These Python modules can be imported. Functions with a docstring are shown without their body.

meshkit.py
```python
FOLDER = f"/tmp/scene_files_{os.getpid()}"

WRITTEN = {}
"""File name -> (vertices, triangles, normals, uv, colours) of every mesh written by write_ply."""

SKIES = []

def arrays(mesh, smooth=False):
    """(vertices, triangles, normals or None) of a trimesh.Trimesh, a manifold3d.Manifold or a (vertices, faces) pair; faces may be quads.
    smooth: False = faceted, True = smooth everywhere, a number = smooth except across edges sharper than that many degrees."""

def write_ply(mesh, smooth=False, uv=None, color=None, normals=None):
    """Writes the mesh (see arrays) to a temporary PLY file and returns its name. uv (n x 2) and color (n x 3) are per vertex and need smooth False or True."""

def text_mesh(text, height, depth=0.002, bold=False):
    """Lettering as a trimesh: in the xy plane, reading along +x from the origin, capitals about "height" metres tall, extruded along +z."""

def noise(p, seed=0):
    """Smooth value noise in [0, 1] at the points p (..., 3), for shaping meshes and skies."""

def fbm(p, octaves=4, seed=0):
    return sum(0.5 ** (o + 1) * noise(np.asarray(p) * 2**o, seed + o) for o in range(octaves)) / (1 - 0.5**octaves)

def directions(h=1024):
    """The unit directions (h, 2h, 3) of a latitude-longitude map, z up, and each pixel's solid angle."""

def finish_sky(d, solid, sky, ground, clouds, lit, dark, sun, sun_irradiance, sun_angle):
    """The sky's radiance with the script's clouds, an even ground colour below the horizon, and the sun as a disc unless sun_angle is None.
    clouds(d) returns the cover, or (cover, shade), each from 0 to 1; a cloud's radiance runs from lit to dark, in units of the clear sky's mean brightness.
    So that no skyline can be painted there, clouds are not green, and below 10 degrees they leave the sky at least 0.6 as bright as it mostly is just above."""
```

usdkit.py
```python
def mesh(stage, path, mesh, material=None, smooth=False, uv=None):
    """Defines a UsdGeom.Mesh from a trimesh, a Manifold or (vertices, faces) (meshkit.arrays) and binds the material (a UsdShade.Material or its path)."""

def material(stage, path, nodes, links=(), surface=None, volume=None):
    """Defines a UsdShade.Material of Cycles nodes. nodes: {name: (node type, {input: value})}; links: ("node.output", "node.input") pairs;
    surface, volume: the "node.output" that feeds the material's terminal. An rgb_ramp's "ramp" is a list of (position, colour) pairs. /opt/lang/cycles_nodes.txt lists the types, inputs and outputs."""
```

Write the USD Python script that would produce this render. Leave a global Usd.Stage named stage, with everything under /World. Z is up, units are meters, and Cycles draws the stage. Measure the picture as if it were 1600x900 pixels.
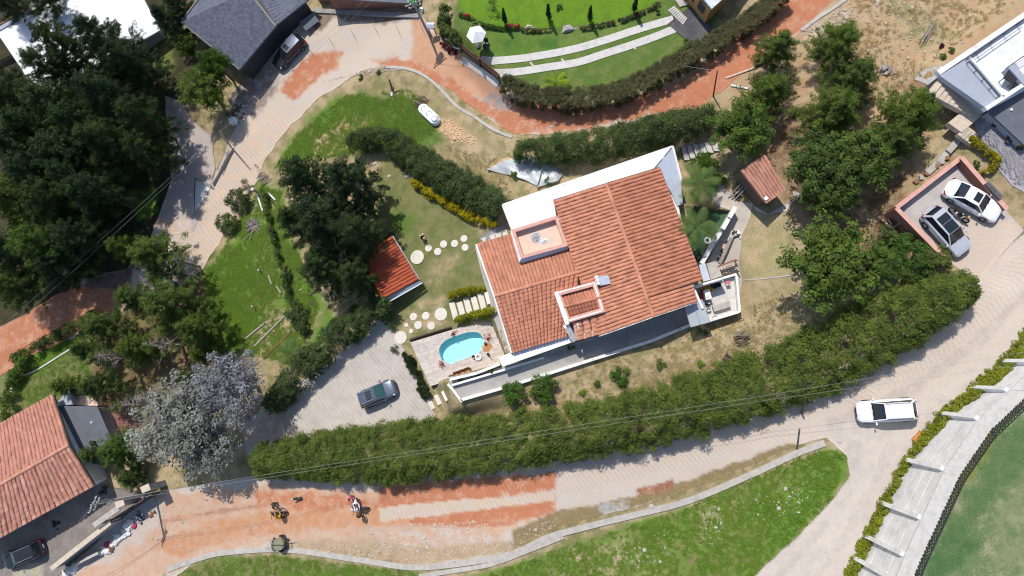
import math, random, numpy as np, trimesh, manifold3d, shapely, usdkit, meshkit
from shapely.geometry import Polygon, LineString, Point
from scipy.spatial import Delaunay
from scipy.interpolate import PchipInterpolator, RegularGridInterpolator
from pxr import Usd, UsdGeom, UsdLux, UsdShade, Sdf, Gf, Vt

stage = Usd.Stage.CreateInMemory()
UsdGeom.SetStageUpAxis(stage, 'Z'); UsdGeom.SetStageMetersPerUnit(stage, 1.0)
UsdGeom.Xform.Define(stage, '/World'); UsdGeom.Scope.Define(stage, '/World/Looks')

# ------------------------------------------------------------------ camera
F, NADIR, CAMZ = 1066.0, (870, 602), 64.0
def unit(v): v = np.asarray(v, float); return v/np.linalg.norm(v, axis=-1, keepdims=True)
_n = unit([NADIR[0]-800, 450-NADIR[1], -F]); _d = np.array([0, 0, -1.0])
_v = np.cross(_n, _d); _c = _n@_d; _K = np.array([[0,-_v[2],_v[1]],[_v[2],0,-_v[0]],[-_v[1],_v[0],0]])
MC = np.eye(3) + _K + _K@_K/(1+_c)                    # camera to world rotation
EYE = np.array([0, 0, CAMZ])
cam = UsdGeom.Camera.Define(stage, '/World/camera')
_m = Gf.Matrix4d(*[float(x) for x in np.block([[MC.T, np.zeros((3,1))],[EYE[None], np.ones((1,1))]]).ravel()])
cam.AddTransformOp().Set(_m)
cam.CreateHorizontalApertureAttr(36.0); cam.CreateVerticalApertureAttr(20.25); cam.CreateFocalLengthAttr(36.0*F/1600)
cam.CreateClippingRangeAttr(Gf.Vec2f(0.5, 2000)); cam.CreateExposureAttr(0.0)

# ------------------------------------------------------------------ sky and sun
SUN = unit([-0.45*math.cos(math.radians(57))/math.hypot(.45,.89), 0.89*math.cos(math.radians(57))/math.hypot(.45,.89), math.sin(math.radians(57))])
sky = usdkit.material(stage, '/World/Looks/sky_look', {
    's': ('sky_texture', {'sky_type': 'single_scattering', 'sun_disc': False, 'sun_elevation': math.radians(57), 'sun_rotation': math.atan2(SUN[0], SUN[1])}),
    'b': ('background_shader', {'strength': 0.148})}, [('s.color', 'b.color')], surface='b.background')
dome = UsdLux.DomeLight.Define(stage, '/World/sky'); dome.CreateIntensityAttr(1.0)
UsdShade.MaterialBindingAPI.Apply(dome.GetPrim()).Bind(sky)
dome.GetPrim().SetCustomDataByKey('kind', 'structure')
sun = UsdLux.DistantLight.Define(stage, '/World/sun')
sun.CreateIntensityAttr(1.05); sun.CreateAngleAttr(0.5); sun.CreateColorAttr(Gf.Vec3f(1, .95, .87)); sun.CreateNormalizeAttr(True)
_z = SUN; _x = unit(np.cross([0,1,0], _z)); _y = np.cross(_z, _x)
sun.AddTransformOp().Set(Gf.Matrix4d(*[float(x) for x in np.block([[_x[None], 0],[_y[None], 0],[_z[None], 0],[np.zeros((1,3)), 1]]).ravel()]) if False else
    Gf.Matrix4d(*[*map(float,_x),0, *map(float,_y),0, *map(float,_z),0, 0,0,0,1.0]))

# ------------------------------------------------------------------ terrain
_prof = PchipInterpolator([-300,-60,-40,-20,-8,-2,17,23,34,50,80,300], [-14,-9.5,-8.6,-5.2,-2.6,-1.0,0.4,2.4,6.0,9.0,13.,20.])
def smooth(a, b, x): t = np.clip((x-a)/(b-a), 0, 1); return t*t*(3-2*t)
def rays(p):
    p = np.atleast_2d(np.asarray(p, float)); return unit(np.c_[p[:,0]-800, 450-p[:,1], np.full(len(p), -F)])@MC.T
def proj(w):
    c = (np.atleast_2d(w)-EYE)@MC; return np.c_[800+F*c[:,0]/-c[:,2], 450-F*c[:,1]/-c[:,2]]
def hit(p, fn, h=0.0):
    d = rays(p); ts = np.linspace(38, 130, 185)
    w = EYE + d[:,None,:]*ts[None,:,None]; f = w[...,2] - fn(w[...,0], w[...,1]) - h
    k = np.argmax(f <= 0, axis=1); k = np.clip(k, 1, None); i = np.arange(len(d))
    a, b = f[i,k-1], f[i,k]; t = ts[k-1] + (ts[k]-ts[k-1])*np.where(a-b != 0, a/np.where(a-b==0,1,a-b), 0)
    return EYE + d*t[:,None]
def base(x, y): return _prof(x) + 0*y
PADS = []          # (world polygon, z, blend width)
def pad(px, dz=0.0, blend=1.6, at=None):
    w = hit(px, base); g = Polygon(w[:,:2]); c = hit([at], base)[0] if at else np.r_[g.centroid.coords[0], 0]
    PADS.append((g, float(base(c[0], c[1]))+dz, blend))
    return PADS[-1][1]
HOUSE_Z = pad([(775,375),(785,318),(1050,226),(1085,300),(1150,445),(1155,490),(1060,525),(720,632),(705,590),(790,560)], 0, 1.8, at=(930,420))
DECK_Z  = pad([(652,540),(764,506),(788,562),(676,594)], -0.85, .5)
PARK_Z  = pad([(1400,325),(1502,246),(1575,330),(1560,420),(1485,415)], 0, 2.5)
LOFT_Z  = pad([(-20,650),(90,610),(180,700),(120,800),(-20,860)], 0, 2.5)
GARDEN_Z= pad([(745,-20),(1060,-20),(1130,40),(1000,120),(860,140),(790,120),(735,60)], 0.3, 3.0)
GREY_Z  = pad([(1462,115),(1600,10),(1700,60),(1640,250),(1560,215),(1530,165)], 0.0, 2.5)
WALL_PX = np.array([(1680,440),(1620,520),(1575,572),(1530,612),(1479,656),(1428,722),(1389,795),(1364,842),(1347,880),(1310,950),(1280,1010)], float)
WALL_W = hit(WALL_PX, base)[:, :2]
def wall_sd(x, y):   # signed distance behind the retaining wall (positive on the field side)
    P = np.stack([x, y], -1); best = np.full(x.shape, 1e9); sgn = np.ones(x.shape)
    for a, b in zip(WALL_W[:-1], WALL_W[1:]):
        ab = b-a; t = np.clip(((P-a)@ab)/(ab@ab), 0, 1); q = a+t[...,None]*ab
        d = np.linalg.norm(P-q, axis=-1); s = ab[0]*(y-a[1]) - ab[1]*(x-a[0])
        m = d < best; best = np.where(m, d, best); sgn = np.where(m, np.sign(s), sgn)
    return best*sgn
def field_z(x, y): return 9.9 + 0.12*(x-32)
_gx = np.r_[-200,-150,-110,-85,np.arange(-68,60.01,0.25),75,100,150,200]; _gy = np.r_[-180,-120,-85,-60,np.arange(-42,52.01,0.25),65,90,130,180]
GX, GY = np.meshgrid(_gx, _gy, indexing='ij')
def _terrain():
    z = base(GX, GY)
    q = np.stack([GX, GY, 0*GX], -1)
    z = z + (meshkit.fbm(q/9.0, 3, 5)-.5)*0.9 + (meshkit.fbm(q/2.2+7.3, 2, 9)-.5)*0.16
    pts = shapely.points(GX.ravel(), GY.ravel())
    for g, h, bl in PADS:
        d = shapely.distance(g, pts).reshape(GX.shape); w = 1-smooth(0, bl, d); z = z*(1-w) + h*w
    s = wall_sd(GX, GY); w = smooth(0.05, 0.5, s); z = z*(1-w) + field_z(GX, GY)*w
    return z
GZ = _terrain()
_itp = RegularGridInterpolator((_gx, _gy), GZ, bounds_error=False, fill_value=None)
def T(x, y): x = np.asarray(x, float); return _itp(np.stack([x, np.broadcast_to(y, x.shape)], -1))
def P(px, h=0.0):                      # a photograph pixel to the point h above the ground there
    p = hit(px, T, h); return p[0] if np.ndim(px) == 1 else p
def U(px, z):                          # a photograph pixel to the level z
    d = rays(px); w = EYE + d*((z-CAMZ)/d[:,2])[:,None]; return w[0] if np.ndim(px) == 1 else w
def mpp(px): a = P(px); b = P((px[0]+4, px[1])); return np.linalg.norm((a-b)[:2])/4      # metres per photo pixel there

# ------------------------------------------------------------------ scene helpers
used = {}
def numbered(parent, name):
    k = parent + '/' + name; n = used.get(k, 0); used[k] = n+1
    return k if n == 0 else f'{k}_{n:03d}'
def tag(prim, label=None, cat=None, group=None, kind=None):
    for k, v in (('label', label), ('category', cat), ('group', group), ('kind', kind)):
        if v: prim.SetCustomDataByKey(k, v)
    return prim
def thing(name, label, cat, loc=(0,0,0), rz=0.0, group=None, kind=None, rot=None, scale=None):
    x = UsdGeom.Xform.Define(stage, numbered('/World', name)); x.AddTranslateOp().Set(Gf.Vec3d(*map(float, loc)))
    if rz: x.AddRotateZOp().Set(math.degrees(rz))
    if rot is not None: x.AddRotateXYZOp().Set(Gf.Vec3f(*map(float, rot)))
    if scale is not None: x.AddScaleOp().Set(Gf.Vec3f(*map(float, np.broadcast_to(scale, 3))))
    return tag(x.GetPrim(), label, cat, group, kind)
def obj(name, mesh, mat, parent=None, smooth=False, kind=None, label=None, cat=None, group=None, prim=None):
    path = numbered(str(parent.GetPath()) if parent else '/World', name)
    if isinstance(mesh, list): mesh = trimesh.util.concatenate(mesh)
    m = usdkit.mesh(stage, path, mesh, L[mat] if isinstance(mat, str) else mat, smooth)
    for k, v in (prim or {}).items():
        v = np.asarray(v, np.float32); api = UsdGeom.PrimvarsAPI(m)
        if v.ndim == 2 and v.shape[1] == 3: api.CreatePrimvar(k, Sdf.ValueTypeNames.Color3fArray, 'vertex').Set(Vt.Vec3fArray.FromNumpy(v))
        elif v.ndim == 2: api.CreatePrimvar(k, Sdf.ValueTypeNames.TexCoord2fArray, 'vertex').Set(Vt.Vec2fArray.FromNumpy(v))
        else: api.CreatePrimvar(k, Sdf.ValueTypeNames.FloatArray, 'vertex').Set(Vt.FloatArray.FromNumpy(v))
    m.CreateDoubleSidedAttr(True)
    return tag(m.GetPrim(), label, cat, group, kind)
def copy_of(root, loc, rz=0.0, label=None, group=None, scale=None, rot=None):
    name = root.GetName().rstrip('0123456789').rstrip('_'); was = root.GetCustomData()
    r = thing(name, label or was.get('label'), was.get('category'), loc, rz, group or was.get('group'), rot=rot, scale=scale)
    r.GetReferences().AddInternalReference(root.GetPath()); r.SetInstanceable(True)
    return r

# ------------------------------------------------------------------ mesh helpers
def TM(v, f): return trimesh.Trimesh(np.asarray(v, float), np.asarray(f, int), process=False)
def box(c, s, rz=0.0, bevel=0.0):
    if bevel > 0:
        b = min(bevel, min(s)*.45); k = []
        for sx in (-1,1):
            for sy in (-1,1):
                for sz in (-1,1):
                    e = np.array([sx*s[0]/2, sy*s[1]/2, sz*s[2]/2]); g = np.array([sx,sy,sz])*b
                    k += [e-[g[0],g[1],0], e-[g[0],0,g[2]], e-[0,g[1],g[2]]]
        m = trimesh.convex.convex_hull(np.array(k))
    else: m = trimesh.creation.box(s)
    if rz: m.apply_transform(trimesh.transformations.rotation_matrix(rz, [0,0,1]))
    m.apply_translation(c); return m
def bar(a, b, w, h=None, n=4, r1=None):           # a square (n=4) or round bar from a to b
    a, b = np.asarray(a, float), np.asarray(b, float); d = b-a; l = np.linalg.norm(d); d = d/max(l,1e-9)
    up = np.array([0,0,1.0]) if abs(d[2]) < .95 else np.array([0,1.0,0]); s = unit(np.cross(d, up)); u = np.cross(s, d)
    if n == 4: q = np.array([(-1,-1),(1,-1),(1,1),(-1,1)])*np.array([w/2,(h or w)/2])
    else: t = np.arange(n)/n*2*np.pi; q = np.c_[np.cos(t), np.sin(t)]*w/2
    k = 1.0 if r1 is None else r1/w
    v = np.vstack([a + q@np.array([s,u]), b + (q*k)@np.array([s,u])]); i = np.arange(n); j = (i+1)%n
    f = np.vstack([np.c_[i,j,j+n], np.c_[i,j+n,i+n]] + [np.array([[0,t_+1,t_] for t_ in range(1,n-1)]), np.array([[n,n+t_,n+t_+1] for t_ in range(1,n-1)])])
    return TM(v, f)
def tube(pts, r, n=6):
    pts = np.asarray(pts, float); r = np.broadcast_to(r, len(pts)); d = np.gradient(pts, axis=0); d = unit(d)
    up = np.array([0.13,0.31,0.94]); s = unit(np.cross(d, up)+1e-9); u = np.cross(s, d); t = np.arange(n)/n*2*np.pi
    v = (pts[:,None] + r[:,None,None]*(np.cos(t)[None,:,None]*s[:,None] + np.sin(t)[None,:,None]*u[:,None])).reshape(-1,3); f = []
    i = np.arange(n); j = (i+1)%n
    for k in range(len(pts)-1): f += [np.c_[i+k*n,j+k*n,j+k*n+n], np.c_[i+k*n,j+k*n+n,i+k*n+n]]
    f += [np.c_[np.zeros(n-2,int), np.arange(2,n), np.arange(1,n-1)], np.c_[np.zeros(n-2,int), np.arange(1,n-1), np.arange(2,n)]+(len(pts)-1)*n]
    return TM(v, np.vstack(f))
def prism(xy, z0, z1):                           # closed prism of a polygon outline
    m = trimesh.creation.extrude_polygon(Polygon(xy).buffer(0), z1-z0, engine='earcut'); m.apply_translation([0,0,z0]); return m
def lathe(prof, n=20): return trimesh.creation.revolve(np.asarray(prof, float), sections=n)
def hull(p): return trimesh.convex.convex_hull(np.asarray(p, float))
def quad(a, b, c, d): return TM([a,b,c,d], [[0,1,2],[0,2,3]])
def slab(a, b, c, d, t, down=True):              # a quad with thickness t under it
    p = np.array([a,b,c,d], float); o = p.copy(); o[:,2] -= t
    f = [[0,1,2],[0,2,3],[4,6,5],[4,7,6]]
    for i in range(4): j = (i+1)%4; f += [[i,i+4,j],[j,i+4,j+4]]
    m = TM(np.vstack([p,o]), f); m.fix_normals(); return m
def smooth_path(px, step=4.0, closed=False):
    p = np.asarray(px, float)
    if closed: p = np.vstack([p, p[:1]])
    s = np.r_[0, np.cumsum(np.linalg.norm(np.diff(p, axis=0), axis=1))]
    n = max(int(s[-1]/step), 2); t = np.linspace(0, s[-1], n+1); q = PchipInterpolator(s, p)(t)
    return q[:-1] if closed else q
def ribbon(pts, w, top, bottom=None, taper=0):   # a strip of width w along world points, top above the ground, with sides
    pts = np.asarray(pts, float); d = unit(np.gradient(pts[:,:2], axis=0)); s = np.c_[-d[:,1], d[:,0]]; w = np.broadcast_to(w, len(pts))[:,None]
    lft, rgt = pts[:,:2]+s*w/2, pts[:,:2]-s*w/2; n = len(pts)
    v = np.vstack([np.c_[lft, T(lft[:,0],lft[:,1])+top], np.c_[rgt, T(rgt[:,0],rgt[:,1])+top], np.c_[lft, T(lft[:,0],lft[:,1])-0.15], np.c_[rgt, T(rgt[:,0],rgt[:,1])-0.15]])
    i = np.arange(n-1); f = []
    for a, b in ((0,n),(n,3*n),(2*n,0)): f += [np.c_[i+a,i+b,i+b+1], np.c_[i+a,i+b+1,i+a+1]]
    f += [[[0,2*n,3*n],[0,3*n,n]], [[n-1,4*n-1,3*n-1],[n-1,2*n-1,4*n-1]]]
    return TM(v, np.vstack(f))
def drape(px, off, res=0.45, jag=0.0, seed=1):   # a sheet of the ground inside a pixel outline
    w = hit(px, T)[:, :2]; g = Polygon(w).buffer(0)
    return drape_w(g, off, res, jag, seed)
def drape_w(g, off, res=0.45, jag=0.0, seed=1):
    ring = np.array(g.exterior.segmentize(res*.7).coords)[:-1]
    if jag: ring = ring + (np.stack([meshkit.fbm(np.c_[ring/1.3, ring[:,:1]*0+k*9.7], 3, seed+k) for k in (0,1)], -1)-.5)*2*jag
    g = Polygon(ring).buffer(0)
    if g.geom_type != 'Polygon': g = max(g.geoms, key=lambda q: q.area)
    ring = np.array(g.exterior.coords)[:-1]
    x0,y0,x1,y1 = g.bounds; X, Y = np.meshgrid(np.arange(x0,x1,res), np.arange(y0,y1,res)); p = np.c_[X.ravel(), Y.ravel()]
    inner = g.buffer(-res*.4); p = p[shapely.contains_xy(inner, p[:,0], p[:,1])] if not inner.is_empty else p[:0]
    v = np.vstack([ring, p]); t = Delaunay(v).simplices; c = v[t].mean(1); t = t[shapely.contains_xy(g, c[:,0], c[:,1])]
    a = v[t]; cr = (a[:,1,0]-a[:,0,0])*(a[:,2,1]-a[:,0,1])-(a[:,1,1]-a[:,0,1])*(a[:,2,0]-a[:,0,0])
    t = np.where(cr[:,None] < 0, t[:,::-1], t); t = t[np.abs(cr) > 1e-7]
    top = np.c_[v, T(v[:,0],v[:,1])+off]; n = len(v); k = len(ring)          # with a short skirt
    low = np.c_[ring, T(ring[:,0],ring[:,1])-0.12]; i = np.arange(k); j = (i+1)%k
    return TM(np.vstack([top, low]), np.vstack([t, np.c_[i, n+i, j], np.c_[j, n+i, n+j]]))
def sdist(poly, p):                              # signed pixel distance, positive inside
    g = Polygon(poly).buffer(0); q = shapely.points(p[:,0], p[:,1]); d = shapely.distance(g.boundary, q)
    return np.where(shapely.contains_xy(g, p[:,0], p[:,1]), d, -d)
# ------------------------------------------------------------------ materials
L = {}
def look(name, nodes, links, surface='p.BSDF'):
    L[name] = usdkit.material(stage, '/World/Looks/'+name, nodes, links, surface=surface); return L[name]
def plain(name, col, rough=.6, metal=0.0, var=.18, scale=6.0, bump=.0, spec=.35, dirt=None, coat=0.0):
    c = np.array(col, float)
    n = {'g': ('geometry', {}), 'n': ('noise_texture', {'scale': scale, 'detail': 6.0, 'roughness': .65}),
         'r': ('rgb_ramp', {'ramp': [(.28, tuple(np.array(dirt) if dirt is not None else c*(1-var))), (.5, tuple(c)), (.75, tuple(np.clip(c*(1+var*.7), 0, .92)))]}),
         'p': ('principled_bsdf', {'roughness': rough, 'metallic': metal, 'specular_ior_level': spec, 'coat_weight': coat})}
    l = [('g.position','n.vector'), ('n.fac','r.fac'), ('r.color','p.base_color')]
    if bump: n['b'] = ('bump', {'strength': bump, 'distance': .03}); l += [('n.fac','b.height'), ('b.normal','p.normal')]
    return look(name, n, l)
def per_island(name, ramp, rough=.7, spec=.3, nz=3.0, nv=.25, bump=0.0):   # colour varies from piece to piece, and within
    n = {'g': ('geometry', {}), 'o': ('object_info', {}), 'a': ('math', {'math_type': 'add'}), 'f': ('math', {'math_type': 'fraction'}),
         'r': ('rgb_ramp', {'ramp': ramp}), 'n': ('noise_texture', {'scale': nz, 'detail': 5.0, 'roughness': .65}),
         'k': ('rgb_ramp', {'ramp': [(.3, (1-nv,)*3), (.7, (1+nv*.5,)*3)]}), 'm': ('mix_color', {'blend_type': 'multiply', 'fac': 1.0}),
         'p': ('principled_bsdf', {'roughness': rough, 'specular_ior_level': spec})}
    l = [('g.random_per_island','a.value1'), ('o.random','a.value2'), ('a.value','f.value1'), ('f.value','r.fac'), ('g.position','n.vector'), ('n.fac','k.fac'), ('r.color','m.a'), ('k.color','m.b'), ('m.result','p.base_color')]
    if bump: n['b'] = ('bump', {'strength': bump, 'distance': .02}); l += [('n.fac','b.height'), ('b.normal','p.normal')]
    return look(name, n, l)
def leafy(name, ramp, rough=.62, trans=.28, spec=.12):
    n = {'g': ('geometry', {}), 'o': ('object_info', {}), 'v': ('rgb_ramp', {'ramp': [(0,(.80,.84,.95)),(.4,(1,1,.95)),(.7,(1.12,1.05,.8)),(1,(.9,1.05,.9))]}), 'm': ('mix_color', {'blend_type': 'multiply', 'fac': 1.0}), 'n': ('noise_texture', {'scale': .9, 'detail': 3.0}), 'a': ('math', {'math_type': 'multiply_add', 'value2': .62}), 'c': ('math', {'math_type': 'multiply_add', 'value2': .95, 'value3': -.28}),
         'r': ('rgb_ramp', {'ramp': ramp}), 'p': ('principled_bsdf', {'roughness': rough, 'specular_ior_level': spec}), 't': ('translucent_bsdf', {}), 'x': ('mix_closure', {'fac': trans})}
    return look(name, n, [('g.random_per_island','a.value1'), ('g.position','n.vector'), ('n.fac','c.value1'), ('c.value','a.value3'), ('a.value','r.fac'), ('o.random','v.fac'), ('r.color','m.a'), ('v.color','m.b'), ('m.result','p.base_color'), ('m.result','t.color'),
        ('p.BSDF','x.closure1'), ('t.BSDF','x.closure2')], 'x.closure')
def soil_look(name, s1=.9, s2=12., s3=38., bump=.5, speck=.42, rough=.95, grooves=0.0):
    n = {'g': ('geometry', {}), 'ta': ('attribute', {'attribute': 'tint'}), 'tb': ('attribute', {'attribute': 'tintb'}), 'w': ('attribute', {'attribute': 'mixw'}),
         'n1': ('noise_texture', {'scale': s1, 'detail': 7.0, 'roughness': .68}), 'n2': ('noise_texture', {'scale': s2, 'detail': 4.0, 'roughness': .7}), 'n3': ('noise_texture', {'scale': s3, 'detail': 3.0, 'roughness': .7}),
         'm1': ('math', {'math_type': 'multiply_add', 'value2': 3.2, 'value3': -1.6}), 'm2': ('math', {'math_type': 'multiply_add', 'value2': 1.4, 'value3': -.7}),
         's1': ('math', {'math_type': 'add'}), 's2': ('math', {'math_type': 'add'}), 'mr': ('map_range', {'range_type': 'smoothstep', 'from_min': .1, 'from_max': .9, 'clamp': True}),
         'mx': ('mix_color', {'blend_type': 'mix'}), 'k': ('rgb_ramp', {'ramp': [(.25, (1-speck,)*3), (.5, (1,1,1)), (.75, (1+speck*.8,)*3)]}),
         'k2': ('rgb_ramp', {'ramp': [(.25, (1-speck,)*3), (.5, (1,1,1)), (.8, (1+speck,)*3)]}),
         'mm': ('mix_color', {'blend_type': 'multiply', 'fac': 1.0}), 'm3': ('mix_color', {'blend_type': 'multiply', 'fac': .8}),
         'b': ('bump', {'strength': bump, 'distance': .08}), 'p': ('principled_bsdf', {'roughness': rough, 'specular_ior_level': .15})}
    l = [('g.position','n1.vector'), ('g.position','n2.vector'), ('g.position','n3.vector'), ('n1.fac','m1.value1'), ('n2.fac','m2.value1'), ('m1.value','s1.value1'), ('m2.value','s1.value2'),
         ('s1.value','s2.value1'), ('w.fac','s2.value2'), ('s2.value','mr.value'), ('mr.result','mx.fac'), ('ta.color','mx.a'), ('tb.color','mx.b'), ('n3.fac','k.fac'), ('n2.fac','k2.fac'),
         ('mx.result','mm.a'), ('k.color','mm.b'), ('mm.result','m3.a'), ('k2.color','m3.b'), ('n2.fac','b.height'), ('b.normal','p.normal')]
    if grooves:      # pressed ribs of the concrete: dark lines across the lane, turned to and fro by 'st'
        n |= {'uv': ('attribute', {'attribute': 'st'}), 'sx': ('separate_xyz', {}), 'ab': ('math', {'math_type': 'absolute'}), 'ma': ('math', {'math_type': 'multiply_add', 'value2': .35}),
              'di': ('math', {'math_type': 'divide', 'value2': grooves}), 'fr': ('math', {'math_type': 'fraction'}), 'lt': ('map_range', {'from_min': .07, 'from_max': .17, 'to_min': 1.0, 'to_max': 0.0, 'clamp': True}),
              'fa': ('math', {'math_type': 'multiply'}), 'gw': ('attribute', {'attribute': 'groove'}), 'f2': ('math', {'math_type': 'multiply'}), 'md': ('mix_color', {'blend_type': 'multiply', 'b': (.62,.56,.52)})}
        l += [('uv.vector','sx.vector'), ('sx.y','ab.value1'), ('ab.value','ma.value1'), ('sx.x','ma.value3'), ('ma.value','di.value1'), ('di.value','fr.value1'), ('fr.value','lt.value'),
              ('lt.result','fa.value1'), ('gw.fac','fa.value2'), ('fa.value','f2.value1'), ('n1.fac','f2.value2'), ('f2.value','md.fac'), ('m3.result','md.a'), ('md.result','p.base_color')]
    else: l += [('m3.result','p.base_color')]
    return look(name, n, l)
soil_look('ground_look'); soil_look('road_look', 1.1, 9., 30., .3, .16, .9, grooves=.42); soil_look('slab_look', .8, 8., 30., .15, .14, .85)
soil_look('lawn_look', .55, 7., 26., .6, .38)

plain('white_wall', (.76,.75,.72), .7, var=.12, scale=1.1, dirt=(.52,.50,.46)); plain('white_roof', (.72,.73,.74), .42, var=.10, scale=.9, spec=.35, dirt=(.58,.59,.60))
plain('grey_wall', (.30,.32,.35), .8, var=.12, scale=1.2); plain('blue_grey', (.33,.36,.42), .7, var=.08, scale=1.4); plain('dark_slab', (.115,.125,.15), .75, var=.2, scale=1.2)
plain('slate', (.12,.135,.17), .85, var=.42, scale=3.4, bump=.4); plain('black_wall', (.03,.03,.033), .6); plain('pale_metal', (.62,.66,.72), .3, metal=.35, var=.12, scale=2.)
plain('concrete', (.42,.39,.35), .85, var=.25, scale=2.2, bump=.15); plain('pale_concrete', (.54,.52,.49), .85, var=.2, scale=2.5, bump=.1); plain('grey_concrete', (.27,.26,.25), .85, var=.28, scale=1.6, bump=.15)
plain('wall_concrete', (.68,.66,.64), .85, var=.22, scale=.9, bump=.2, dirt=(.52,.50,.47)); plain('peach_floor', (.66,.50,.39), .8, var=.1, scale=1.5); plain('pink_trim', (.60,.33,.27), .8, var=.2, scale=3.)
plain('red_pan', (.34,.14,.09), .85, var=.3, scale=2.); plain('wood_gold', (.36,.19,.06), .6, var=.35, scale=3.); plain('wood_dark', (.09,.06,.045), .8, var=.35, scale=5.); plain('wood_brown', (.19,.085,.045), .7, var=.3, scale=4.)
plain('wood_grey', (.34,.30,.26), .85, var=.3, scale=6.); plain('bark', (.10,.075,.055), .9, var=.4, scale=9., bump=.5); plain('bark_pale', (.30,.26,.23), .9, var=.35, scale=9., bump=.4)
plain('plastic_white', (.80,.80,.80), .45, var=.05); plain('plastic_black', (.025,.025,.028), .5); plain('rubber', (.028,.028,.03), .8); plain('plastic_yellow', (.75,.45,.02), .45); plain('plastic_red', (.5,.05,.03), .5)
plain('plastic_blue', (.05,.12,.4), .5); plain('steel', (.5,.5,.5), .35, metal=.8); plain('dark_metal', (.06,.06,.065), .45, metal=.5); plain('olive_metal', (.23,.23,.15), .6, var=.2); plain('pole_grey', (.30,.285,.26), .85, var=.25, scale=4.)
plain('pool_shell', (.26,.66,.73), .5, var=.06); plain('green_turf', (.055,.12,.055), .95, var=.25, scale=2.); plain('brick_clay', (.26,.12,.085), .85, var=.35, scale=6.); plain('gravel_grey', (.25,.25,.26), .95, var=.5, scale=9., bump=.5)
plain('cobble', (.34,.32,.33), .9, var=.6, scale=5.5, bump=.5); plain('rock', (.44,.40,.34), .9, var=.35, scale=4., bump=.5); plain('rock_grey', (.36,.34,.33), .9, var=.4, scale=5., bump=.5); plain('clay_soil', (.60,.41,.25), .95, var=.3, scale=5., bump=.6)
plain('sack_white', (.70,.68,.66), .8, var=.15, scale=7.); plain('sack_red', (.42,.05,.09), .8); plain('cloth_yellow', (.60,.34,.01), .8); plain('cloth_dark', (.05,.045,.04), .85); plain('cloth_pink', (.65,.13,.20), .8); plain('cloth_white', (.70,.70,.78), .8)
plain('cloth_navy', (.02,.025,.06), .8); plain('cloth_brown', (.07,.045,.03), .85); plain('skin', (.35,.19,.12), .6, var=.08); plain('hair', (.02,.015,.012), .6); plain('ash', (.10,.085,.085), .95, var=.6, scale=9.)
plain('stone_disc', (.62,.58,.51), .85, var=.16, scale=3.5, bump=.1); plain('deck_wood', (.47,.39,.335), .75, var=.22, scale=3.); plain('stain', (.42,.20,.08), .85); plain('orange_paint', (.55,.22,.05), .7, var=.3)
plain('paint_grey', (.12,.142,.19), .28, metal=.45, var=.04, coat=.6); plain('paint_white', (.78,.79,.80), .3, var=.03, coat=.5); plain('paint_silver', (.60,.62,.67), .3, metal=.35, var=.04, coat=.6); plain('paint_black', (.02,.021,.026), .22, var=.05, coat=.7)
plain('car_glass', (.012,.016,.022), .06, var=.0, spec=.6); plain('roof_glass', (.02,.024,.03), .10, spec=.6); plain('teal_glass', (.03,.085,.085), .12, spec=.6); plain('lamp_clear', (.7,.72,.74), .15, spec=.6); plain('lamp_red', (.4,.02,.02), .25)
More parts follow.
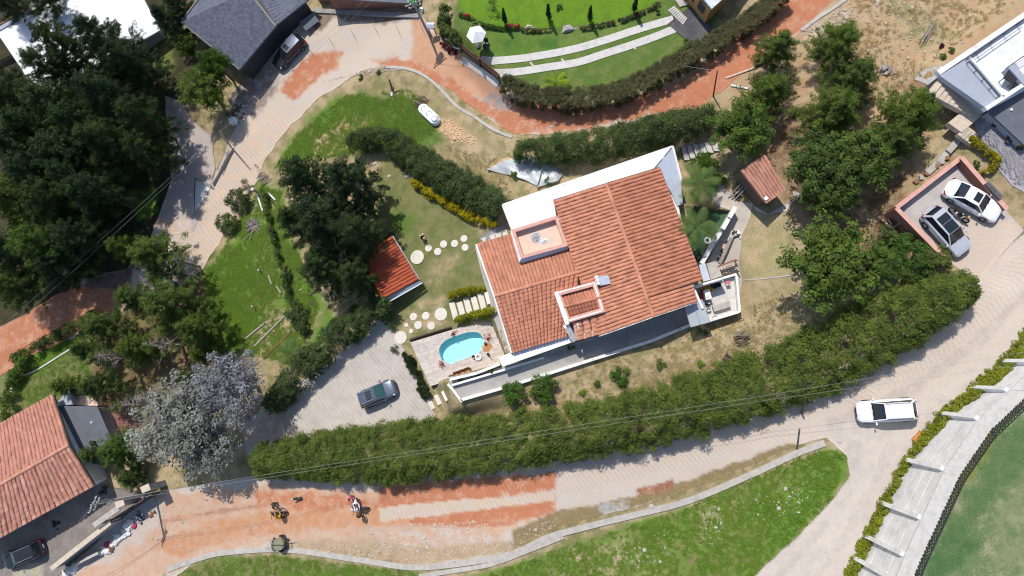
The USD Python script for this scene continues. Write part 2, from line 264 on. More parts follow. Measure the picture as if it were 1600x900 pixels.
plain('flower_red', (.42,.03,.05), .7); plain('flower_cream', (.72,.62,.42), .7); plain('green_shade', (.12,.36,.10), .5); plain('umbrella_white', (.80,.80,.79), .8, var=.05); plain('foam', (.72,.74,.75), .7)
per_island('tile_pale', [(0,(.46,.185,.11)),(.35,(.54,.235,.145)),(.7,(.60,.285,.185)),(.93,(.49,.20,.12)),(1,(.33,.15,.10))], .8, .2, 1.3, .34)
per_island('tile_deep', [(0,(.42,.165,.10)),(.35,(.50,.205,.125)),(.7,(.56,.25,.16)),(.93,(.42,.16,.10)),(1,(.28,.12,.08))], .8, .2, 1.3, .34)
per_island('tile_pink', [(0,(.47,.21,.15)),(.35,(.56,.28,.205)),(.7,(.46,.205,.15)),(1,(.62,.35,.27))], .8, .2, 1.3, .34)
per_island('tile_shed', [(0,(.40,.085,.035)),(.4,(.33,.06,.028)),(.7,(.46,.11,.045)),(1,(.28,.05,.025))], .7, .25, 2.2, .3)
per_island('board_grey', [(0,(.56,.49,.44)),(.4,(.62,.55,.49)),(.7,(.52,.46,.41)),(1,(.66,.59,.53))], .75, .2, 3., .25)
per_island('paver_red', [(0,(.24,.10,.085)),(.5,(.31,.15,.125)),(1,(.22,.12,.11))], .85)
look('water', {'g': ('geometry', {}), 'n': ('noise_texture', {'scale': 2.6, 'detail': 3.0, 'distortion': 1.2}), 'b': ('bump', {'strength': .25, 'distance': .05}),
    'v': ('voronoi_texture', {'scale': 3.2, 'feature': 'smooth_f1'}), 'f': ('fresnel', {'IOR': 1.33}), 'gl': ('glossy_bsdf', {'roughness': .03}), 't': ('transparent_bsdf', {'color': (.90,.98,.985)}), 'x': ('mix_closure', {})},
    [('g.position','n.vector'), ('n.fac','b.height'), ('b.normal','gl.normal'), ('b.normal','f.normal'), ('f.fac','x.fac'), ('t.BSDF','x.closure1'), ('gl.BSDF','x.closure2')], 'x.closure')
look('clear_sheet', {'f': ('fresnel', {'IOR': 1.5}), 'gl': ('glossy_bsdf', {'roughness': .12}), 'd': ('diffuse_bsdf', {'color': (.55,.60,.64)}), 't': ('transparent_bsdf', {'color': (.85,.88,.9)}), 'y': ('mix_closure', {'fac': .6}), 'x': ('mix_closure', {})},
    [('t.BSDF','y.closure1'), ('d.BSDF','y.closure2'), ('f.fac','x.fac'), ('y.closure','x.closure1'), ('gl.BSDF','x.closure2')], 'x.closure')
look('mesh_look', {'g': ('geometry', {}), 'd': ('principled_bsdf', {'base_color': (.02,.02,.028), 'roughness': .6})}, [], 'd.BSDF')
plain('tarp', (.40,.43,.44), .38, var=.2, scale=1.3, spec=.5)
leafy('pine', [(0,(.022,.040,.020)),(.35,(.062,.098,.034)),(.6,(.112,.160,.046)),(1,(.215,.25,.085))], trans=.2)
leafy('cypress', [(0,(.050,.080,.022)),(.35,(.125,.185,.036)),(.6,(.20,.27,.05)),(1,(.32,.365,.09))], trans=.22)
leafy('hedge', [(0,(.075,.105,.028)),(.35,(.165,.205,.048)),(.65,(.255,.275,.06)),(1,(.38,.335,.10))], trans=.25)
leafy('hedge_dark', [(0,(.050,.078,.026)),(.4,(.120,.168,.050)),(.7,(.185,.230,.072)),(1,(.29,.305,.115))], trans=.22)
leafy('hedge_clip', [(0,(.09,.09,.042)),(.4,(.165,.16,.07)),(.7,(.22,.20,.10)),(1,(.32,.24,.15))])
leafy('hedge_yellow', [(0,(.22,.20,.012)),(.4,(.46,.40,.015)),(.75,(.62,.52,.02)),(1,(.70,.60,.05))], trans=.2)
leafy('hedge_lime', [(0,(.15,.16,.012)),(.4,(.30,.30,.016)),(.75,(.40,.38,.02)),(1,(.46,.43,.04))], trans=.2)
leafy('silver_leaf', [(0,(.13,.125,.13)),(.3,(.28,.28,.30)),(.55,(.42,.43,.46)),(.76,(.56,.57,.61)),(.83,(.42,.34,.33)),(1,(.34,.26,.25))], trans=.15)
leafy('bright_leaf', [(0,(.05,.10,.02)),(.4,(.11,.20,.035)),(.7,(.17,.28,.05)),(1,(.26,.36,.09))])
leafy('palm_leaf', [(0,(.08,.13,.04)),(.4,(.15,.22,.06)),(.75,(.23,.29,.09)),(1,(.38,.37,.12))])
leafy('lime_leaf', [(0,(.16,.26,.02)),(1,(.34,.44,.06))]); leafy('grass_green', [(0,(.15,.25,.035)),(.5,(.21,.33,.05)),(1,(.30,.40,.10))], trans=.35); leafy('grass_dry', [(0,(.42,.33,.18)),(.5,(.52,.42,.25)),(1,(.42,.40,.16))], trans=.35)
leafy('creeper', [(0,(.17,.19,.02)),(.4,(.30,.34,.035)),(.75,(.43,.46,.06)),(1,(.42,.36,.14))]); leafy('purple_leaf', [(0,(.05,.012,.02)),(.5,(.22,.03,.07)),(1,(.40,.06,.12))]); leafy('spiky_leaf', [(0,(.025,.042,.016)),(.5,(.075,.10,.03)),(1,(.15,.16,.05))])

# ------------------------------------------------------------------ the ground and its colours (real colours of soil and grass)
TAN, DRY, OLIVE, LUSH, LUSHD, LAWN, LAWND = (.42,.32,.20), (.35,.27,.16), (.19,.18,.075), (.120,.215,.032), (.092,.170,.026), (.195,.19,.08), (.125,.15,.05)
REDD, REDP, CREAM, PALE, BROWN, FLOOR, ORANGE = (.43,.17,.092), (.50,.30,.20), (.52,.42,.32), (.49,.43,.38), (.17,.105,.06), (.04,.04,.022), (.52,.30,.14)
GROUND = [   # outline in the photograph, softness there, main colour, second colour, bias towards the second
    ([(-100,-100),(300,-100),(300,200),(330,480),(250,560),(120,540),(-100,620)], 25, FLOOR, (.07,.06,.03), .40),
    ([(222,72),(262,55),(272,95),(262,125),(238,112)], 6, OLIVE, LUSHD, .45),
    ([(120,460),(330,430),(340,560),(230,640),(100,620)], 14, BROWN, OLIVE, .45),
    ([(-50,640),(-50,590),(60,560),(130,510),(150,540),(140,620),(100,660)], 6, LAWND, LAWN, .45),
    ([(20,560),(120,520),(130,545),(25,600)], 6, LUSH, LUSHD, .35),
    ([(200,300),(240,295),(242,330),(215,350)], 6, LUSH, LUSHD, .4),
    ([(440,235),(480,185),(560,140),(620,125),(690,165),(740,215),(810,260),(800,330),(700,290),(600,235),(470,280),(430,280)], 16, OLIVE, DRY, .40),
    ([(430,262),(455,215),(520,155),(570,150),(580,170),(530,190),(480,240)], 10, LUSH, LUSHD, .5),
    ([(560,140),(640,150),(690,200),(700,225),(640,232),(570,215)], 12, (.085,.13,.03), LUSHD, .45),
    ([(490,215),(540,190),(580,182),(575,215),(520,240),(495,235)], 7, TAN, ORANGE, .35),
    ([(570,112),(640,118),(650,135),(600,150),(560,135)], 9, DRY, OLIVE, .5),
    ([(640,150),(668,158),(660,172),(642,165)], 5, BROWN, ORANGE, .4),
    ([(686,185),(705,186),(735,212),(740,222),(705,222),(684,200)], 5, (.60,.42,.26), (.54,.34,.18), .45), ([(700,205),(745,222),(785,248),(790,262),(745,240)], 7, (.52,.38,.23), TAN, .45),
    ([(655,165),(690,190),(684,200),(652,175)], 3, (.38,.16,.06), BROWN, .4),
    ([(690,225),(745,230),(800,250),(800,300),(760,270)], 8, TAN, OLIVE, .35),
    ([(795,268),(765,262),(780,250),(815,245)], 4, ORANGE, TAN, .4),
    ([(408,275),(440,300),(470,420),(510,480),(540,500),(470,570),(420,560),(330,540),(318,430),(345,395),(390,330)], 10, LUSH, LUSHD, .34),
    ([(395,380),(440,350),(470,480),(430,560),(400,520)], 12, LUSH, OLIVE, .55),
    ([(400,320),(430,300),(440,380),(425,400)], 8, DRY, LUSH, .55),
    ([(430,480),(500,490),(470,560),(400,570),(380,540)], 10, OLIVE, TAN, .5),
    ([(600,245),(640,265),(700,320),(745,355),(775,480),(770,500),(640,530),(600,500),(570,440),(580,300)], 7, LAWN, LAWND, .42),
    ([(610,330),(650,340),(640,370),(605,360)], 10, LUSHD, LAWND, .3),
    ([(690,395),(720,400),(700,440),(670,440)], 10, DRY, LAWN, .45),
    ([(650,470),(690,470),(700,505),(640,525),(620,515)], 8, TAN, LAWN, .5),
    ([(612,520),(645,535),(690,610),(720,640),(690,665),(640,560)], 5, LAWN, TAN, .45),
    ([(680,640),(720,628),(760,622),(790,650),(730,670),(690,670)], 8, OLIVE, TAN, .5),
    ([(790,620),(900,575),(1080,520),(1200,460),(1300,440),(1400,480),(1280,570),(1100,640),(900,690),(720,700),(700,660)], 14, TAN, OLIVE, .40),
    ([(1155,330),(1235,330),(1230,440),(1158,445)], 6, (.30,.27,.13), TAN, .42),
    ([(1150,445),(1230,430),(1290,470),(1200,520),(1130,510)], 14, TAN, (.27,.23,.11), .45),
    ([(1230,40),(1260,20),(1300,-30),(1700,-60),(1640,20),(1470,120),(1440,260),(1380,340),(1240,330),(1180,220),(1120,160),(1150,110)], 12, TAN, (.40,.25,.14), .45),
    ([(1270,30),(1330,10),(1320,50),(1260,60)], 8, TAN, (.55,.46,.36), .45), ([(1380,0),(1440,0),(1500,60),(1440,80),(1390,40)], 14, OLIVE, TAN, .55),
    ([(1130,180),(1300,170),(1420,250),(1420,400),(1320,420),(1240,330)], 20, BROWN, DRY, .35),
    ([(740,-100),(1130,-100),(1120,50),(1070,85),(1000,122),(930,146),(860,152),(785,130),(700,60)], 6, (.09,.155,.03), (.15,.185,.055), .40),
    ([(735,-100),(1055,-100),(1040,-5),(1000,22),(930,38),(860,42),(790,45),(735,28),(715,10)], 4, (.125,.235,.018), (.10,.185,.016), .35),
    ([(730,45),(860,60),(1000,40),(990,55),(930,75),(860,88),(770,90)], 6, (.13,.20,.04), (.085,.17,.025), .45),
    ([(775,62),(812,56),(822,72),(790,78)], 7, (.06,.14,.025), (.09,.17,.03), .4), ([(838,64),(868,62),(872,76),(846,76)], 6, (.06,.14,.025), (.09,.17,.03), .4), ([(880,52),(960,40),(990,46),(900,72)], 8, (.16,.21,.055), (.10,.17,.03), .4),
    ([(640,40),(690,30),(700,60),(720,90),(690,85),(660,70)], 6, (.30,.20,.09), OLIVE, .45),
    ([(800,850),(900,820),(1060,770),(1200,715),(1245,690),(1250,705),(1180,738),(1060,788),(900,828),(820,860),(740,880),(650,885),(430,860),(430,840)], 6, DRY, OLIVE, .42),
    ([(250,910),(270,890),(340,868),(430,866),(560,884),(660,895),(700,920),(500,960),(200,960)], 4, OLIVE, LUSHD, .45),
    ([(720,905),(830,870),(930,835),(1060,795),(1200,745),(1295,700),(1322,712),(1325,740),(1300,780),(1230,850),(1160,920),(720,960)], 5, LUSH, OLIVE, .42),
    ([(900,860),(1000,850),(1020,900),(880,900)], 26, TAN, LUSH, .5), ([(1080,790),(1150,780),(1140,850),(1090,850)], 20, TAN, LUSH, .60), ([(1200,810),(1270,740),(1320,720),(1300,780),(1180,900)], 20, LUSH, LUSHD, .40),
    ([(1560,560),(1640,500),(1640,620),(1480,900),(1340,940),(1340,860),(1440,700)], 6, (.20,.22,.03), OLIVE, .45),
    ([(1690,440),(1690,1000),(1300,1000),(1420,905),(1480,800),(1560,680),(1620,600)], 4, (.125,.18,.075), (.28,.275,.155), .44),
    ([(1545,700),(1600,650),(1640,700),(1560,790),(1500,850),(1480,830)], 14, (.085,.15,.055), (.12,.17,.07), .4), ([(1440,880),(1500,820),(1530,850),(1470,930),(1420,940)], 14, (.065,.135,.045), (.10,.165,.065), .4), ([(1560,800),(1640,740),(1640,860),(1560,880)], 16, (.24,.25,.13), (.12,.17,.07), .45),
]
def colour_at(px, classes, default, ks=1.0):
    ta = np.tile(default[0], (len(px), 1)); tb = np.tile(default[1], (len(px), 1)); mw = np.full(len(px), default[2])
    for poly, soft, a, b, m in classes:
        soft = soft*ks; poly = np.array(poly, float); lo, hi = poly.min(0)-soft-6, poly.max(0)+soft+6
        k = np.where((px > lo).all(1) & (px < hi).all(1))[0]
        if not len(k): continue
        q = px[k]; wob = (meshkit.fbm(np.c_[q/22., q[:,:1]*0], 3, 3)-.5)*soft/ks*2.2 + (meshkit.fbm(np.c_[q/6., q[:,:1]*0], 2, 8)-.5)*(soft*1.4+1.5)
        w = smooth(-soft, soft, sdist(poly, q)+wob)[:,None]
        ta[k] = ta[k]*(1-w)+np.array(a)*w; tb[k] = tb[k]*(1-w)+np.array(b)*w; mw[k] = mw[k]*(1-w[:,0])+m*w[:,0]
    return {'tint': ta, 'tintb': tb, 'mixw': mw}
V = np.stack([GX, GY, GZ], -1).reshape(-1, 3); nx, ny = GX.shape
_i = (np.arange(nx-1)[:,None]*ny + np.arange(ny-1)).ravel()
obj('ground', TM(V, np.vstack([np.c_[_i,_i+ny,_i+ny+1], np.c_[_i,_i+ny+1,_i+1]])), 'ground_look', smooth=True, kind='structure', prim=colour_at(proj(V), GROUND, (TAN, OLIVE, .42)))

# ------------------------------------------------------------------ roads and paved sheets
def sheet(name, px, off, mat, classes, default, line=None, groove=None, jag=.12, res=.4, seed=1):
    m = drape(px, off, res, jag, seed); q = proj(m.vertices); pr = colour_at(q, classes, default, .5)
    if line is not None:
        ln = LineString(P(smooth_path(line, 10))[:, :2]); pts = shapely.points(m.vertices[:,0], m.vertices[:,1]); s = shapely.line_locate_point(ln, pts)
        a = shapely.get_coordinates(shapely.line_interpolate_point(ln, s)); b = shapely.get_coordinates(shapely.line_interpolate_point(ln, s+.2)); d = b-a; e = m.vertices[:,:2]-a
        pr['st'] = np.c_[s, np.sign(d[:,0]*e[:,1]-d[:,1]*e[:,0])*np.linalg.norm(e, axis=1)]
        gw = np.zeros(len(q))
        for g in groove: gw = np.maximum(gw, smooth(-4, 4, sdist(g, q)))
        pr['groove'] = gw
    return obj(name, m, mat, smooth=True, kind='structure', prim=pr)
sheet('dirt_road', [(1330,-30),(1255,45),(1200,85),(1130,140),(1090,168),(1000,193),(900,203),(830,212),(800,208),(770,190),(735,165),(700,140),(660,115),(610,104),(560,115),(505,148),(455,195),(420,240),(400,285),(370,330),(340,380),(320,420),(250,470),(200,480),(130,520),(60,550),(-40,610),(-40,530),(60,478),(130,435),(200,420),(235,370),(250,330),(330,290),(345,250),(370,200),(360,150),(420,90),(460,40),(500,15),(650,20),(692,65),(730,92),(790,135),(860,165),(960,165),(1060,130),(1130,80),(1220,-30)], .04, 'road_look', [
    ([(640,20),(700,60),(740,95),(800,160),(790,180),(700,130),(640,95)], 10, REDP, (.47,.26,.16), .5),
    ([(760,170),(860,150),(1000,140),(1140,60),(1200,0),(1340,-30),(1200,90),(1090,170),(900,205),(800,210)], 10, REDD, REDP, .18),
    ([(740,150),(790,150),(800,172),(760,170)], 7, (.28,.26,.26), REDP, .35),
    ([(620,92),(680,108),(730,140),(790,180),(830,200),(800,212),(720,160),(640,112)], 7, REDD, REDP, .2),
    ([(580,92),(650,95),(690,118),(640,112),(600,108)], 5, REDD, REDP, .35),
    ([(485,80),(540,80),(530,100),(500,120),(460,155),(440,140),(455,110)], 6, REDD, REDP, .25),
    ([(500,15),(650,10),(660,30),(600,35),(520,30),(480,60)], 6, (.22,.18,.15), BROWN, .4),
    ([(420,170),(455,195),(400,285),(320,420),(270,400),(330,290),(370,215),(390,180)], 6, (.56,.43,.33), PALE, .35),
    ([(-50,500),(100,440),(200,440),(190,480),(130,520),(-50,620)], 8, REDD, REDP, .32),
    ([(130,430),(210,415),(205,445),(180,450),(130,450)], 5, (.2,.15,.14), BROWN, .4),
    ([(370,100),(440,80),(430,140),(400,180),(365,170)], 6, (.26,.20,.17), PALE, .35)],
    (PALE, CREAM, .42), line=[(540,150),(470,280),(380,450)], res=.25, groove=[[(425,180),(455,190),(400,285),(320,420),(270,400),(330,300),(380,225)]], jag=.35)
sheet('ramp', [(258,150),(285,158),(300,188),(332,212),(337,262),(330,290),(303,362),(238,372),(250,332),(268,282),(262,205)], .075, 'slab_look',
    [([(258,150),(285,158),(296,190),(270,300),(262,250)], 8, (.30,.27,.26), PALE, .3), ([(240,340),(300,340),(300,365),(238,375)], 4, (.50,.36,.28), (.52,.47,.44), .4)], ((.44,.37,.33), (.38,.34,.33), .4))
sheet('parking_slab', [(306,280),(331,291),(320,310),(304,336),(301,334)], .11, 'slab_look', [], ((.62,.60,.58), (.50,.48,.47), .35), jag=.02, res=.3)
LR = [(1660,310),(1560,400),(1520,440),(1400,530),(1250,600),(1100,650),(900,700),(700,740),(560,748),(400,745),(262,765),(243,772),(180,812),(150,850),(70,920),(250,920),(300,882),(345,868),(430,858),(560,875),(660,883),(740,873),(800,862),(870,822),(1000,790),(1110,752),(1180,722),(1245,695),(1290,684),(1322,712),(1326,742),(1302,780),(1232,850),(1150,930),(1335,930),(1392,790),(1430,715),(1478,652),(1528,608),(1590,552),(1660,500)]
sheet('lower_road', LR, .045, 'road_look', [
    ([(235,770),(400,760),(600,768),(870,770),(870,795),(800,830),(700,860),(640,870),(430,850),(300,880),(200,920),(100,920),(180,820)], 10, (.50,.36,.27), REDP, .45),
    ([(245,812),(330,797),(430,783),(540,786),(590,790),(590,795),(540,792),(430,790),(332,804),(250,820)], 3, (.37,.20,.13), REDP, .4), ([(250,842),(330,822),(430,806),(560,806),(700,818),(700,824),(560,813),(430,813),(332,830),(255,850)], 3, (.38,.21,.135), REDP, .4), ([(250,850),(330,815),(430,795),(520,790),(600,795),(720,812),(720,828),(600,822),(480,826),(380,836),(280,872)], 9, (.48,.24,.13), REDP, .40), ([(400,770),(560,775),(600,790),(500,796),(400,792)], 8, REDD, REDP, .4),
    ([(640,800),(760,790),(868,782),(868,800),(800,820),(720,825),(640,818)], 6, REDD, REDP, .15),
    ([(590,750),(760,745),(870,735),(868,765),(640,800),(595,795)], 5, REDD, REDP, .2),
    ([(592,793),(700,783),(868,770),(866,782),(700,803),(597,815)], 2, (.52,.41,.31), PALE, .4),
    ([(430,850),(600,840),(700,850),(800,845),(800,865),(650,885),(430,862)], 8, (.36,.25,.17), TAN, .45),
    ([(560,830),(700,825),(790,840),(720,850),(600,850)], 10, PALE, REDP, .45),
    ([(180,800),(260,780),(240,830),(180,880),(140,880)], 12, (.47,.39,.33), PALE, .4),
    ([(870,730),(1000,690),(1100,650),(1300,580),(1450,500),(1560,400),(1680,300),(1680,480),(1500,600),(1250,690),(1060,745),(940,795),(870,800)], 5, PALE, (.53,.44,.36), .4),
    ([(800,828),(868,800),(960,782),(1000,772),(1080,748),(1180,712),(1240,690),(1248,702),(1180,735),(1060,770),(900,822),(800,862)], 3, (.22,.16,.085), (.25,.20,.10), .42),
    ([(930,790),(985,780),(980,800),(945,808)], 3, (.33,.33,.32), (.42,.40,.36), .4),
    ([(990,765),(1050,750),(1052,762),(1000,775)], 4, (.27,.12,.08), REDP, .3),
    ([(1250,700),(1290,690),(1330,640),(1480,600),(1600,520),(1680,480),(1680,520),(1480,660),(1400,760),(1340,940),(1100,940),(1240,850),(1310,770)], 5, (.52,.455,.40), (.46,.41,.37), .42), ([(1345,690),(1340,760),(1290,830),(1210,920),(1190,920),(1275,828),(1322,760),(1328,690)], 7, (.43,.385,.345), (.49,.44,.39), .4), ([(1400,690),(1370,770),(1320,850),(1270,920),(1258,920),(1305,850),(1355,770),(1385,690)], 6, (.44,.39,.35), (.50,.44,.39), .4), ([(1290,655),(1420,600),(1540,510),(1640,410),(1640,425),(1545,530),(1425,620),(1295,672)], 6, (.42,.365,.32), (.48,.42,.37), .4), ([(880,775),(1060,725),(1240,668),(1242,680),(1062,738),(884,790)], 5, (.53,.46,.39), PALE, .4)],
    (PALE, (.50,.42,.35), .4), line=[(540,890),(868,850),(1000,812),(1150,752),(1290,668),(1420,577),(1530,490),(1640,370)],
    res=.22, groove=[[(595,795),(868,770),(870,782),(597,815)],[(760,750),(870,735),(1000,700),(1250,610),(1290,625),(1240,680),(1060,740),(870,778),(760,790)], [(1290,610),(1420,540),(1600,390),(1660,330),(1660,440),(1560,495),(1430,590),(1330,640)]], jag=.12)
sheet('driveway', [(600,494),(616,520),(642,562),(662,602),(681,650),(660,672),(500,680),(430,705),(385,712),(378,665),(430,622),(520,562),(575,512)], .05, 'road_look',
    [([(378,665),(430,640),(470,660),(470,690),(400,712)], 12, (.42,.33,.27), PALE, .4)], ((.48,.44,.395), (.42,.38,.34), .42), line=[(380,790),(560,730),(760,640)], groove=[[(590,500),(680,650),(660,670),(430,705),(430,630),(560,530)]], jag=.05)
# ------------------------------------------------------------------ buildings
ORIG = {}
def place(name, label, cat, loc, group=None):
    t = thing(name, label, cat, loc, group=group); ORIG[str(t.GetPath())] = np.array(loc, float); return t
def w(name, mesh, mat, parent, **k):          # a part given in world coordinates
    if isinstance(mesh, list): mesh = trimesh.util.concatenate(mesh)
    p = parent
    while str(p.GetPath()) not in ORIG: p = p.GetParent()
    mesh = mesh.copy(); mesh.apply_translation(-ORIG[str(p.GetPath())]); return obj(name, mesh, mat, parent, **k)
def at(px, h=0.0): p = P(px, h); return tuple(p)
def tiles(e0, e1, r1, r0, tw, tl, single=False, seed=0, lift=.05):
    """Barrel tiles on a roof slope: e0-e1 the eave, r0-r1 the ridge. One mesh, or a list of single tiles."""
    e0, e1, r1, r0 = [np.asarray(q, float) for q in (e0, e1, r1, r0)]
    nc = max(int(round((np.linalg.norm(e1-e0)+np.linalg.norm(r1-r0))/2/tw)), 1); nr = max(int(round((np.linalg.norm(r0-e0)+np.linalg.norm(r1-e1))/2/tl)), 1)
    rng = np.random.default_rng(seed); n = unit(np.cross(e1-e0, r0-e0)); n = n if n[2] > 0 else -n
    ang = np.linspace(0, np.pi, 6); au = -np.cos(ang)*.47; ah = np.sin(ang)*tw*.21
    def bil(u, v): return (e0*(1-u)[:,None]+e1*u[:,None])*(1-v)[:,None] + (r0*(1-u)[:,None]+r1*u[:,None])*v[:,None]
    V, Fc, out, k = [], [], [], 0
    for c in range(nc):
        for r in range(nr):
            uc = (c+.5+rng.uniform(-.06,.06))/nc; v0, v1 = (r-.10)/nr, (r+1.0)/nr; lo = lift+.05+rng.uniform(0,.012); hi = lift+rng.uniform(-.005,.008)
            a = bil(uc+au/nc, np.full(6, v0)) + n*(ah*1.05+lo)[:,None]; b = bil(uc+au/nc*.9, np.full(6, v1)) + n*(ah*.9+hi)[:,None]
            i = np.arange(5); f = np.vstack([np.c_[i,i+1,i+7], np.c_[i,i+7,i+6], [[0,5,2],[2,5,3],[0,2,1],[3,5,4]]])
            vv = np.vstack([a,b])
            if single: out.append(TM(vv, f))
            else: V.append(vv); Fc.append(f+k); k += 12
    return out if single else TM(np.vstack(V), np.vstack(Fc))
def slope(parent, e0, e1, r1, r0, tw, tl, mat, name='roof_slope', seed=0, single=False, thick=.14):
    s = w(name, slab(e0, e1, r1, r0, thick), 'red_pan', parent)
    if single:
        for t in tiles(e0, e1, r1, r0, tw, tl, True, seed): w('tile', t, mat, s if single == 'sub' else parent)
    else: w('roof_tiles', tiles(e0, e1, r1, r0, tw, tl, False, seed), mat, s, kind='stuff', smooth=40)
    return s
def ridge(parent, a, b, tw, mat, name='ridge_cap'):
    a, b = np.asarray(a, float), np.asarray(b, float); n = max(int(np.linalg.norm(b-a)/.45), 1); m = []
    for i in range(n):
        p, q = a+(b-a)*(i/n), a+(b-a)*((i+1.12)/n); m.append(bar(p+[0,0,.08], q+[0,0,.05], tw*.95, n=8))
    w(name, m, mat, parent, smooth=40)
def inset(px, z, d): g = Polygon(U(px, z)[:,:2]).buffer(-d, join_style=2); return np.array(g.exterior.coords)[:-1]
def ring(px, z0, z1, t): g = Polygon(U(px, z1)[:,:2]); g = g.difference(g.buffer(-t, join_style=2)); m = trimesh.creation.extrude_polygon(g, z1-z0, engine='earcut'); m.apply_translation([0,0,z0]); return m
def window(parent, a, b, z0, z1, out=.03):
    """A window set in a wall between the ground points a and b (world xy)."""
    a, b = np.r_[a, 0], np.r_[b, 0]; d = unit(b-a); n = np.array([d[1], -d[0], 0])*out
    f = w('window', [bar(a+n+[0,0,z0], b+n+[0,0,z0], .08), bar(a+n+[0,0,z1], b+n+[0,0,z1], .08), bar(a+n+[0,0,z0], a+n+[0,0,z1], .08), bar(b+n+[0,0,z0], b+n+[0,0,z1], .08), bar((a+b)/2+n+[0,0,z0], (a+b)/2+n+[0,0,z1], .05)], 'plastic_white', parent)
    w('pane', slab(a+n*.6+[0,0,z0], b+n*.6+[0,0,z0], b+n*.6+[0,0,z1], a+n*.6+[0,0,z1], .001), 'car_glass', f)

# main house
h0 = HOUSE_Z; eU, rU, eL, rL, zW = h0+3.2, h0+4.1, h0+2.0, h0+2.8, h0+2.9
house = place('tiled_house', 'large white house with three clay tile roofs, a roof terrace and a white flat roof', 'house', at((930,420)))
A, A2, R0, R1, B = U((865,313),eU), U((936,525),eU), U((947,287),rU), U((1021,495),rU), U((1030,262),eU)
RT, B1, N0, N1 = U((1010.7,466),rU), U((1097,438),eU), U((1081,445),eU+.1), U((1088,472),eU)
low = Polygon(inset([(748,384),(797,367),(784,322),(1046,232),(1062,285),(1096,438),(1088,470),(946,520),(893,531),(803,550),(775,463)], h0+2.4, .45))
up = Polygon(inset([(866,314),(1029,263),(1096,438),(1088,470),(938,524)], eU, .5))
w('wall', prism(np.array(low.exterior.coords)[:-1], h0-1.2, h0+1.85), 'white_wall', house, label='white ground floor wall')
w('wall', prism(np.array(up.exterior.coords)[:-1], h0+1.7, eU-.12), 'white_wall', house, label='white upper floor wall')
slope(house, A, A2, R1, R0, .345, .42, 'tile_pale', seed=1); slope(house, B, B1, RT, R0, .345, .42, 'tile_pale', seed=2); slope(house, N0, N1, R1, RT, .345, .42, 'tile_pale', seed=3)
ridge(house, R0, R1, .34, 'tile_pale')
w('gable_wall', [prism_ for prism_ in [hull([up_ for q in ((866,314),(947,289),(1029,263)) for up_ in [U(q, eU-.15)]] + [U((947,291), rU-.2)] + [U(q, eU-.15)+[.12,-.25,0] for q in ((866,314),(1029,263))])]], 'white_wall', house)
for a, b in ((B, B1), (N1, R1), (R1, A2), (A, R0), (R0, B)):
    w('gutter' if a is B or a is N1 else 'fascia', bar(a+[0,0,-.06], b+[0,0,-.06], .12, .2), 'white_wall' if a is not A and a is not R0 else 'dark_metal', house)
LN0, LN1, LR0, LR1, LS0, LS1 = U((745,382),eL), U((880,343),eL), U((773,463),rL), U((905,425),rL), U((800,551),eL), U((892,523),eL)
slope(house, LN0, LN1, LR1, LR0, .34, .42, 'tile_pale', seed=4); slope(house, LS0, LS1, LR1, LR0, .37, .37, 'tile_deep', seed=5); ridge(house, LR0, LR1, .34, 'tile_pale')
w('fascia', [bar(LN0+[-.06,0,-.02], LR0+[-.06,0,-.02], .14, .22), bar(LR0+[-.06,0,-.02], LS0+[-.06,0,-.02], .14, .22)], 'white_wall', house); w('eave_edge', bar(LN0+[0,.03,-.04], U((797,367),eL)+[0,.03,-.04], .1, .18), 'dark_metal', house)
# white flat roof, its bright slope and the grey hip at its corner
zc = [U((785,320),zW), U((1049,230),zW), U((1022,262),zW+.25), U((865,312),zW+.25), U((869,336),zW+.2), U((800,360),zW)]
w('flat_roof', prism([q[:2] for q in zc], zW-.25, zW), 'white_roof', house)
w('roof_upstand', [bar(U((785,320),zW), U((1051,228.5),zW), .16, .05), bar(U((785,320),zW), U((800,359),zW), .16, .05), bar(U((1051,228.5),zW-.05), U((1065,284),zW-.55), .16, .24)], 'white_wall', house)
w('hip_slope', slab(U((1051,230),zW), U((1064,285),zW-.6), U((1049,300),zW-.6), U((1024,263),zW), .12), 'pale_metal', house, label='grey metal hip slope at the corner of the white roof')
w('hip_slope', slab(U((1064,285),zW-.62), U((1067,318),zW-.9), U((1058,322),zW-.9), U((1049,300),zW-.62), .1), 'pale_metal', house)
# roof terrace
tp = [(799,359),(870.5,336.5),(887.5,384),(814,404.5)]; tz = h0+3.3
w('terrace_floor', prism(inset(tp, tz, .22), h0+1.6, h0+2.65), 'peach_floor', house)
w('parapet', ring(tp, h0+2.0, tz, .3), 'pink_trim', house)
w('parapet_ledge', [slab(U((814,404.5),tz-.03)+[0,.02,0], U((887.5,384),tz-.03)+[0,.02,0], U((887.5,389.5),tz-.55), U((813,411.5),tz-.55), .06)], 'blue_grey', house)
w('parapet_side', [slab(U((797.5,361),tz-.03), U((799.5,359.5),tz-.03), U((814.5,405),tz-.03), U((811,410),tz-.4), .5)], 'white_wall', house)
rng = np.random.default_rng(3)
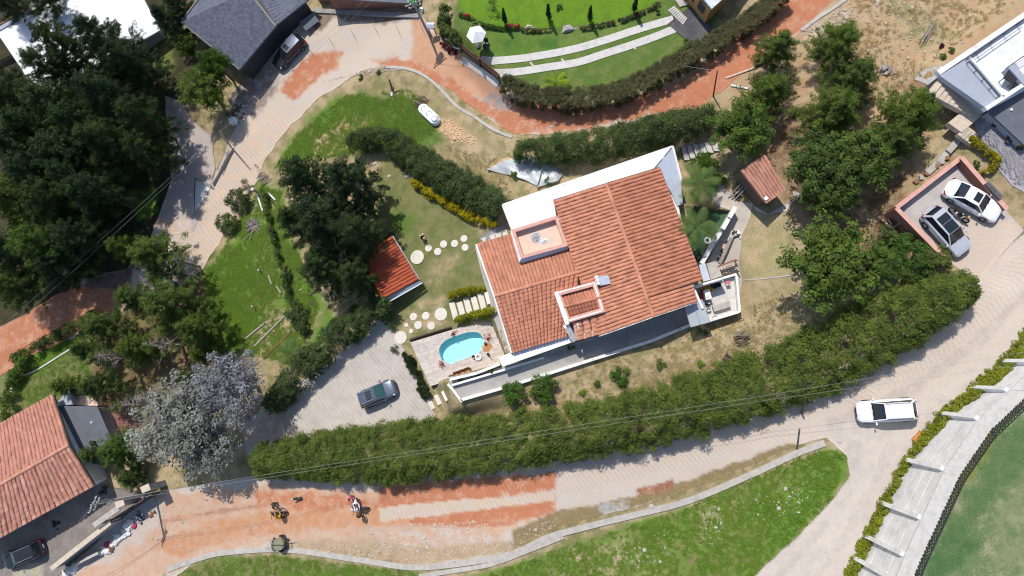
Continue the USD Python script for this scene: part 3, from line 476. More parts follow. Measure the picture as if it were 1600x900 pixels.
# light well with its own little gable
wp = [(867,456),(931,438.5),(946,487),(885.5,505)]; wz = h0+3.9
w('light_well', ring(wp, h0+2.2, wz, .42), 'pink_trim', house)
for a, b in zip(wp, wp[1:]+wp[:1]):
    pa, pb = U(a, wz), U(b, wz); c = np.mean([U(q, wz) for q in wp], 0); w('well_coping', bar(pa+(c-pa)*.11+[0,0,.012], pb+(c-pb)*.11+[0,0,.012], .12, .05), 'white_wall', house)
w('well_wall', [bar(U((868.5,457),wz-.55), U((886.5,508),wz-.55), .34, 1.15), bar(U((885,509),wz-.5), U((897,531),h0+2.2), .5, .5)], 'white_wall', house)
WA, WB, WC, WD, WE, WF = U((874,461),wz-.5), U((929,446),wz-.5), U((881,480),wz-.12), U((938,465),wz-.12), U((888,499),wz-.5), U((942,484),wz-.5)
slope(house, WA, WB, WD, WC, .3, .4, 'tile_pale', seed=6); slope(house, WE, WF, WD, WC, .3, .4, 'tile_deep', seed=7); ridge(house, WC, WD, .28, 'tile_pale')
XA, XB, XC, XD = U((897,503),h0+3.35), U((945,489),h0+3.35), U((951,516),h0+2.8), U((901,530),h0+2.8)
slope(house, XD, XC, XB, XA, .8, .4, 'tile_pale', name='porch_roof', seed=8)
w('porch_edge', [bar(XA+[0,0,.08], XD+[0,0,.08], .22, .2), bar(XD+[0,0,.06], XC+[0,0,.06], .3, .2)], 'pink_trim', house); w('porch_coping', [bar(XB+[0,0,.1], XC+[0,0,.1], .14, .2), bar(XA+[.28,-.1,.14], XD+[.3,.25,.14], .14, .16), bar(XD+[.3,.3,.14], XC+[-.1,.3,.14], .14, .16)], 'white_wall', house)
w('skylight', [bar(U((935.5+i*4.2,432.5-i*.8),h0+4.0), U((939.5+i*4.2,446-i*.8),h0+3.9), .24, .12) for i in range(4)], 'pale_metal', house, label='grey corrugated skylight above the light well')
w('vent_cap', [box(U((932+i*1.4,433+5*i),h0+4.05), (.32,.28,.2), bevel=.05) for i in range(3)], 'plastic_white', house)
# south slab roof over the entrance and the glass canopy
w('entrance_roof', prism([U(q, h0+1.7)[:2] for q in [(779,558),(801,550),(885,522.5),(884,511),(890,509),(896,534),(785,573)]], h0+1.45, h0+1.7), 'white_roof', house)
w('porch_post', [bar(U((788+i*26,566-8.5*i),h0+1.45), U((788+i*26,566-8.5*i),h0+1.45)*[1,1,0]+[0,0,h0-.3], .22) for i in range(5)], 'white_wall', house)
w('canopy_frame', [bar(U(a,h0+2.3), U(b,h0+2.3), .07) for a, b in (((1070,477),(1097,468)),((1097,468),(1109,503)),((1109,503),(1079,511)),((1079,511),(1070,477)),((1083,472),(1094,507)))], 'steel', house)
w('glass_canopy', slab(U((1070,477),h0+2.3), U((1097,468),h0+2.3), U((1109,503),h0+2.26), U((1079,511),h0+2.26), .02), 'clear_sheet', house)
wl = np.array(low.exterior.coords)[:-1]
for i, (s, e) in enumerate(((7,8),(8,9),(10,0))): 
    a, b = wl[s%len(wl)], wl[e%len(wl)]; window(house, a+(b-a)*.3, a+(b-a)*.6, h0+.4, h0+1.5)

# crumpled plastic on the terrace
def crumple(c, rx, ry, h, seed, n=9, rz=0):
    u = np.linspace(-1,1,n); X, Y = np.meshgrid(u, u, indexing='ij'); r = np.random.default_rng(seed)
    z = h*(r.random((n,n)))*np.clip(1.2-np.hypot(X,Y),.1,1); k = (1+.25*(r.random((n,n))-.5)); X, Y = X*rx*k*np.sqrt(1-Y**2/2.2), Y*ry*k*np.sqrt(1-X**2/2.2)
    v = np.stack([X*math.cos(rz)-Y*math.sin(rz), X*math.sin(rz)+Y*math.cos(rz), z], -1).reshape(-1,3)+c; i = (np.arange(n-1)[:,None]*n+np.arange(n-1)).ravel()
    return TM(v, np.vstack([np.c_[i,i+n,i+n+1], np.c_[i,i+n+1,i+1]]))
t = place('plastic_sheet', 'crumpled clear plastic sheet left on the peach roof terrace', 'plastic sheet', U((842,372),h0+2.66)); w('sheet', crumple(U((837,371),h0+2.67), .42, .5, .3, 4), 'clear_sheet', t); w('bag', crumple(U((850,377),h0+2.67), .4, .22, .25, 5, rz=.4), 'foam', t)

def shed(label, px, z, hh, wallmat, tilemat, tw, tl, drop, low_edge, cat='shed', ov=.3, seed=20):
    """Single-pitch roof; px the four corners, low_edge the index of the first corner of the lower edge."""
    q = px[low_edge:]+px[:low_edge]; e0, e1, r1, r0 = U(q[0],z+hh-drop), U(q[1],z+hh-drop), U(q[2],z+hh), U(q[3],z+hh)
    t = place('tiled_shed', label, cat, np.mean([e0,e1,r1,r0],0)*[1,1,0]+[0,0,z])
    g = np.array(Polygon([e0[:2],e1[:2],r1[:2],r0[:2]]).buffer(-ov, join_style=2).exterior.coords)[:-1]
    w('wall', prism(g, z-1.5, z+hh-drop-.12), wallmat, t); slope(t, e0, e1, r1, r0, tw, tl, tilemat, seed=seed)
    return t, (e0, e1, r1, r0), g
zs = float(P((610,420))[2]); sh, sc, sg = shed('small garden shed with red-orange tile roof and grey gutter beside the big dark cypress', [(612,369),(654,437),(597,468),(565,401)], zs, 2.7, 'grey_wall', 'tile_shed', .33, .4, .45, 0)
w('gutter', bar(sc[0]+[.08,0,-.05], sc[1]+[.08,0,-.05], .16, .14), 'blue_grey', sh); w('lean_roof', slab(U((598,469),zs+2.3), U((657,438),zs+2.3), U((660,441.5),zs+2.1), U((601,475),zs+2.1), .08), 'blue_grey', sh); w('lean_edge', bar(U((602,475),zs+2.1), U((660,442),zs+2.1), .08), 'pale_metal', sh); w('door', box(np.r_[sg.mean(0), zs+1.0]+[.9,-1.35,0], (.8,.06,2.0), rz=.5), 'wood_brown', sh)
zs = float(P((1195,295))[2])+.3; sh, sc, sg = shed('small wooden shed with faded pink tile roof below the green trees', [(1157,267),(1195.5,241),(1227.5,296),(1196,318)], zs, 2.6, 'wood_dark', 'tile_pink', .30, .45, .4, 2)
c = sg.mean(0)
for i in range(9):
    a = sg[0]+(sg[3]-sg[0])*((i+.1)/9); b = sg[0]+(sg[3]-sg[0])*((i+.9)/9); d = unit(np.r_[(a+b)/2-c, 0])*.04; m = np.r_[(a+b)/2,0]+d
    w('plank', box(m+[0,0,zs+.95], (np.linalg.norm(b-a), .05, 2.1), rz=math.atan2(*(b-a)[::-1])), 'wood_grey' if i % 3 == 1 else 'wood_dark', sh)
w('skylight_tile', box(U((1197,310),zs+2.45), (.34,.3,.1), rz=.9), 'plastic_white', sh)

# pink tiled house at the lower left
z4 = LOFT_Z; hz, hr = z4+3.3, z4+4.6
pink = place('pink_roofed_house', 'house with pinkish clay tile gable roof cut off by the lower left edge', 'house', at((40,740)))
E0, E1, G0, G1, S0, S1 = U((-60,696),hz), U((83,617),hz), U((-60,792.5),hr), U((108,695.5),hr), U((-60,873),hz), U((147,758),hz)
w('wall', prism(np.array(Polygon([q[:2] for q in (E0,E1,G1,S1,S0,G0)]).buffer(-.5, join_style=2).exterior.coords)[:-1], z4-.5, hz-.1), 'white_wall', pink)
slope(pink, E0, E1, G1, G0, .42, .55, 'tile_pink', seed=11); slope(pink, S0, S1, G1, G0, .5, .56, 'tile_pink', seed=12, single=True); ridge(pink, G0, G1, .42, 'tile_pink')
w('fascia', [bar(E1+[.05,0,-.05], G1+[.05,0,-.05], .1, .2), bar(G1+[.05,0,-.05], S1+[.05,0,-.05], .1, .2), bar(S0+[0,-.06,-.06], S1+[0,-.06,-.06], .1, .16)], 'wood_dark', pink)
ann = place('flat_roof_annex', 'dark grey flat roofed annex between the pink tiled roof and the red brick patio', 'annex', at((130,665)))
az = z4+2.6; w('wall', prism(inset([(91,634),(152,635),(176,690),(150,722),(118,722)], az, .12), z4-1, az-.1), 'grey_wall', ann); w('flat_roof', prism([U(q,az)[:2] for q in [(91,634),(152,635),(176,690),(150,722),(118,722)]], az-.1, az), 'dark_slab', ann)
w('side_wall', prism([U(q,z4+2.2)[:2] for q in [(87,631),(107,608.5),(114,632),(92,634)]], z4-1, z4+2.2), 'blue_grey', ann); w('roof_vent', box(U((144,692),az+.1), (.6,.35,.2), rz=.1), 'black_wall', ann); w('roof_hatch', box(U((143,660),az+.04), (.25,.18,.08)), 'pale_metal', ann)
w('balcony', prism([U(q,z4+1.5)[:2] for q in [(113,633),(125,617),(150,622),(153,634)]], z4-1, z4+1.5), 'peach_floor', ann); w('balcony_rail', [bar(U(a,z4+2.4), U(b,z4+2.4), .05) for a, b in (((118,630),(136,616)),((136,616),(150,622)),((121,633),(126,619)))], 'dark_metal', ann)

# white metal roof, top left
z5 = float(P((120,60))[2]); wt = z5+2.4
wh = place('white_metal_roof_building', 'long building with bright white metal roof behind the dark conifers', 'building', at((120,70)))
RF = [(-60,84),(110,-16),(215,-20),(250,47),(60,156),(35,110),(0,58)]
w('wall', prism(inset(RF, wt, .4), z5-1, wt-.2), 'grey_wall', wh); w('roof', prism([U(q,wt)[:2] for q in RF], wt-.2, wt), 'white_roof', wh)
w('gutter', bar(U((-50,74),wt+.05), U((112,-20),wt+.05), .45, .18), 'blue_grey', wh); w('eave_trim', bar(U((-50,68),wt+.02), U((112,-26),wt+.02), .14, .2), 'brick_clay', wh)
w('skylight', slab(U((10,53),wt+.02), U((18,48),wt+.02), U((37,77),wt+.02), U((29,82),wt+.02), .03), 'foam', wh); w('roof_seam', [bar(U((40+i*34,6+i*20-40),wt+.02), U((58+i*34,40+i*20-40),wt+.02), .03, .04) for i in range(5)], 'white_wall', wh)
w('dish', [lathe([(0,0),(.35,.05),(.5,.15),(.48,.16),(.33,.07),(0,.03)], 16).apply_translation(U((53,10),wt+.5)), bar(U((53,10),wt), U((53,10),wt+.5), .06)], 'plastic_white', wh)

# slate roofed building
z6 = float(P((400,80))[2]); zr = z6+3.7
sl = place('slate_roof_building', 'tall dark building with blue-grey shingle roof beside the black parked car', 'building', at((390,60)))
A6, B6, C6, D6 = U((320,-14),zr-.2), U((283,34.5),zr-.2), U((374,109),zr-.3), U((431,41),zr+.1)
T6 = U((388,-14),zr+.15)
w('wall', prism(np.array(Polygon([q[:2] for q in (A6,B6,C6,D6,U((487,-4),zr),T6)]).buffer(-.35, join_style=2).exterior.coords)[:-1], z6-1, zr-.6), 'black_wall', sl)
def shingles(e0, e1, r1, r0, l=.45, wd=.55):
    e0, e1, r1, r0 = map(np.asarray, (e0,e1,r1,r0)); nr = int(np.linalg.norm(r0-e0)/l); nc = int(np.linalg.norm(e1-e0)/wd); m = []; r = np.random.default_rng(4); n = unit(np.cross(e1-e0, r0-e0)); n = n if n[2]>0 else -n
    f = lambda u, v: (e0*(1-u)+e1*u)*(1-v)+(r0*(1-u)+r1*u)*v
    for i in range(nr):
        for j in range(-(i%2), nc):
            u0, u1 = max((j+.5*(i%2))/nc,0), min((j+1+.5*(i%2)-.03)/nc,1); v0, v1 = i/nr, min((i+1.2)/nr,1); h = .035+r.random()*.02
            if u1-u0 > .005: m.append(TM([f(u0,v0)+n*h, f(u1,v0)+n*h, f(u1,v1)+n*.012, f(u0,v1)+n*.012, f(u0,v0), f(u1,v0)], [[0,1,2],[0,2,3],[4,5,1],[4,1,0]]))
    return trimesh.util.concatenate(m)
per_island('shingle', [(0,(.085,.098,.135)),(.4,(.11,.122,.16)),(.7,(.095,.115,.165)),(1,(.145,.15,.185))], .85, .2, 2.6, .5, bump=.3)
r6 = w('roof', [slab(B6, C6, D6, T6, .2), slab(A6, B6, T6, T6+[0,.01,0], .2)], 'slate', sl); w('shingles', shingles(B6, C6, D6, T6), 'shingle', r6, kind='stuff')
E6 = [U((431,40),zr-.1), U((486,-4),zr-.3), U((470,-16),zr-.1), U((400,-16),zr-.05)]
r6b = w('roof', slab(*E6, .2), 'slate', sl); w('shingles', shingles(*E6), 'shingle', r6b, kind='stuff'); w('roof_trim', [bar(A6, B6, .14, .2), bar(B6, C6, .1, .2), bar(T6+[0,0,.06], D6+[0,0,.06], .12, .1)], 'dark_metal', sl)
w('lower_canopy', slab(U((467,35),z6+2.0), U((488,20),z6+2.0), U((499,32),z6+1.8), U((478,48),z6+1.8), .12), 'dark_slab', sl)

# timber house at the top
z7 = GARDEN_Z; zt = z7+3.0
tm = place('timber_house', 'timber clad house with grey metal roof beyond the striped garden drive', 'house', at((1115,10)))
fp = [U(q,zt)[:2] for q in [(1062,-48),(1112,14.5),(1170,-38),(1120,-90)]]; fi = np.array(Polygon(fp).buffer(-.15, join_style=2).exterior.coords)[:-1]
w('wall', prism(fi, z7-.5, zt-.1), 'wood_gold', tm); w('roof', prism(fp, zt-.1, zt+.08), 'pale_metal', tm)
a, b = U((1084,-1),z7+1.5), U((1111,33),z7+1.5)
k = np.argsort([-(q@np.array([-.5,-1.0])) for q in fi])[:2]; c1 = fi[k[0]]; others = [q for i, q in enumerate(fi) if i != k[0]]; lf = min(others, key=lambda q: q[0])
lf = max([q for q in fi if q[0] < c1[0]-1], key=lambda q: -np.linalg.norm(q-c1)); dd = lf-c1; nrm = unit(np.r_[-dd[1], dd[0], 0]); nrm = nrm if nrm[0] < 0 else -nrm
for i in range(14):
    p0, p1 = c1+dd*((i+.06)/14), c1+dd*((i+.94)/14); m = np.r_[(p0+p1)/2, 0]+nrm*.03
    w('board', box(m+[0,0,z7+1.4], (np.linalg.norm(p1-p0), .05, 2.8), rz=math.atan2(dd[1], dd[0])), 'wood_gold', tm)
for fr in (.22,.55): m = np.r_[c1+dd*fr,0]+nrm*.07; w('window', box(m+[0,0,z7+1.7], (.9,.06,1.5), rz=math.atan2(dd[1],dd[0])), 'car_glass', tm)
w('roof_vent', box(U((1116,7),zt+.12), (.3,.25,.1), rz=-.8), 'plastic_white', tm)

# grey house at the right
z8 = GREY_Z; gz = z8+1.5
gh = place('grey_terrace_house', 'modern grey and white house with roof terrace, thin railings and outdoor furniture', 'house', at((1560,130)))
FL = [(1466,117),(1640,0),(1720,60),(1640,120),(1545,172)]
w('wall', prism(inset(FL, gz, .1), z8-1.5, gz-.2), 'grey_wall', gh); w('terrace_floor', prism([U(q,gz)[:2] for q in FL], gz-.2, gz), 'white_roof', gh)
w('flat_roof', prism([U(q,gz+.5)[:2] for q in [(1468,118),(1510,92),(1563,155),(1541,169)]], gz, gz+.5), 'blue_grey', gh)
w('parapet', [bar(U((1464,115.5),gz+.25), U((1650,-10),gz+.25), .42, .5)], 'white_wall', gh); w('coping', bar(U((1538,171.5),gz+.55), U((1640,106),gz+.55), .32, .5), 'white_wall', gh); w('partition', bar(U((1510.5,92),gz+.4), U((1564,154),gz+.4), .14, .8), 'white_wall', gh)
for a, b in (((1514,90),(1600,30)),((1515,96),(1562,150)),((1583,99),(1640,60))):
    r = [bar(U(a,gz+.95), U(b,gz+.95), .05)] + [bar(U(a,gz+hh), U(b,gz+hh), .025) for hh in (.3,.6)]
    for i in range(5): q = np.array(a)+(np.array(b)-np.array(a))*i/4; p = U(q,gz+.95); r.append(bar(p*[1,1,0]+[0,0,gz], p, .05))
    w('railing', r, 'dark_metal', gh)
w('low_roof', prism([U(q,gz-.4)[:2] for q in [(1543,173),(1640,110),(1690,180),(1600,226)]], gz-.6, gz-.4), 'dark_slab', gh); w('low_wall', prism(inset([(1543,173),(1640,110),(1690,180),(1600,226)], gz-.4, .12), z8-1.5, gz-.6), 'grey_wall', gh)
w('blue_partition', bar(U((1574,106),gz+.45), U((1598,133),gz+.45), .55, .9), 'blue_grey', gh); w('roof_vent', lathe([(0,0),(.1,0),(.1,.15),(0,.16)],10).apply_translation(U((1579,172),gz-.4)), 'plastic_white', gh)
for q, n_ in (((1571,126),'black square table on the white roof terrace'), ((1585,134),'black bench by the blue partition of the roof terrace')):
    p = U(q, gz); t = place('terrace_table' if 'table' in n_ else 'terrace_bench', n_, n_.split()[1+('square' in n_)], p); s = (.95,.95) if 'table' in n_ else (.5,1.1)
    w('top', box(p+[0,0,.72 if 'table' in n_ else .45], (*s,.05), rz=-.6, bevel=.02), 'plastic_black', t)
    for sx in (-1,1):
        for sy in (-1,1): e = np.array([sx*s[0]*.42*math.cos(.6)+sy*s[1]*.42*math.sin(.6), -sx*s[0]*.42*math.sin(.6)+sy*s[1]*.42*math.cos(.6), 0]); w('leg', bar(p+e, p+e+[0,0,.7 if 'table' in n_ else .43], .05), 'dark_metal', t)

# dark walled yard at the top edge
tw_ = place('yard_wall', 'low brick yard wall in shade along the top edge behind the plaza', 'wall', at((590,14)))
a, b = P((500,2)), P((652,12))
w('brick_wall', slab(a+[0,.15,1.3], b+[0,.15,1.3], b+[0,-.15,1.3], a+[0,-.15,1.3], 1.6), 'brick_clay', tw_); w('kerb', bar(P((490,18))+[0,0,.1], P((655,26))+[0,0,.1], .5, .3), 'grey_concrete', tw_); w('coping', bar(a+[0,0,1.33], b+[0,0,1.33], .36, .06), 'concrete', tw_)
dk = place('dark_roof_building', 'black roofed building at the top edge left of the power pole', 'building', at((560,-15)))
zz = float(P((560,-10))[2]); w('roof', prism([U(q,zz+2.6)[:2] for q in [(495,-60),(505,-3),(650,6),(660,-60)]], zz+2.4, zz+2.6), 'dark_slab', dk); w('wall', prism(inset([(495,-60),(505,-3),(650,6),(660,-60)], zz+2.6, .4), zz-1, zz+2.4), 'brick_clay', dk)
# ------------------------------------------------------------------ trees, hedges, plants
def leafmesh(C, N, S, rng, aspect=.5, fold=.25):
    n = len(C); N = unit(N); t = unit(np.cross(N, rng.normal(size=(n,3)))); b = np.cross(N, t); S = np.broadcast_to(S, n)[:,None]
    v = np.stack([C-t*S, C-b*S*aspect+N*S*fold*rng.uniform(-1,1,(n,1)), C+t*S-N*S*.25, C+b*S*aspect+N*S*fold*rng.uniform(-1,1,(n,1))], 1).reshape(-1,3); i = np.arange(n)*4
    return TM(v, np.vstack([np.c_[i,i+1,i+2], np.c_[i,i+2,i+3]]))
def clumps(cen, rad, per, rng, up=.22, size=.13, aspect=.5, jit=.4, axes=None):
    """Leaves on the outside of small ellipsoids: cen (n,3), rad (n,3), axes (n,3,3) rows the ellipsoid's axes."""
    n = len(cen); d = unit(rng.normal(size=(n,per,3))); d[...,2] = np.where(d[...,2] < -.35, -d[...,2], d[...,2]); q = d*(rng.uniform(.55,1.1,(n,per,1)))*rad[:,None]
    if axes is not None: q = np.einsum('npk,nkj->npj', q, axes); d = np.einsum('npk,nkj->npj', d, axes)
    C = (cen[:,None]+q).reshape(-1,3); N = d.reshape(-1,3)+rng.normal(size=(n*per,3))*jit+[0,0,up]
    return leafmesh(C, N, size*rng.uniform(.6,1.3,n*per), rng, aspect)
def make_tree(style, seed, R, H):
    rng = np.random.default_rng(seed); tr = []; limbs = []; cen = []; rad = []; ax = []
    lean = rng.uniform(-.04,.04,2)*H
    top = np.array([lean[0], lean[1], H*.95]); zs = np.linspace(0,1,8); tp = np.c_[lean[0]*zs**1.5+.05*np.sin(zs*9), lean[1]*zs**1.5, zs*H*.93-.6*(zs==0)]
    R = R*1.0; nl, low = {'pine':(70,.22), 'cypress':(62,.15), 'open':(44,.25), 'broad':(46,.35), 'silver':(58,.4)}[style]
    trunk = tube(tp, np.linspace(.035*H, .008*H, 8)*.6+.02, 8); az = rng.uniform(0,6.28)
    for k in range(nl):
        u = (k+.5)/nl; az += 2.39996+rng.uniform(-.35,.35)
        if style in ('pine','open','cypress'): z = H*(low+(.95-low)*u**.85); reach = R*(1.02-u)**.55*rng.uniform(.62,1.12); rise = rng.uniform(-.02,.22)*reach
        else: z = H*(low+(.6-low)*u); reach = R*(math.sqrt(max(1-(u*1.0)**2.2,.02))*rng.uniform(.5,.88)+.10); rise = H*.28*math.sqrt(max(1-(reach/R/1.1)**2,0))+rng.uniform(0,.08)*H
        d = np.array([math.cos(az), math.sin(az), 0]); a = np.array([np.interp(z, tp[:,2], tp[:,0]), np.interp(z, tp[:,2], tp[:,1]), z]); e = a+d*reach+[0,0,rise]; side = np.array([-d[1], d[0], 0])
        m1 = a+(e-a)*.5+[0,0,-.04*reach]+side*rng.uniform(-.1,.1)*reach
        lw = 2.6 if style == 'open' else 1.0; limbs.append(tube([a, m1, a+(e-a)*.95], [(.012*H*(1-u*.6)*.5+.012)*(1+.3*lw), .018*lw, .008*lw], 4))
        if style == 'open' and k % 3 != 0: continue
        nb = max(2, int(reach/(.66 if style == 'silver' else .60))) if style != 'open' else max(2, int(reach/.9))
        for j in range(nb):
            f = ({'open': .62}.get(style, .28))+(1-({'open': .62}.get(style, .28)))*(j+rng.uniform(.2,.9))/nb; p = a*(1-f)+e*f + side*rng.normal()*.14*reach*f + [0,0,-.06*reach*(f*(1-f))*4+rng.normal()*.1]
            if style in ('pine','cypress','open'):
                dd = unit(d+side*rng.normal()*.45+[0,0,rng.uniform(-.05,.35)]); ss = unit(np.cross([0,0,1.0], dd)); cen.append(p); rad.append(np.array([.62,.36,.26])*rng.uniform(.7,1.25)*(R/3.4)**.5); ax.append(np.array([dd, ss, np.cross(dd,ss)]))
            else: cen.append(p); rad.append(np.array([.55,.55,.42])*rng.uniform(.65,1.25)*(R/3.4)**.5); ax.append(np.eye(3))
    per, size, asp = {'pine':(78,.105,.42), 'cypress':(80,.105,.48), 'open':(78,.10,.42), 'broad':(70,.125,.55), 'silver':(46,.125,.5)}[style]
    crown = clumps(np.array(cen), np.array(rad), per, rng, size=size, aspect=asp, axes=np.array(ax), jit=.34)
    return trunk, trimesh.util.concatenate(limbs), crown
PROTO = {}
def tree(name, style, mat, px, r_px, H, label, group=None, variant=0, bark='bark', R0=3.4, H0=9.0):
    p = P(px, H*.6); g = np.array([p[0], p[1], float(T(p[0], p[1]))]); R = r_px*(CAMZ-g[2]-H*.6)/F*1.0
    s = (R/R0, R/R0, H/H0); key = (name, style, mat, variant); rz = (px[0]*7.13+px[1]*3.7) % 6.28
    if key in PROTO:
        return copy_of(PROTO[key], g, rz, label, group, scale=s)
    t = thing(name, label, 'tree', g, rz, group, scale=s); PROTO[key] = t
    tr, li, cr = make_tree(style, variant*17+len(PROTO)*101, R0, H0)
    obj('trunk', tr, bark, t, smooth=True); obj('limbs', li, bark, t, smooth=True); obj('crown', cr, mat, t); return t
FOREST = 'dark conifers massed on the shady hillside at the left'
SAME = 'dark green conifer standing within the shady mass of the left hillside forest'
NEXT = iter(['dark conifer at the left edge just below the white metal roof','conifer in the second row below the white metal roof, nearer the left edge','conifer below the white metal roof, left of the ramp head','conifer at the left edge level with the fork of the roads','large conifer in the middle of the forest level with the fork','conifer left of the ramp, level with the parking slab','conifer at the left edge level with the white parking slab','conifer two crowns left of the bright grass patch','conifer directly above the bright grass patch','yellowish conifer two rows above the red dirt road','conifer at the left edge two rows above the red dirt road','conifer in the gap between the left edge rows, upper one','conifer in the centre of the forest, upper one','conifer in the gap between the left edge rows, lower one','conifer in the centre of the forest, lower one'])
for i, (x, y, r, h, lab) in enumerate([
    (100,72,48,12,'tall dark conifer whose pointed top reaches furthest across the white metal roof'), (165,62,50,12,'dark conifer in front of the middle of the white metal roof'), (208,98,42,11,'dark conifer by the right corner of the white metal roof'),
    (85,112,42,11,'dark conifer hiding the lower left corner of the white metal roof'), (25,160,55,12,None), (95,165,55,12,None), (160,150,50,12,None), (222,185,44,11,'dark conifer beside the head of the grey concrete ramp'), (30,235,55,12,None), (100,240,55,12,None),
    (170,225,50,12,None), (232,240,38,10,'dark conifer casting shade on the grey ramp just below its bend'), (20,310,55,12,None), (85,315,55,12,None), (150,300,48,11,None), (128,372,42,10,'dark conifer next to the small patch of bright grass beside the ramp'), (65,385,55,11,None), (8,390,45,11,None), (22,445,42,9,'dark conifer at the left edge just above the red dirt road'), (92,415,40,9,'lower conifer above the red dirt road at the left'), (55,200,50,12,None), (130,200,48,12,None), (60,275,50,12,None), (120,275,46,11,None), (8,4,28,9,'dark conifer in the upper left corner beyond the white metal roof'), (-12,118,34,11,'dark conifer at the left edge below the white metal roof'), (60,-8,30,9,'dark conifer top just showing at the upper edge beyond the gutter')]):
    tree('conifer_tree', 'pine', 'cypress' if i in (12,16,18) else 'pine', (x,y), r*1.12, h, lab or next(NEXT), FOREST, i % 3)
for x, y, r, h, lab in [(265,32,36,8,'dark conifer squeezed between the white metal roof and the slate roof'), (272,2,28,8,'half visible conifer at the top edge beside the slate roof')]: tree('conifer_tree', 'cypress', 'pine', (x,y), r, h, lab, None, 5)
tree('broadleaf_tree', 'broad', 'cypress', (318,138), 50, 7, 'green leafy tree at the fork of ramp and road below the slate roof'); tree('broadleaf_tree', 'broad', 'bright_leaf', (336,100), 30, 7.5, 'light green leafy tree touching the lower corner of the slate roof', variant=1); tree('broadleaf_tree', 'broad', 'cypress', (292,72), 24, 5, 'small leafy tree along the slate building side wall')
CY = 'green conifers round the pine slope at the left'
for x, y, r, h, lab, st, va in [(240,398,52,8,'conifer spreading over the junction of the ramp and the red road','cypress',1), (195,385,30,7,'small conifer left of the one over the ramp junction','cypress',2), (285,408,32,6,'conifer leaning to the pale road beside the lush slope','open',1),
    (262,475,58,9,'large dark green conifer at the edge of the lush grass slope','cypress',1), (215,470,40,8,'conifer left of the large one, above the bare branched ones','cypress',2), (305,515,44,8,'conifer just above the silver leaved tree','cypress',0),
    (250,535,36,7,'half bare conifer with grey branches showing beside the silver tree','open',0), (165,512,42,8,'conifer by the red road with its left flank dark','cypress',1), (170,556,34,7,'thin conifer with bare whitish branches round its trunk','open',2), (135,545,28,6,'small conifer at the corner of the little left lawn','cypress',0),
    (150,603,36,7,'conifer above the flat roofed annex','cypress',2), (195,632,28,6,'conifer over the red brick patio','open',1), (180,705,38,6,'bushy conifer between the annex and the silver tree','cypress',0), (145,708,24,5,'low conifer branch tree over the annex corner','cypress',1), (200,748,24,4,'small conifer by the gate pillar','cypress',2), (212,545,36,7,'conifer between the two bare branched ones above the silver tree','cypress',1), (318,555,26,6,'small conifer squeezed between the silver tree and the lush slope','cypress',0), (100,605,22,5,'small conifer on the little left lawn above the annex','cypress',2), (292,590,24,6,'dark conifer half hidden behind the silver trees','cypress',1)]:
    tree('conifer_tree', st, 'cypress', (x,y), r, h, lab, CY, va, 'bark_pale' if st == 'open' else 'bark')
for x, y, r, h, lab in [(282,662,76,10,'silver grey eucalyptus beside the red brick patio, left of the pair'), (362,605,62,10,'silver grey eucalyptus next to the driveway hedge'), (330,700,52,7,'lower silver grey eucalyptus above the red dirt road')]:
    tree('eucalyptus_tree', 'silver', 'silver_leaf', (x,y), r*1.12, h, lab, 'silver grey eucalyptus trees', 0 if r > 55 else 1, 'bark_pale')
BIG = 'big dark cypresses beside the garden shed'
for x, y, r, h, lab, va in [(478,285,50,11,'upper left cypress of the big dark clump by the garden shed',0), (545,285,54,11,'upper right cypress of the big dark clump, next to the lawn',1), (500,350,58,12,'central cypress of the big dark clump with bare twigs on top',2), (558,370,46,10,'cypress of the dark clump nearest to the shed roof',0), (505,420,46,9,'lower cypress of the dark clump above the mossy slope',1), (465,345,36,9,'left flank cypress of the dark clump facing the lush grass',2), (555,430,38,8,'cypress in the shade just left of the shed',1)]:
    tree('cypress_tree', 'cypress', 'pine', (x,y), r*1.12, h, lab, BIG, va)
RG = 'green cypresses on the dry slope at the right'
for x, y, r, h, lab, va, st in [(1215,76,36,6,'cypress nearest the red dirt road at the upper right',0,'cypress'), (1312,66,46,6.5,'spreading cypress topmost on the dry slope',1,'cypress'), (1200,145,40,6.5,'cypress below the topmost one by the road, over a wood plank',2,'cypress'), (1157,200,50,7,'bright green cypress at the end of the upper hedge',1,'broad'),
    (1338,118,40,6,'cypress on the dry slope beside the grey heap',2,'cypress'), (1303,172,52,7,'round cypress in the middle of the dry slope',0,'cypress'), (1232,130,26,5,'small cypress with a bare grey crown centre',1,'open'), (1425,180,54,7,'cypress next to the cream stairs of the grey house',1,'cypress'), (1390,222,40,6.5,'cypress just below the one by the stairs',2,'cypress'), (1288,262,60,7.5,'large bright cypress right of the wooden shed',0,'broad'),
    (1345,252,52,7,'cypress above the walled car park',1,'broad'), (1305,310,36,6,'lower cypress shading the bank beside the shed',2,'broad'), (1298,412,72,8,'largest round cypress above the long hedge',2,'broad'), (1375,415,34,4,'low dark cypress left of the car park bush',1,'broad')]:
    tree('cypress_tree', st, 'cypress', (x,y), r*1.14, h, lab, RG, va)

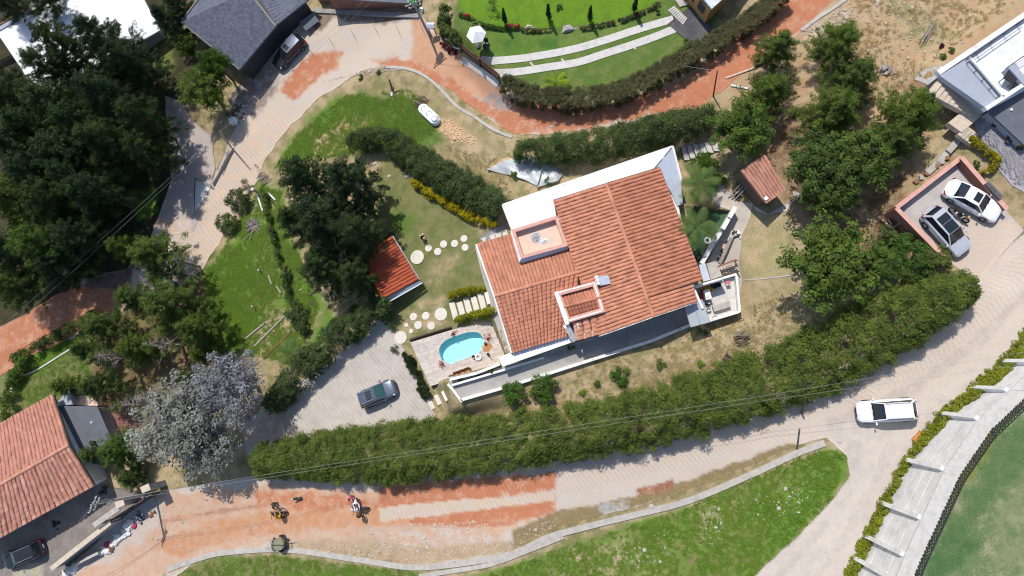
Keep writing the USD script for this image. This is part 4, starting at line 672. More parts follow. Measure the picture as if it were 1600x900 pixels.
def hedge(name, label, path, half, h, mat, cat='hedge', dens=2.6, per=56, size=.12, rads=(.5,.8), boxy=False, seed=1, lump=.5, group=None, aspect=.5, jit=.38, zf=None, keep=None):
    zf = zf or T; rng = np.random.default_rng(seed); q = smooth_path(path, 6); wp = P(q, h*.75); s = np.r_[0, np.cumsum(np.linalg.norm(np.diff(wp[:,:2], axis=0), axis=1))]
    hw = np.interp(np.linspace(0,1,len(q)), np.linspace(0,1,len(np.atleast_1d(half))), np.atleast_1d(half)); sc = (CAMZ-wp[:,2])/F; n = int(s[-1]*2*np.mean(hw*sc)*dens)+6
    u = rng.uniform(0, s[-1], n); X = np.interp(u, s, wp[:,0]); Y = np.interp(u, s, wp[:,1]); W = np.interp(u, s, hw*sc); dx = np.interp(u, s, np.gradient(wp[:,0], s)); dy = np.interp(u, s, np.gradient(wp[:,1], s)); nn = unit(np.c_[-dy, dx])
    t = np.clip(rng.normal(0,.75,n), -1, 1) if boxy else rng.uniform(-1,1,n); W = np.maximum(W-np.minimum(.05 if boxy else .3, .35*W), .1); x, y = X+nn[:,0]*t*W, Y+nn[:,1]*t*W
    prof = np.where(np.abs(t) > .97, rng.uniform(.15,1,n), 1) if boxy else (1-.5*np.abs(t)**2.2)*rng.uniform(.82,1.06,n)
    z = zf(x,y) + h*prof + (meshkit.fbm(np.c_[x*.55,y*.55,x*0], 2, seed)-.5)*h*lump
    m = np.abs(t) > .55; k = np.where(m)[0]; k = rng.choice(k, int(len(k)*.8)) if len(k) else k              # the flanks down to the ground
    x2, y2 = x[k]+nn[k,0]*np.sign(t[k])*.15*W[k]*(not boxy), y[k]+nn[k,1]*np.sign(t[k])*.15*W[k]*(not boxy); z2 = zf(x2,y2)+h*rng.uniform(.12,.75,len(k))*(1 if boxy else .8)
    cen = np.vstack([np.c_[x,y,z], np.c_[x2,y2,z2]]); cen = cen if keep is None else cen[keep(cen)]; rr = rng.uniform(*rads, len(cen))[:,None]*[1,1,.8]; 
    t_ = place(name, label, cat, (*wp[len(wp)//2][:2], float(T(*wp[len(wp)//2][:2]))), group)
    w('foliage', clumps(cen, rr*.75, per, rng, size=size, aspect=aspect, jit=jit), mat, t_)
    st = []
    for a in np.arange(.4, s[-1], 1.3): px_, py_ = np.interp(a,s,wp[:,0]), np.interp(a,s,wp[:,1]); g = float(T(px_,py_)); st.append(bar([px_,py_,g-.2], [px_+.1,py_+.05,g+h*.8], .09, n=5, r1=.03))
    w('stems', st, 'bark', t_); return t_
hedge('long_hedge', 'long thick hedge of bushy shrubs between the big garden and the main road', [(398,722),(470,716),(560,712),(650,706),(740,698),(860,680),(1000,658),(1150,613),(1280,566),(1400,502),(1470,470),(1520,442)], [28,40,46,46,44,44,46,48,50,52,46,26], 3.4, 'hedge', dens=6.2, per=84, size=.092, seed=2, lump=.35)
hedge('shrub_hedge', 'broad bushy hedge between the red dirt road and the white flat roof', [(808,232),(850,230),(900,226),(960,218),(1030,200),(1100,180),(1120,172)], [16,24,28,28,28,26,16], 2.8, 'hedge_dark', seed=3, dens=7, per=70, size=.095, lump=.3)
hedge('shrub_hedge', 'bushy hedge running down to the white roof behind the yellow border', [(545,222),(600,212),(640,240),(700,278),(740,300),(785,325)], [16,20,24,27,28,22], 2.6, 'hedge_dark', seed=4, dens=7, per=70, size=.095, lump=.3)
hedge('yellow_hedge', 'bright yellow leaved low border along the lawn', [(646,283),(668,298),(700,316),(740,338),(774,350)], [6,10,9,11,7], 1.1, 'hedge_yellow', dens=16, per=44, size=.075, rads=(.25,.4), seed=5)
hedge('clipped_hedge', 'long neatly clipped brownish hedge above the red dirt road', [(787,126),(805,140),(850,152),(905,155),(960,146),(1020,120),(1080,86),(1140,52),(1200,10),(1225,-14)], [11,15,16,16,17,17,17,17,16,14], 1.9, 'hedge_clip', dens=20, per=60, size=.075, rads=(.28,.42), boxy=True, seed=6, lump=.08)
hedge('shrub_hedge', 'dark ragged hedge along the left side of the driveway', [(606,472),(570,492),(530,520),(490,556),(450,598),(418,640)], [18,26,28,28,26,18], 2.8, 'hedge_dark', seed=7, dens=5, lump=.35)
hedge('lime_hedge', 'lime green clipped shrub border above the stone steps', [(699,462),(716,458),(735,454),(756,448)], [6,7,6,7], .9, 'hedge_lime', dens=26, per=48, size=.07, rads=(.22,.34), seed=8)
hedge('lime_hedge', 'lime green clipped shrub border between the stone steps and the pool deck', [(712,501),(735,494),(752,490),(772,484)], [6,7,8,7], .9, 'hedge_lime', dens=26, per=48, size=.07, rads=(.22,.34), seed=9)
hedge('garden_hedge', 'green hedge beside the power pole at the corner of the lush garden', [(694,2),(694,20),(690,38),(704,52),(718,66)], [10,12,9,9,7], 1.7, 'hedge_dark', seed=10, dens=10, per=50, rads=(.35,.5))
hedge('yellow_hedge', 'yellow green low border round the small dry lawn at the right', [(1514,214),(1530,226),(1546,238),(1560,250),(1552,262),(1538,270)], [4,5,5,5,5,5], .7, 'hedge_yellow', dens=34, per=44, size=.07, rads=(.18,.28), seed=11)
hedge('plant_border', 'border of dark spiky plants between the driveway and the pool deck', [(634,552),(644,578),(656,600),(668,622)], [8,9,8,8], .8, 'spiky_leaf', 'plants', dens=7, per=46, size=.20, rads=(.25,.4), aspect=.14, seed=12, jit=.9)
hedge('roadside_shrubs', 'dark shrub row along the bank of the red road at the left', [(20,560),(70,535),(115,510),(150,490)], [8,10,12,12], 1.4, 'hedge_dark', seed=13, dens=4)
hedge('roadside_shrubs', 'shrub row hiding the left end of the small left lawn', [(5,690),(8,640),(14,600),(40,560)], [14,12,8,8], 1.6, 'cypress', seed=14, dens=4)
hedge('fence_shrubs', 'thin dark shrubs growing along the old fence on the grass slope', [(412,300),(420,350),(436,400),(446,440),(452,470)], [4,5,8,9,8], 1.0, 'hedge_dark', seed=15, dens=5, per=40, rads=(.25,.4))
hedge('flower_border', 'low stone and plant border between bright and dull lawn', [(815,45),(840,47),(860,45)], [3,3.5,3], .4, 'hedge_clip', 'flower bed', dens=32, per=36, size=.06, rads=(.15,.22), seed=17)
hedge('flower_border', 'curved leafy border between bright and dull lawn below two cypresses', [(908,44),(940,38),(970,31),(1000,20),(1030,4)], [3,4,4,4,4], .4, 'hedge_clip', 'flower bed', dens=32, per=36, size=.06, rads=(.15,.22), seed=18)
hedge('flower_border', 'curved flower border near the umbrella with red blooms at both ends', [(718,22),(738,30),(760,40),(790,44),(812,41)], [4,4,3,3,4], .35, 'bright_leaf', 'flower bed', dens=32, per=36, size=.06, rads=(.15,.22), seed=19)
for px, r, n_, m_ in (((728,25),6,'red blooms at the upper end of the curved flower border','flower_red'), ((804,40),8,'red blooms in the flower border left of the pale rock','flower_red'), ((696,72),9,'magenta leaved bush beside the wooden gate','purple_leaf'), ((706,80),7,'smaller magenta leaved bush at the gate post','purple_leaf')):
    hedge('red_flowers' if m_ == 'flower_red' else 'magenta_bush', n_, [(px[0]-r, px[1]-r*.5*(m_ != 'flower_red')), (px[0]+r, px[1]+r*.5*(m_ != 'flower_red'))], [4,4], .5, m_, 'flowers' if m_ == 'flower_red' else 'bush', dens=14, per=30, size=.07, rads=(.14,.22), seed=px[0])

def bush(px, r_px, h, mat, label, name='bush', size=.12, seed=0, n=None, per=60, group=None, cat='bush', aspect=.5):
    rng = np.random.default_rng(seed+int(px[0])); p = P(px, h*.5); g = np.array([p[0],p[1],float(T(p[0],p[1]))]); R = r_px*(CAMZ-g[2])/F; n = n or max(6, int(R*R*14))
    a = rng.uniform(0,6.28,n); rr = R*np.sqrt(rng.uniform(0,1,n))*.82; hh = h*(1-.6*(rr/R)**2)*rng.uniform(.75,1.05,n)
    cen = np.c_[np.cos(a)*rr, np.sin(a)*rr, hh*.85]; cr = min(.42, R*.42)
    t = thing(name, label, cat, g, group=group); obj('foliage', clumps(cen, np.tile([cr,cr,cr*.75],(n,1))*rng.uniform(.7,1.2,(n,1)), per, rng, size=size, aspect=aspect), mat, t)
    obj('stems', [bar([0,0,-.1], c*[.8,.8,.75], .03, n=4, r1=.01) for c in cen[:6]], 'bark', t); return t
for px, r, h, m_, lab in [((372,312),22,1.8,'hedge_dark','dark shrub beside the pale road above the lush slope'), ((354,346),19,1.6,'hedge_dark','rounded dark shrub at the lower end of the pair by the pale road'), ((386,288),12,1.2,'hedge_dark','small shrub at the upper end of the pair by the pale road'), ((803,615),21,1.4,'bright_leaf','leafy green bush nearest the stepping slabs'), ((851,607),25,1.6,'bright_leaf','largest leafy green bush below the entrance path'),
    ((968,588),15,1.0,'bright_leaf','yellow green bush in the middle of the dry garden'), ((1032,568),9,.7,'bright_leaf','small yellow green bush nearest the entrance path'), ((935,601),7,.5,'bright_leaf','tiny green bush between the two larger dry garden bushes'), ((911,613),7,.5,'lime_leaf','tiny lime bush left in the dry garden'), ((1003,611),9,.5,'lime_leaf','low lime bush near the long hedge'), ((1095,569),6,.5,'lime_leaf','tiny lime sprout left of the log pile'), ((1098,516),12,.9,'bright_leaf','green bush under the glass canopy corner'),
    ((463,488),20,1.7,'hedge_dark','dark green shrub on the lower grass slope'), ((474,508),15,1.4,'hedge_dark','dark green shrub just above the fan palm'), ((1422,402),44,2.6,'bright_leaf','broad glossy green bush below the car park wall'), ((1462,408),26,2.0,'hedge','olive bush against the car park wall'), ((1385,372),26,1.8,'hedge_dark','greyish bush below the car park steps'),
    ((1100,258),24,1.7,'bright_leaf','bright green bush by the upper garden steps'), ((1118,283),16,1.0,'bright_leaf','low bright green bush beside the palm'), ((802,274),8,.8,'bright_leaf','small bush in front of the silver tarp'), ((856,284),8,.7,'bright_leaf','small bush between the tarp and the white roof'), ((728,266),9,.8,'hedge_dark','little bush above the hedge on the dry mound'), ((770,10),12,1.4,'hedge_dark','round dark bush on the bright lawn'), ((874,11),5,.5,'hedge_dark','tiny dark bush between two slim cypresses'), ((1027,18),4,.5,'hedge_dark','tiny dark bush by the slatted steps'), ((740,44),8,.9,'hedge_clip','brownish bush left of the white umbrella'),
    ((1005,118),12,.6,'hedge_clip','rust coloured plant patch inside the clipped hedge'), ((1074,66),8,.8,'bright_leaf','small shrub in the shade of the timber house'), ((563,121),5,.3,'hedge_dark','small green tuft at the edge of the plaza road'), ((592,113),4,.3,'hedge_dark','tiny green tuft on the plaza kerb'), ((1486,80),6,.5,'bright_leaf','small green bush on the dry slope near the grey house'), ((1473,88),6,.5,'bright_leaf','second small green bush near the grey house, lower down'), ((1526,256),6,.5,'bright_leaf','small green bush on the little dry lawn'), ((1470,72),5,.4,'purple_leaf','small dark purple bush on the dry slope'),
    ((1560,190),7,.6,'hedge_yellow','yellow potted shrub against the dark grey wall'), ((1577,212),6,.5,'bright_leaf','green potted shrub against the dark grey wall'), ((1594,224),7,.6,'hedge_yellow','yellow potted shrub at the right edge by the grey wall'),
    ((722,595),5,.5,'bright_leaf','leftmost planter plant beside the pool walkway'), ((748,586),6,.6,'bright_leaf','middle planter plant beside the pool walkway'), ((769,581),6,.6,'bright_leaf','right planter plant beside the pool walkway'), ((893,541),6,.6,'bright_leaf','planter plant under the entrance roof end'), ((618,545),8,.6,'hedge_dark','dark plant by the left large round stone'), ((610,510),9,1.0,'hedge_dark','dark shrub at the top corner of the driveway')]:
    bush(px, r, h, m_, lab, size=.07 if r < 13 else .11, per=44 if r < 13 else 64)
for i, (x, y) in enumerate([(857,18),(921,20),(990,6),(789,24)]):   # slim pencil cypresses
    g = P((x, y+13)); rng = np.random.default_rng(i); n = 46; u = rng.uniform(0,1,n); rr = .26*(1-u*.75); a = rng.uniform(0,6.28,n); t = thing('pencil_cypress', ['slim pencil cypress left of the big rock','slim pencil cypress right of the big rock','slim pencil cypress near the timber house','slim pencil cypress behind the red blooms'][i], 'tree', g, group='slim cypresses on the bright lawn')
    obj('crown', clumps(np.c_[np.cos(a)*rr*.6, np.sin(a)*rr*.6, .3+u*2.5], np.c_[rr,rr,rr*1.3]*.7+.03, 36, rng, size=.07), 'pine', t); obj('trunk', bar([0,0,-.1],[0,0,2.2],.1,n=6,r1=.02), 'bark', t)
def palm(px, h, n, flen, mat, label, seed=0, droop=.55):
    rng = np.random.default_rng(seed); p = P(px, h); g = np.array([p[0],p[1],float(T(p[0],p[1]))]); t = thing('palm_tree', label, 'palm', g)
    z = np.linspace(0,1,7); obj('trunk', tube(np.c_[.1*np.sin(z*2), 0*z, z*h-.3*(z==0)], np.linspace(.16,.10,7), 8), 'bark', t, smooth=True)
    for k in range(n):
        az = k*2.39996+rng.uniform(-.2,.2); el = rng.uniform(.1,.9)*(1-k/n*.6); u = np.linspace(0,1,9); L_ = flen*rng.uniform(.8,1.1); d = np.array([math.cos(az), math.sin(az), 0]); pts = np.outer(u*L_*math.cos(el*.6), d)+np.c_[u*0,u*0,h+L_*(math.sin(el)*u*.7-droop*u**2)]+[.1*math.sin(2),0,0]
        parts = [tube(pts, np.linspace(.035,.008,9), 4)]; side = np.array([-d[1], d[0], 0])
        for v in np.linspace(.12,.98,26):
            b = np.array([np.interp(v,u,pts[:,j]) for j in range(3)]); ll = flen*.27*math.sin(math.pi*min(v*.85+.15,1))**.6+.08
            for s in (-1,1):
                e = b+side*s*ll*.8+d*ll*.5+[0,0,-ll*rng.uniform(.15,.5)]; wv = d*.021
                parts.append(TM([b-wv, b+wv, (b+e)/2+wv*1.1+[0,0,.03], e, (b+e)/2-wv*1.1+[0,0,.03]], [[0,1,2],[0,2,4],[4,2,3]]))
        obj('frond', parts, mat, t)
    return t
palm((1093,285), 3.4, 15, 2.1, 'palm_leaf', 'feathery green palm beside the grey hip roof corner', 1); palm((1088,354), 3.6, 12, 2.2, 'palm_leaf', 'yellowish palm leaning over the tile roof eave', 2, .6); palm((450,552), 1.6, 12, 1.8, 'palm_leaf', 'small palm at the top of the driveway hedge', 3)
palm((868,130), .5, 7, 1.5, 'lime_leaf', 'lime coloured fern on the lawn inside the clipped hedge', 5, .35)

# grass on the slopes and rough lawns
def tuft(seed, hh, n, r):
    rng = np.random.default_rng(seed); a = rng.uniform(0,6.28,n); q = np.c_[np.cos(a), np.sin(a)]*(rng.uniform(0,r,n)[:,None]); V, Fc = [], []
    for i in range(n):
        d = unit(rng.normal(size=2)); h_ = hh*rng.uniform(.5,1.2); wv = np.array([-d[1], d[0], 0])*.022; b = np.r_[q[i],0]; m = b+np.r_[d*h_*.35, h_*.7]; e = b+np.r_[d*h_*1.0, h_*.85]
        V += [b-wv, b+wv, m-wv, m+wv, e]; Fc += [[i*5,i*5+1,i*5+3],[i*5,i*5+3,i*5+2],[i*5+2,i*5+3,i*5+4]]
    return TM(V, Fc)
def grass(name, label, polys, per_m2, mat, hh, seed, lim=16000, keep_off=()):
    rng = np.random.default_rng(seed); pts = []
    for px in polys:
        g = Polygon(P(px)[:,:2]).buffer(0); x0,y0,x1,y1 = g.bounds; n = int(g.envelope.area*per_m2); q = np.c_[rng.uniform(x0,x1,n), rng.uniform(y0,y1,n)]; q = q[shapely.contains_xy(g, q[:,0], q[:,1])]; dn = meshkit.fbm(np.c_[q*.45, q[:,:1]*0], 3, seed); pts.append(q[dn > rng.uniform(.2,.5,len(q))])
    q = np.vstack(pts)[:lim]; path = numbered('/World', name); pi = UsdGeom.PointInstancer.Define(stage, path)
    for k in range(3): usdkit.mesh(stage, f'{path}/tuft_{k:03d}', tuft(seed*7+k, hh, 16, .22), L[mat])
    pi.CreatePrototypesRel().SetTargets([Sdf.Path(f'{path}/tuft_{k:03d}') for k in range(3)])
    pi.CreatePositionsAttr(Vt.Vec3fArray.FromNumpy(np.c_[q, T(q[:,0],q[:,1])-.02].astype(np.float32))); pi.CreateProtoIndicesAttr(Vt.IntArray.FromNumpy(rng.integers(0,3,len(q)).astype(np.int32)))
    a = rng.uniform(0,3.14,len(q)); pi.CreateOrientationsAttr(Vt.QuathArray([Gf.Quath(float(math.cos(k)),0,0,float(math.sin(k))) for k in a])); s = rng.uniform(.6,1.3,len(q)).astype(np.float32); pi.CreateScalesAttr(Vt.Vec3fArray.FromNumpy(np.c_[s,s,s]))
    tag(pi.GetPrim(), label, 'grass', kind='stuff')
grass('grass', 'lush bright green grass on the slope left of the big cypresses', [[(408,290),(440,300),(480,440),(500,480),(460,570),(330,540),(318,430),(345,395)], [(430,262),(470,205),(540,150),(640,140),(690,200),(640,230),(560,240),(480,250)]], 34, 'grass_green', .15, 1, 46000)
grass('grass', 'rough green grass between the gutter and the junction road', [[(740,905),(900,848),(1060,800),(1290,700),(1322,715),(1300,780),(1230,850),(1150,930)]], 26, 'grass_green', .13, 2, 40000)
grass('grass', 'dry straw coloured grass of the sloping garden and upper hillside', [[(800,620),(960,560),(1200,465),(1400,470),(1280,560),(1100,630),(900,680),(720,690)], [(1300,0),(1500,-20),(1600,0),(1440,110),(1440,200),(1330,150)], [(690,225),(800,255),(800,310),(740,280)], [(440,860),(640,885),(600,860)], [(870,806),(1000,772),(1100,746),(1235,700),(1180,732),(1060,774),(900,822),(800,852),(800,832)]], 12, 'grass_dry', .12, 3, 36000)
grass('grass', 'unkempt grass on the little lawns at the lower left', [[(20,560),(120,520),(150,600),(60,650),(0,680)], [(270,890),(430,868),(650,893),(640,930),(200,930)]], 16, 'grass_green', .11, 4)
# ------------------------------------------------------------------ walls, paving, pool, steps
def gz_(p): return float(T(p[0], p[1]))
def G(px, h=0.0): return P(px, h)
# retaining wall with buttresses, ledge and mesh fence
rw = place('retaining_wall', 'tall board marked concrete retaining wall with buttresses below the sports field', 'retaining wall', (*WALL_W[5], float(base(*WALL_W[5]))))
ls = LineString(WALL_W); arc = np.arange(0, ls.length, .5); wp_ = np.array([ls.interpolate(a).coords[0] for a in arc]); wn = unit(np.gradient(wp_, axis=0)); wn = np.c_[-wn[:,1], wn[:,0]]; wn = np.where((wall_sd(*(wp_+wn*.3).T) > 0)[:,None], wn, -wn)
wtop = field_z(wp_[:,0], wp_[:,1])+.12
def wall_strip(i0, i1, z0f, z1f, o0, o1):
    k = np.arange(i0, i1+1); f0 = wp_[k]-wn[k]*o1; b0 = wp_[k]+wn[k]*o0; bot = base(wp_[k,0], 0)-1.0; h = wtop[k]-bot; z0, z1 = bot+h*z0f, bot+h*z1f; n = len(k)
    v = np.vstack([np.c_[f0,z0], np.c_[f0,z1], np.c_[b0,z0], np.c_[b0,z1]]); i = np.arange(n-1); f = []
    for a, b in ((0,n),(n,3*n),(3*n,2*n),(2*n,0)): f += [np.c_[i+a,i+a+1,i+b+1], np.c_[i+a,i+b+1,i+b]]
    for e in (0,n-1): f.append(np.array([[e,e+n,e+3*n],[e,e+3*n,e+2*n]]))
    m = TM(v, np.vstack(f)); m.fix_normals(); return m
BUT = [(1575,574),(1531,612),(1480,656),(1429,722),(1390,795),(1364,843),(1349,879),(1325,920)]
bk = [int(np.argmin(np.linalg.norm(wp_-np.array(hit(b, base)[0][:2]), axis=1))) for b in BUT]; edges = sorted(set([0]+bk+[len(wp_)-1]))
rng = np.random.default_rng(8)
for a, b in zip(edges[:-1], edges[1:]):
    for c in range(5): w('formwork_course', wall_strip(a, b, c*.2+.004, c*.2+.196, .12, .30+rng.uniform(-.012,.012)), 'wall_concrete', rw)
w('wall_core', wall_strip(0, len(wp_)-1, 0, .99, .1, .27), 'wall_concrete', rw)
for k in bk:
    p = wp_[k]; d = wn[k]; z0, z1 = float(base(p[0],0))-1., float(wtop[k])-.15; c = p-d*.62
    w('buttress', hull([np.r_[c+d*o+np.array([-d[1],d[0]])*s*.17, z] for o in (-.18,.4) for s in (-1,1) for z in (z0,)]+[np.r_[c+d*o+np.array([-d[1],d[0]])*s*.17, z1] for o in (.05,.4) for s in (-1,1)]), 'wall_concrete', rw)
w('ledge', wall_strip(0, len(wp_)-1, .99, 1.012, .8, .34), 'pale_concrete', rw)
fn_ = place('mesh_fence', 'black diamond mesh fence along the top of the retaining wall', 'fence', (*(wp_[20]+wn[20]*1.0), float(wtop[20])))
fx = wp_+wn*.74; fz = wtop+.1; fl = np.r_[0, np.cumsum(np.linalg.norm(np.diff(fx, axis=0), axis=1))]
def fpt(s, z): return np.array([np.interp(s,fl,fx[:,0]), np.interp(s,fl,fx[:,1]), np.interp(s,fl,fz)+z])
mm = []
for s in np.arange(0, fl[-1]-1.2, .30):
    mm += [bar(fpt(s,0), fpt(s+.75,.9), .036), bar(fpt(s+.75,0), fpt(s,.9), .036)]
w('mesh', mm, 'mesh_look', fn_, kind='stuff'); w('rail', [bar(fpt(s,.92), fpt(min(s+.5,fl[-1]),.92), .05) for s in np.arange(0,fl[-1],.5)], 'mesh_look', fn_)
for s in np.arange(.2, fl[-1], 2.4): w('post', bar(fpt(s,-.1), fpt(s,1.02), .07, n=6), 'dark_metal', fn_)

rng = np.random.default_rng(16); n = 2400; k = rng.integers(2, len(wp_)-2, n); u = rng.uniform(0,1,n)**1.6; dens_ = meshkit.fbm(np.c_[wp_[k]*.28, u*1.5], 2, 4); hi = 5.2*np.clip(dens_-.28,0,1)**1.1+.2; ok = (u*2.4 < hi*.95) & (dens_ > .30+.16*rng.random(n))
q = wp_[k]+np.c_[-wn[k,1],wn[k,0]]*rng.uniform(-.3,.3,n)[:,None]-wn[k]*(.40+rng.uniform(0,.5,n)*(1-u)**2)[:,None]; cen = np.c_[q, base(q[:,0],0)+.12+u*2.2][ok]
t = place('wall_vegetation', 'yellow green creeping plants at the foot of the retaining wall', 'plants', cen[0]); w('foliage', clumps(cen, rng.uniform(.10,.24,len(cen))[:,None]*[1,1,.9], 30, rng, size=.075), 'creeper', t)
w('stems', [bar(c-[0,0,.5], c, .03, n=4, r1=.01) for c in cen[::12]], 'bark', t)
def strip(name, label, cat, px, width, top, mat, step=6, kind=None, parent=None):
    pts = P(smooth_path(px, step)); m = ribbon(pts, width, top)
    if kind: return obj(name, m, mat, kind=kind)
    t = place(name, label, cat, tuple(pts[len(pts)//2])); w('channel' if 'gutter' in name else 'strip', m, mat, t); return t
strip('gutter', 'long pale concrete gutter between the dirt road and the grass slope', 'gutter', [(262,890),(300,876),(345,864),(430,858),(560,874),(650,886),(740,877),(800,865),(860,838),(900,827),(1000,802),(1060,787),(1180,738),(1245,708),(1288,692)], .55, .14, 'concrete')
strip('gutter', 'parallel pale concrete gutter edge starting at the broken channel above the grass', 'gutter', [(655,900),(700,893),(760,883),(830,858),(880,838)], .4, .13, 'concrete')
strip('kerb', 'cream kerb along the mound side of the upper dirt road', 'kerb', [(603,105),(625,106),(650,112),(676,128),(698,150),(716,168),(740,182),(770,202),(800,214)], .30, .10, 'concrete')
strip('kerb', 'pale kerb at the top of the dry slope beside the upper dirt road', 'kerb', [(1335,-12),(1300,14),(1275,30),(1252,48)], .34, .10, 'concrete')
strip('kerb', 'kerb at the foot of the wooden gate', 'kerb', [(722,94),(745,108),(765,122),(778,134)], .5, .12, 'pale_concrete')
strip('kerb', 'thin pale kerb round the small left lawn', 'kerb', [(18,612),(22,598),(60,577),(100,552),(122,538)], .16, .12, 'pale_concrete')
strip('kerb', 'kerb along the retaining wall side of the junction road', 'kerb', [(1600,534),(1565,566),(1520,606),(1475,650),(1425,715),(1388,790),(1360,845),(1335,905)], .3, .12, 'pale_concrete')
strip('barrier', 'low steel barrier at the road edge above the retaining wall', 'barrier', [(1552,574),(1570,558),(1594,542)], .15, .5, 'dark_metal')
strip('garden_kerb', 'row of pale stones across the dry yard', 'kerb', [(1155,438),(1185,436),(1215,433),(1235,430)], .12, .05, 'concrete')
p0, p1 = G((1427,689)), G((1440,675)); t = place('orange_marker', 'weathered orange concrete kerb marker at the junction', 'marker', (p0+p1)/2); w('block', bar(p0+[0,0,.1], p1+[0,0,.1], .45, .3), 'orange_paint', t); w('band', bar((p0*.55+p1*.45)+[0,0,.11], (p0*.45+p1*.55)+[0,0,.11], .46, .3), 'concrete', t)
obj('garden_drive', ribbon(P(smooth_path([(750,96),(800,93),(850,86),(900,76),(945,63),(1000,45),(1052,30)], 5)), .78, .05), 'pale_concrete', kind='structure')
obj('garden_drive', ribbon(P(smooth_path([(768,115),(810,112),(850,106),(900,98),(945,84),(1000,66),(1050,47),(1082,33)], 5)), .78, .05), 'pale_concrete', kind='structure')
for a, b in (((828,97),(834,104)),((877,92),(884,99)),((928,83),(937,92)),((988,70),(993,77)),((1031,51),(1032,59))): obj('drive_joint', ribbon(P([a,((a[0]+b[0])/2,(a[1]+b[1])/2),b]), .16, .045), 'pale_concrete', kind='structure')
sheet('timber_house_court', [(1043,38),(1085,6),(1110,40),(1150,60),(1100,75),(1080,70)], .085, 'slab_look', [], ((.075,.077,.085),(.12,.115,.12),.4), jag=.05)  # sheet coloured near black: the shade beside the timber house is painted in
gs = place('slatted_steps', 'row of thin pale garden steps beside the timber house', 'steps', G((1058,25)))
for i in range(9):
    a, b = (1044+i*2.7, 18+i*2.6), (1054+i*2.3, 11+i*2.2); w('step', bar(G(a)+[0,0,.08], G(b)+[0,0,.08], .16, .12), 'pale_concrete', gs)
t = place('slatted_pallet', 'cream slatted pallet at the top edge beside the timber house', 'pallet', G((1063,4)))
for i in range(5): w('slat', bar(G((1055+i*3.2,0+i*.6))+[0,0,.15], G((1063+i*3.0,12-i*1.0))+[0,0,.15], .13, .06), 'board_grey', t)
w('runner', [bar(G((1055,2))+[0,0,.08], G((1069,3))+[0,0,.08], .1, .1), bar(G((1062,10))+[0,0,.08], G((1075,8))+[0,0,.08], .1, .1)], 'wood_grey', t)

# pool, deck
dz = DECK_Z+1.0
dpx = [(641,535),(769,496.5),(797,565),(672,603.5)]; DK = Polygon(U(dpx, dz)[:,:2]); ppx = [(686,546),(690,538),(698,531),(716,524),(735,519),(744,519),(752,524),(755.5,533),(754,543),(748,550),(736,556),(718,563),(704,568),(695,565),(688,557)]
PO = Polygon(U(smooth_path(ppx, 3, True), dz)[:,:2]).buffer(.02)
dk_ = place('pool_deck', 'pale timber deck around the turquoise pool', 'deck', (*DK.centroid.coords[0], DECK_Z))
c0, c1, c3 = [U(q, dz)[:2] for q in (dpx[0], dpx[1], dpx[3])]; n_ = 32
for i in range(n_):
    v0, v1 = (i+.04)/n_, (i+.96)/n_; s_ = Polygon([c0+(c3-c0)*v0-(c1-c0)*.1, c0+(c3-c0)*v0+(c1-c0)*1.2, c0+(c3-c0)*v1+(c1-c0)*1.2, c0+(c3-c0)*v1-(c1-c0)*.1]).intersection(DK).difference(PO)
    for g in getattr(s_, 'geoms', [s_]):
        if g.area > .01: m = trimesh.creation.extrude_polygon(g, .035, engine='earcut'); m.apply_translation([0,0,dz-.035]); w('plank', m, 'board_grey', dk_)
m = trimesh.creation.extrude_polygon(DK.buffer(-.02).difference(PO.buffer(.05)), .9, engine='earcut'); m.apply_translation([0,0,dz-.95]); w('substructure', m, 'wood_dark', dk_)
pl = place('swimming_pool', 'small elongated turquoise swimming pool sunk in the timber deck', 'pool', (*PO.centroid.coords[0], DECK_Z))
sh_ = trimesh.creation.extrude_polygon(PO.buffer(.06).difference(PO.buffer(-.02)), .93, engine='earcut'); sh_.apply_translation([0,0,dz-.92]); w('pool_wall', sh_, 'pool_shell', pl)
m = trimesh.creation.extrude_polygon(PO, .04, engine='earcut'); m.apply_translation([0,0,dz-.92]); plain('pool_floor', (.54,.86,.87), .5, var=.10, scale=1.8); w('pool_floor', m, 'pool_floor', pl)
m = trimesh.creation.extrude_polygon(PO.buffer(-.03), .02, engine='earcut'); m.apply_translation([0,0,dz-.2]); w('water_surface', m.subdivide(), 'water', pl)
m = trimesh.creation.extrude_polygon(PO.buffer(.10).difference(PO.buffer(-.01)), .03, engine='earcut'); m.apply_translation([0,0,dz-.005]); w('pool_rim', m, 'board_grey', pl)
strip('deck_edge_wall', 'weathered low edge wall between the stepping stone lawn and the deck', 'wall', [(640,531),(672,521),(705,511)], .14, .35, 'wood_dark')
for px, s, lab, seed in (((762,528),.55,'splash of rust coloured dead plant at the right end of the pool',1), ((690,569),.45,'rust coloured dead plant at the lower left of the pool',2), ((708,521),.35,'rust coloured dead plant at the upper edge of the pool',3)):
    t = thing('dead_plant', lab, 'dead plant', U(px, dz)); r = np.random.default_rng(seed); obj('twigs', [bar([0,0,.04], [s*math.cos(a)*r.uniform(.5,1.1), s*math.sin(a)*r.uniform(.5,1.1), .05+r.uniform(0,.22)], .035, n=4, r1=.008) for a in r.uniform(0,6.28,26)], 'pink_trim', t); obj('leaves', clumps(np.c_[r.normal(size=(10,2))*s*.4, np.full(10,.1)], np.full((10,3),.1), 12, r, size=.05), 'purple_leaf', t)
obj('soil_stain', prism([U(q, dz)[:2] for q in [(752,541),(757,537),(766,536),(770,541),(764,549),(756,550)]], dz+.002, dz+.006), 'stain', kind='stuff')
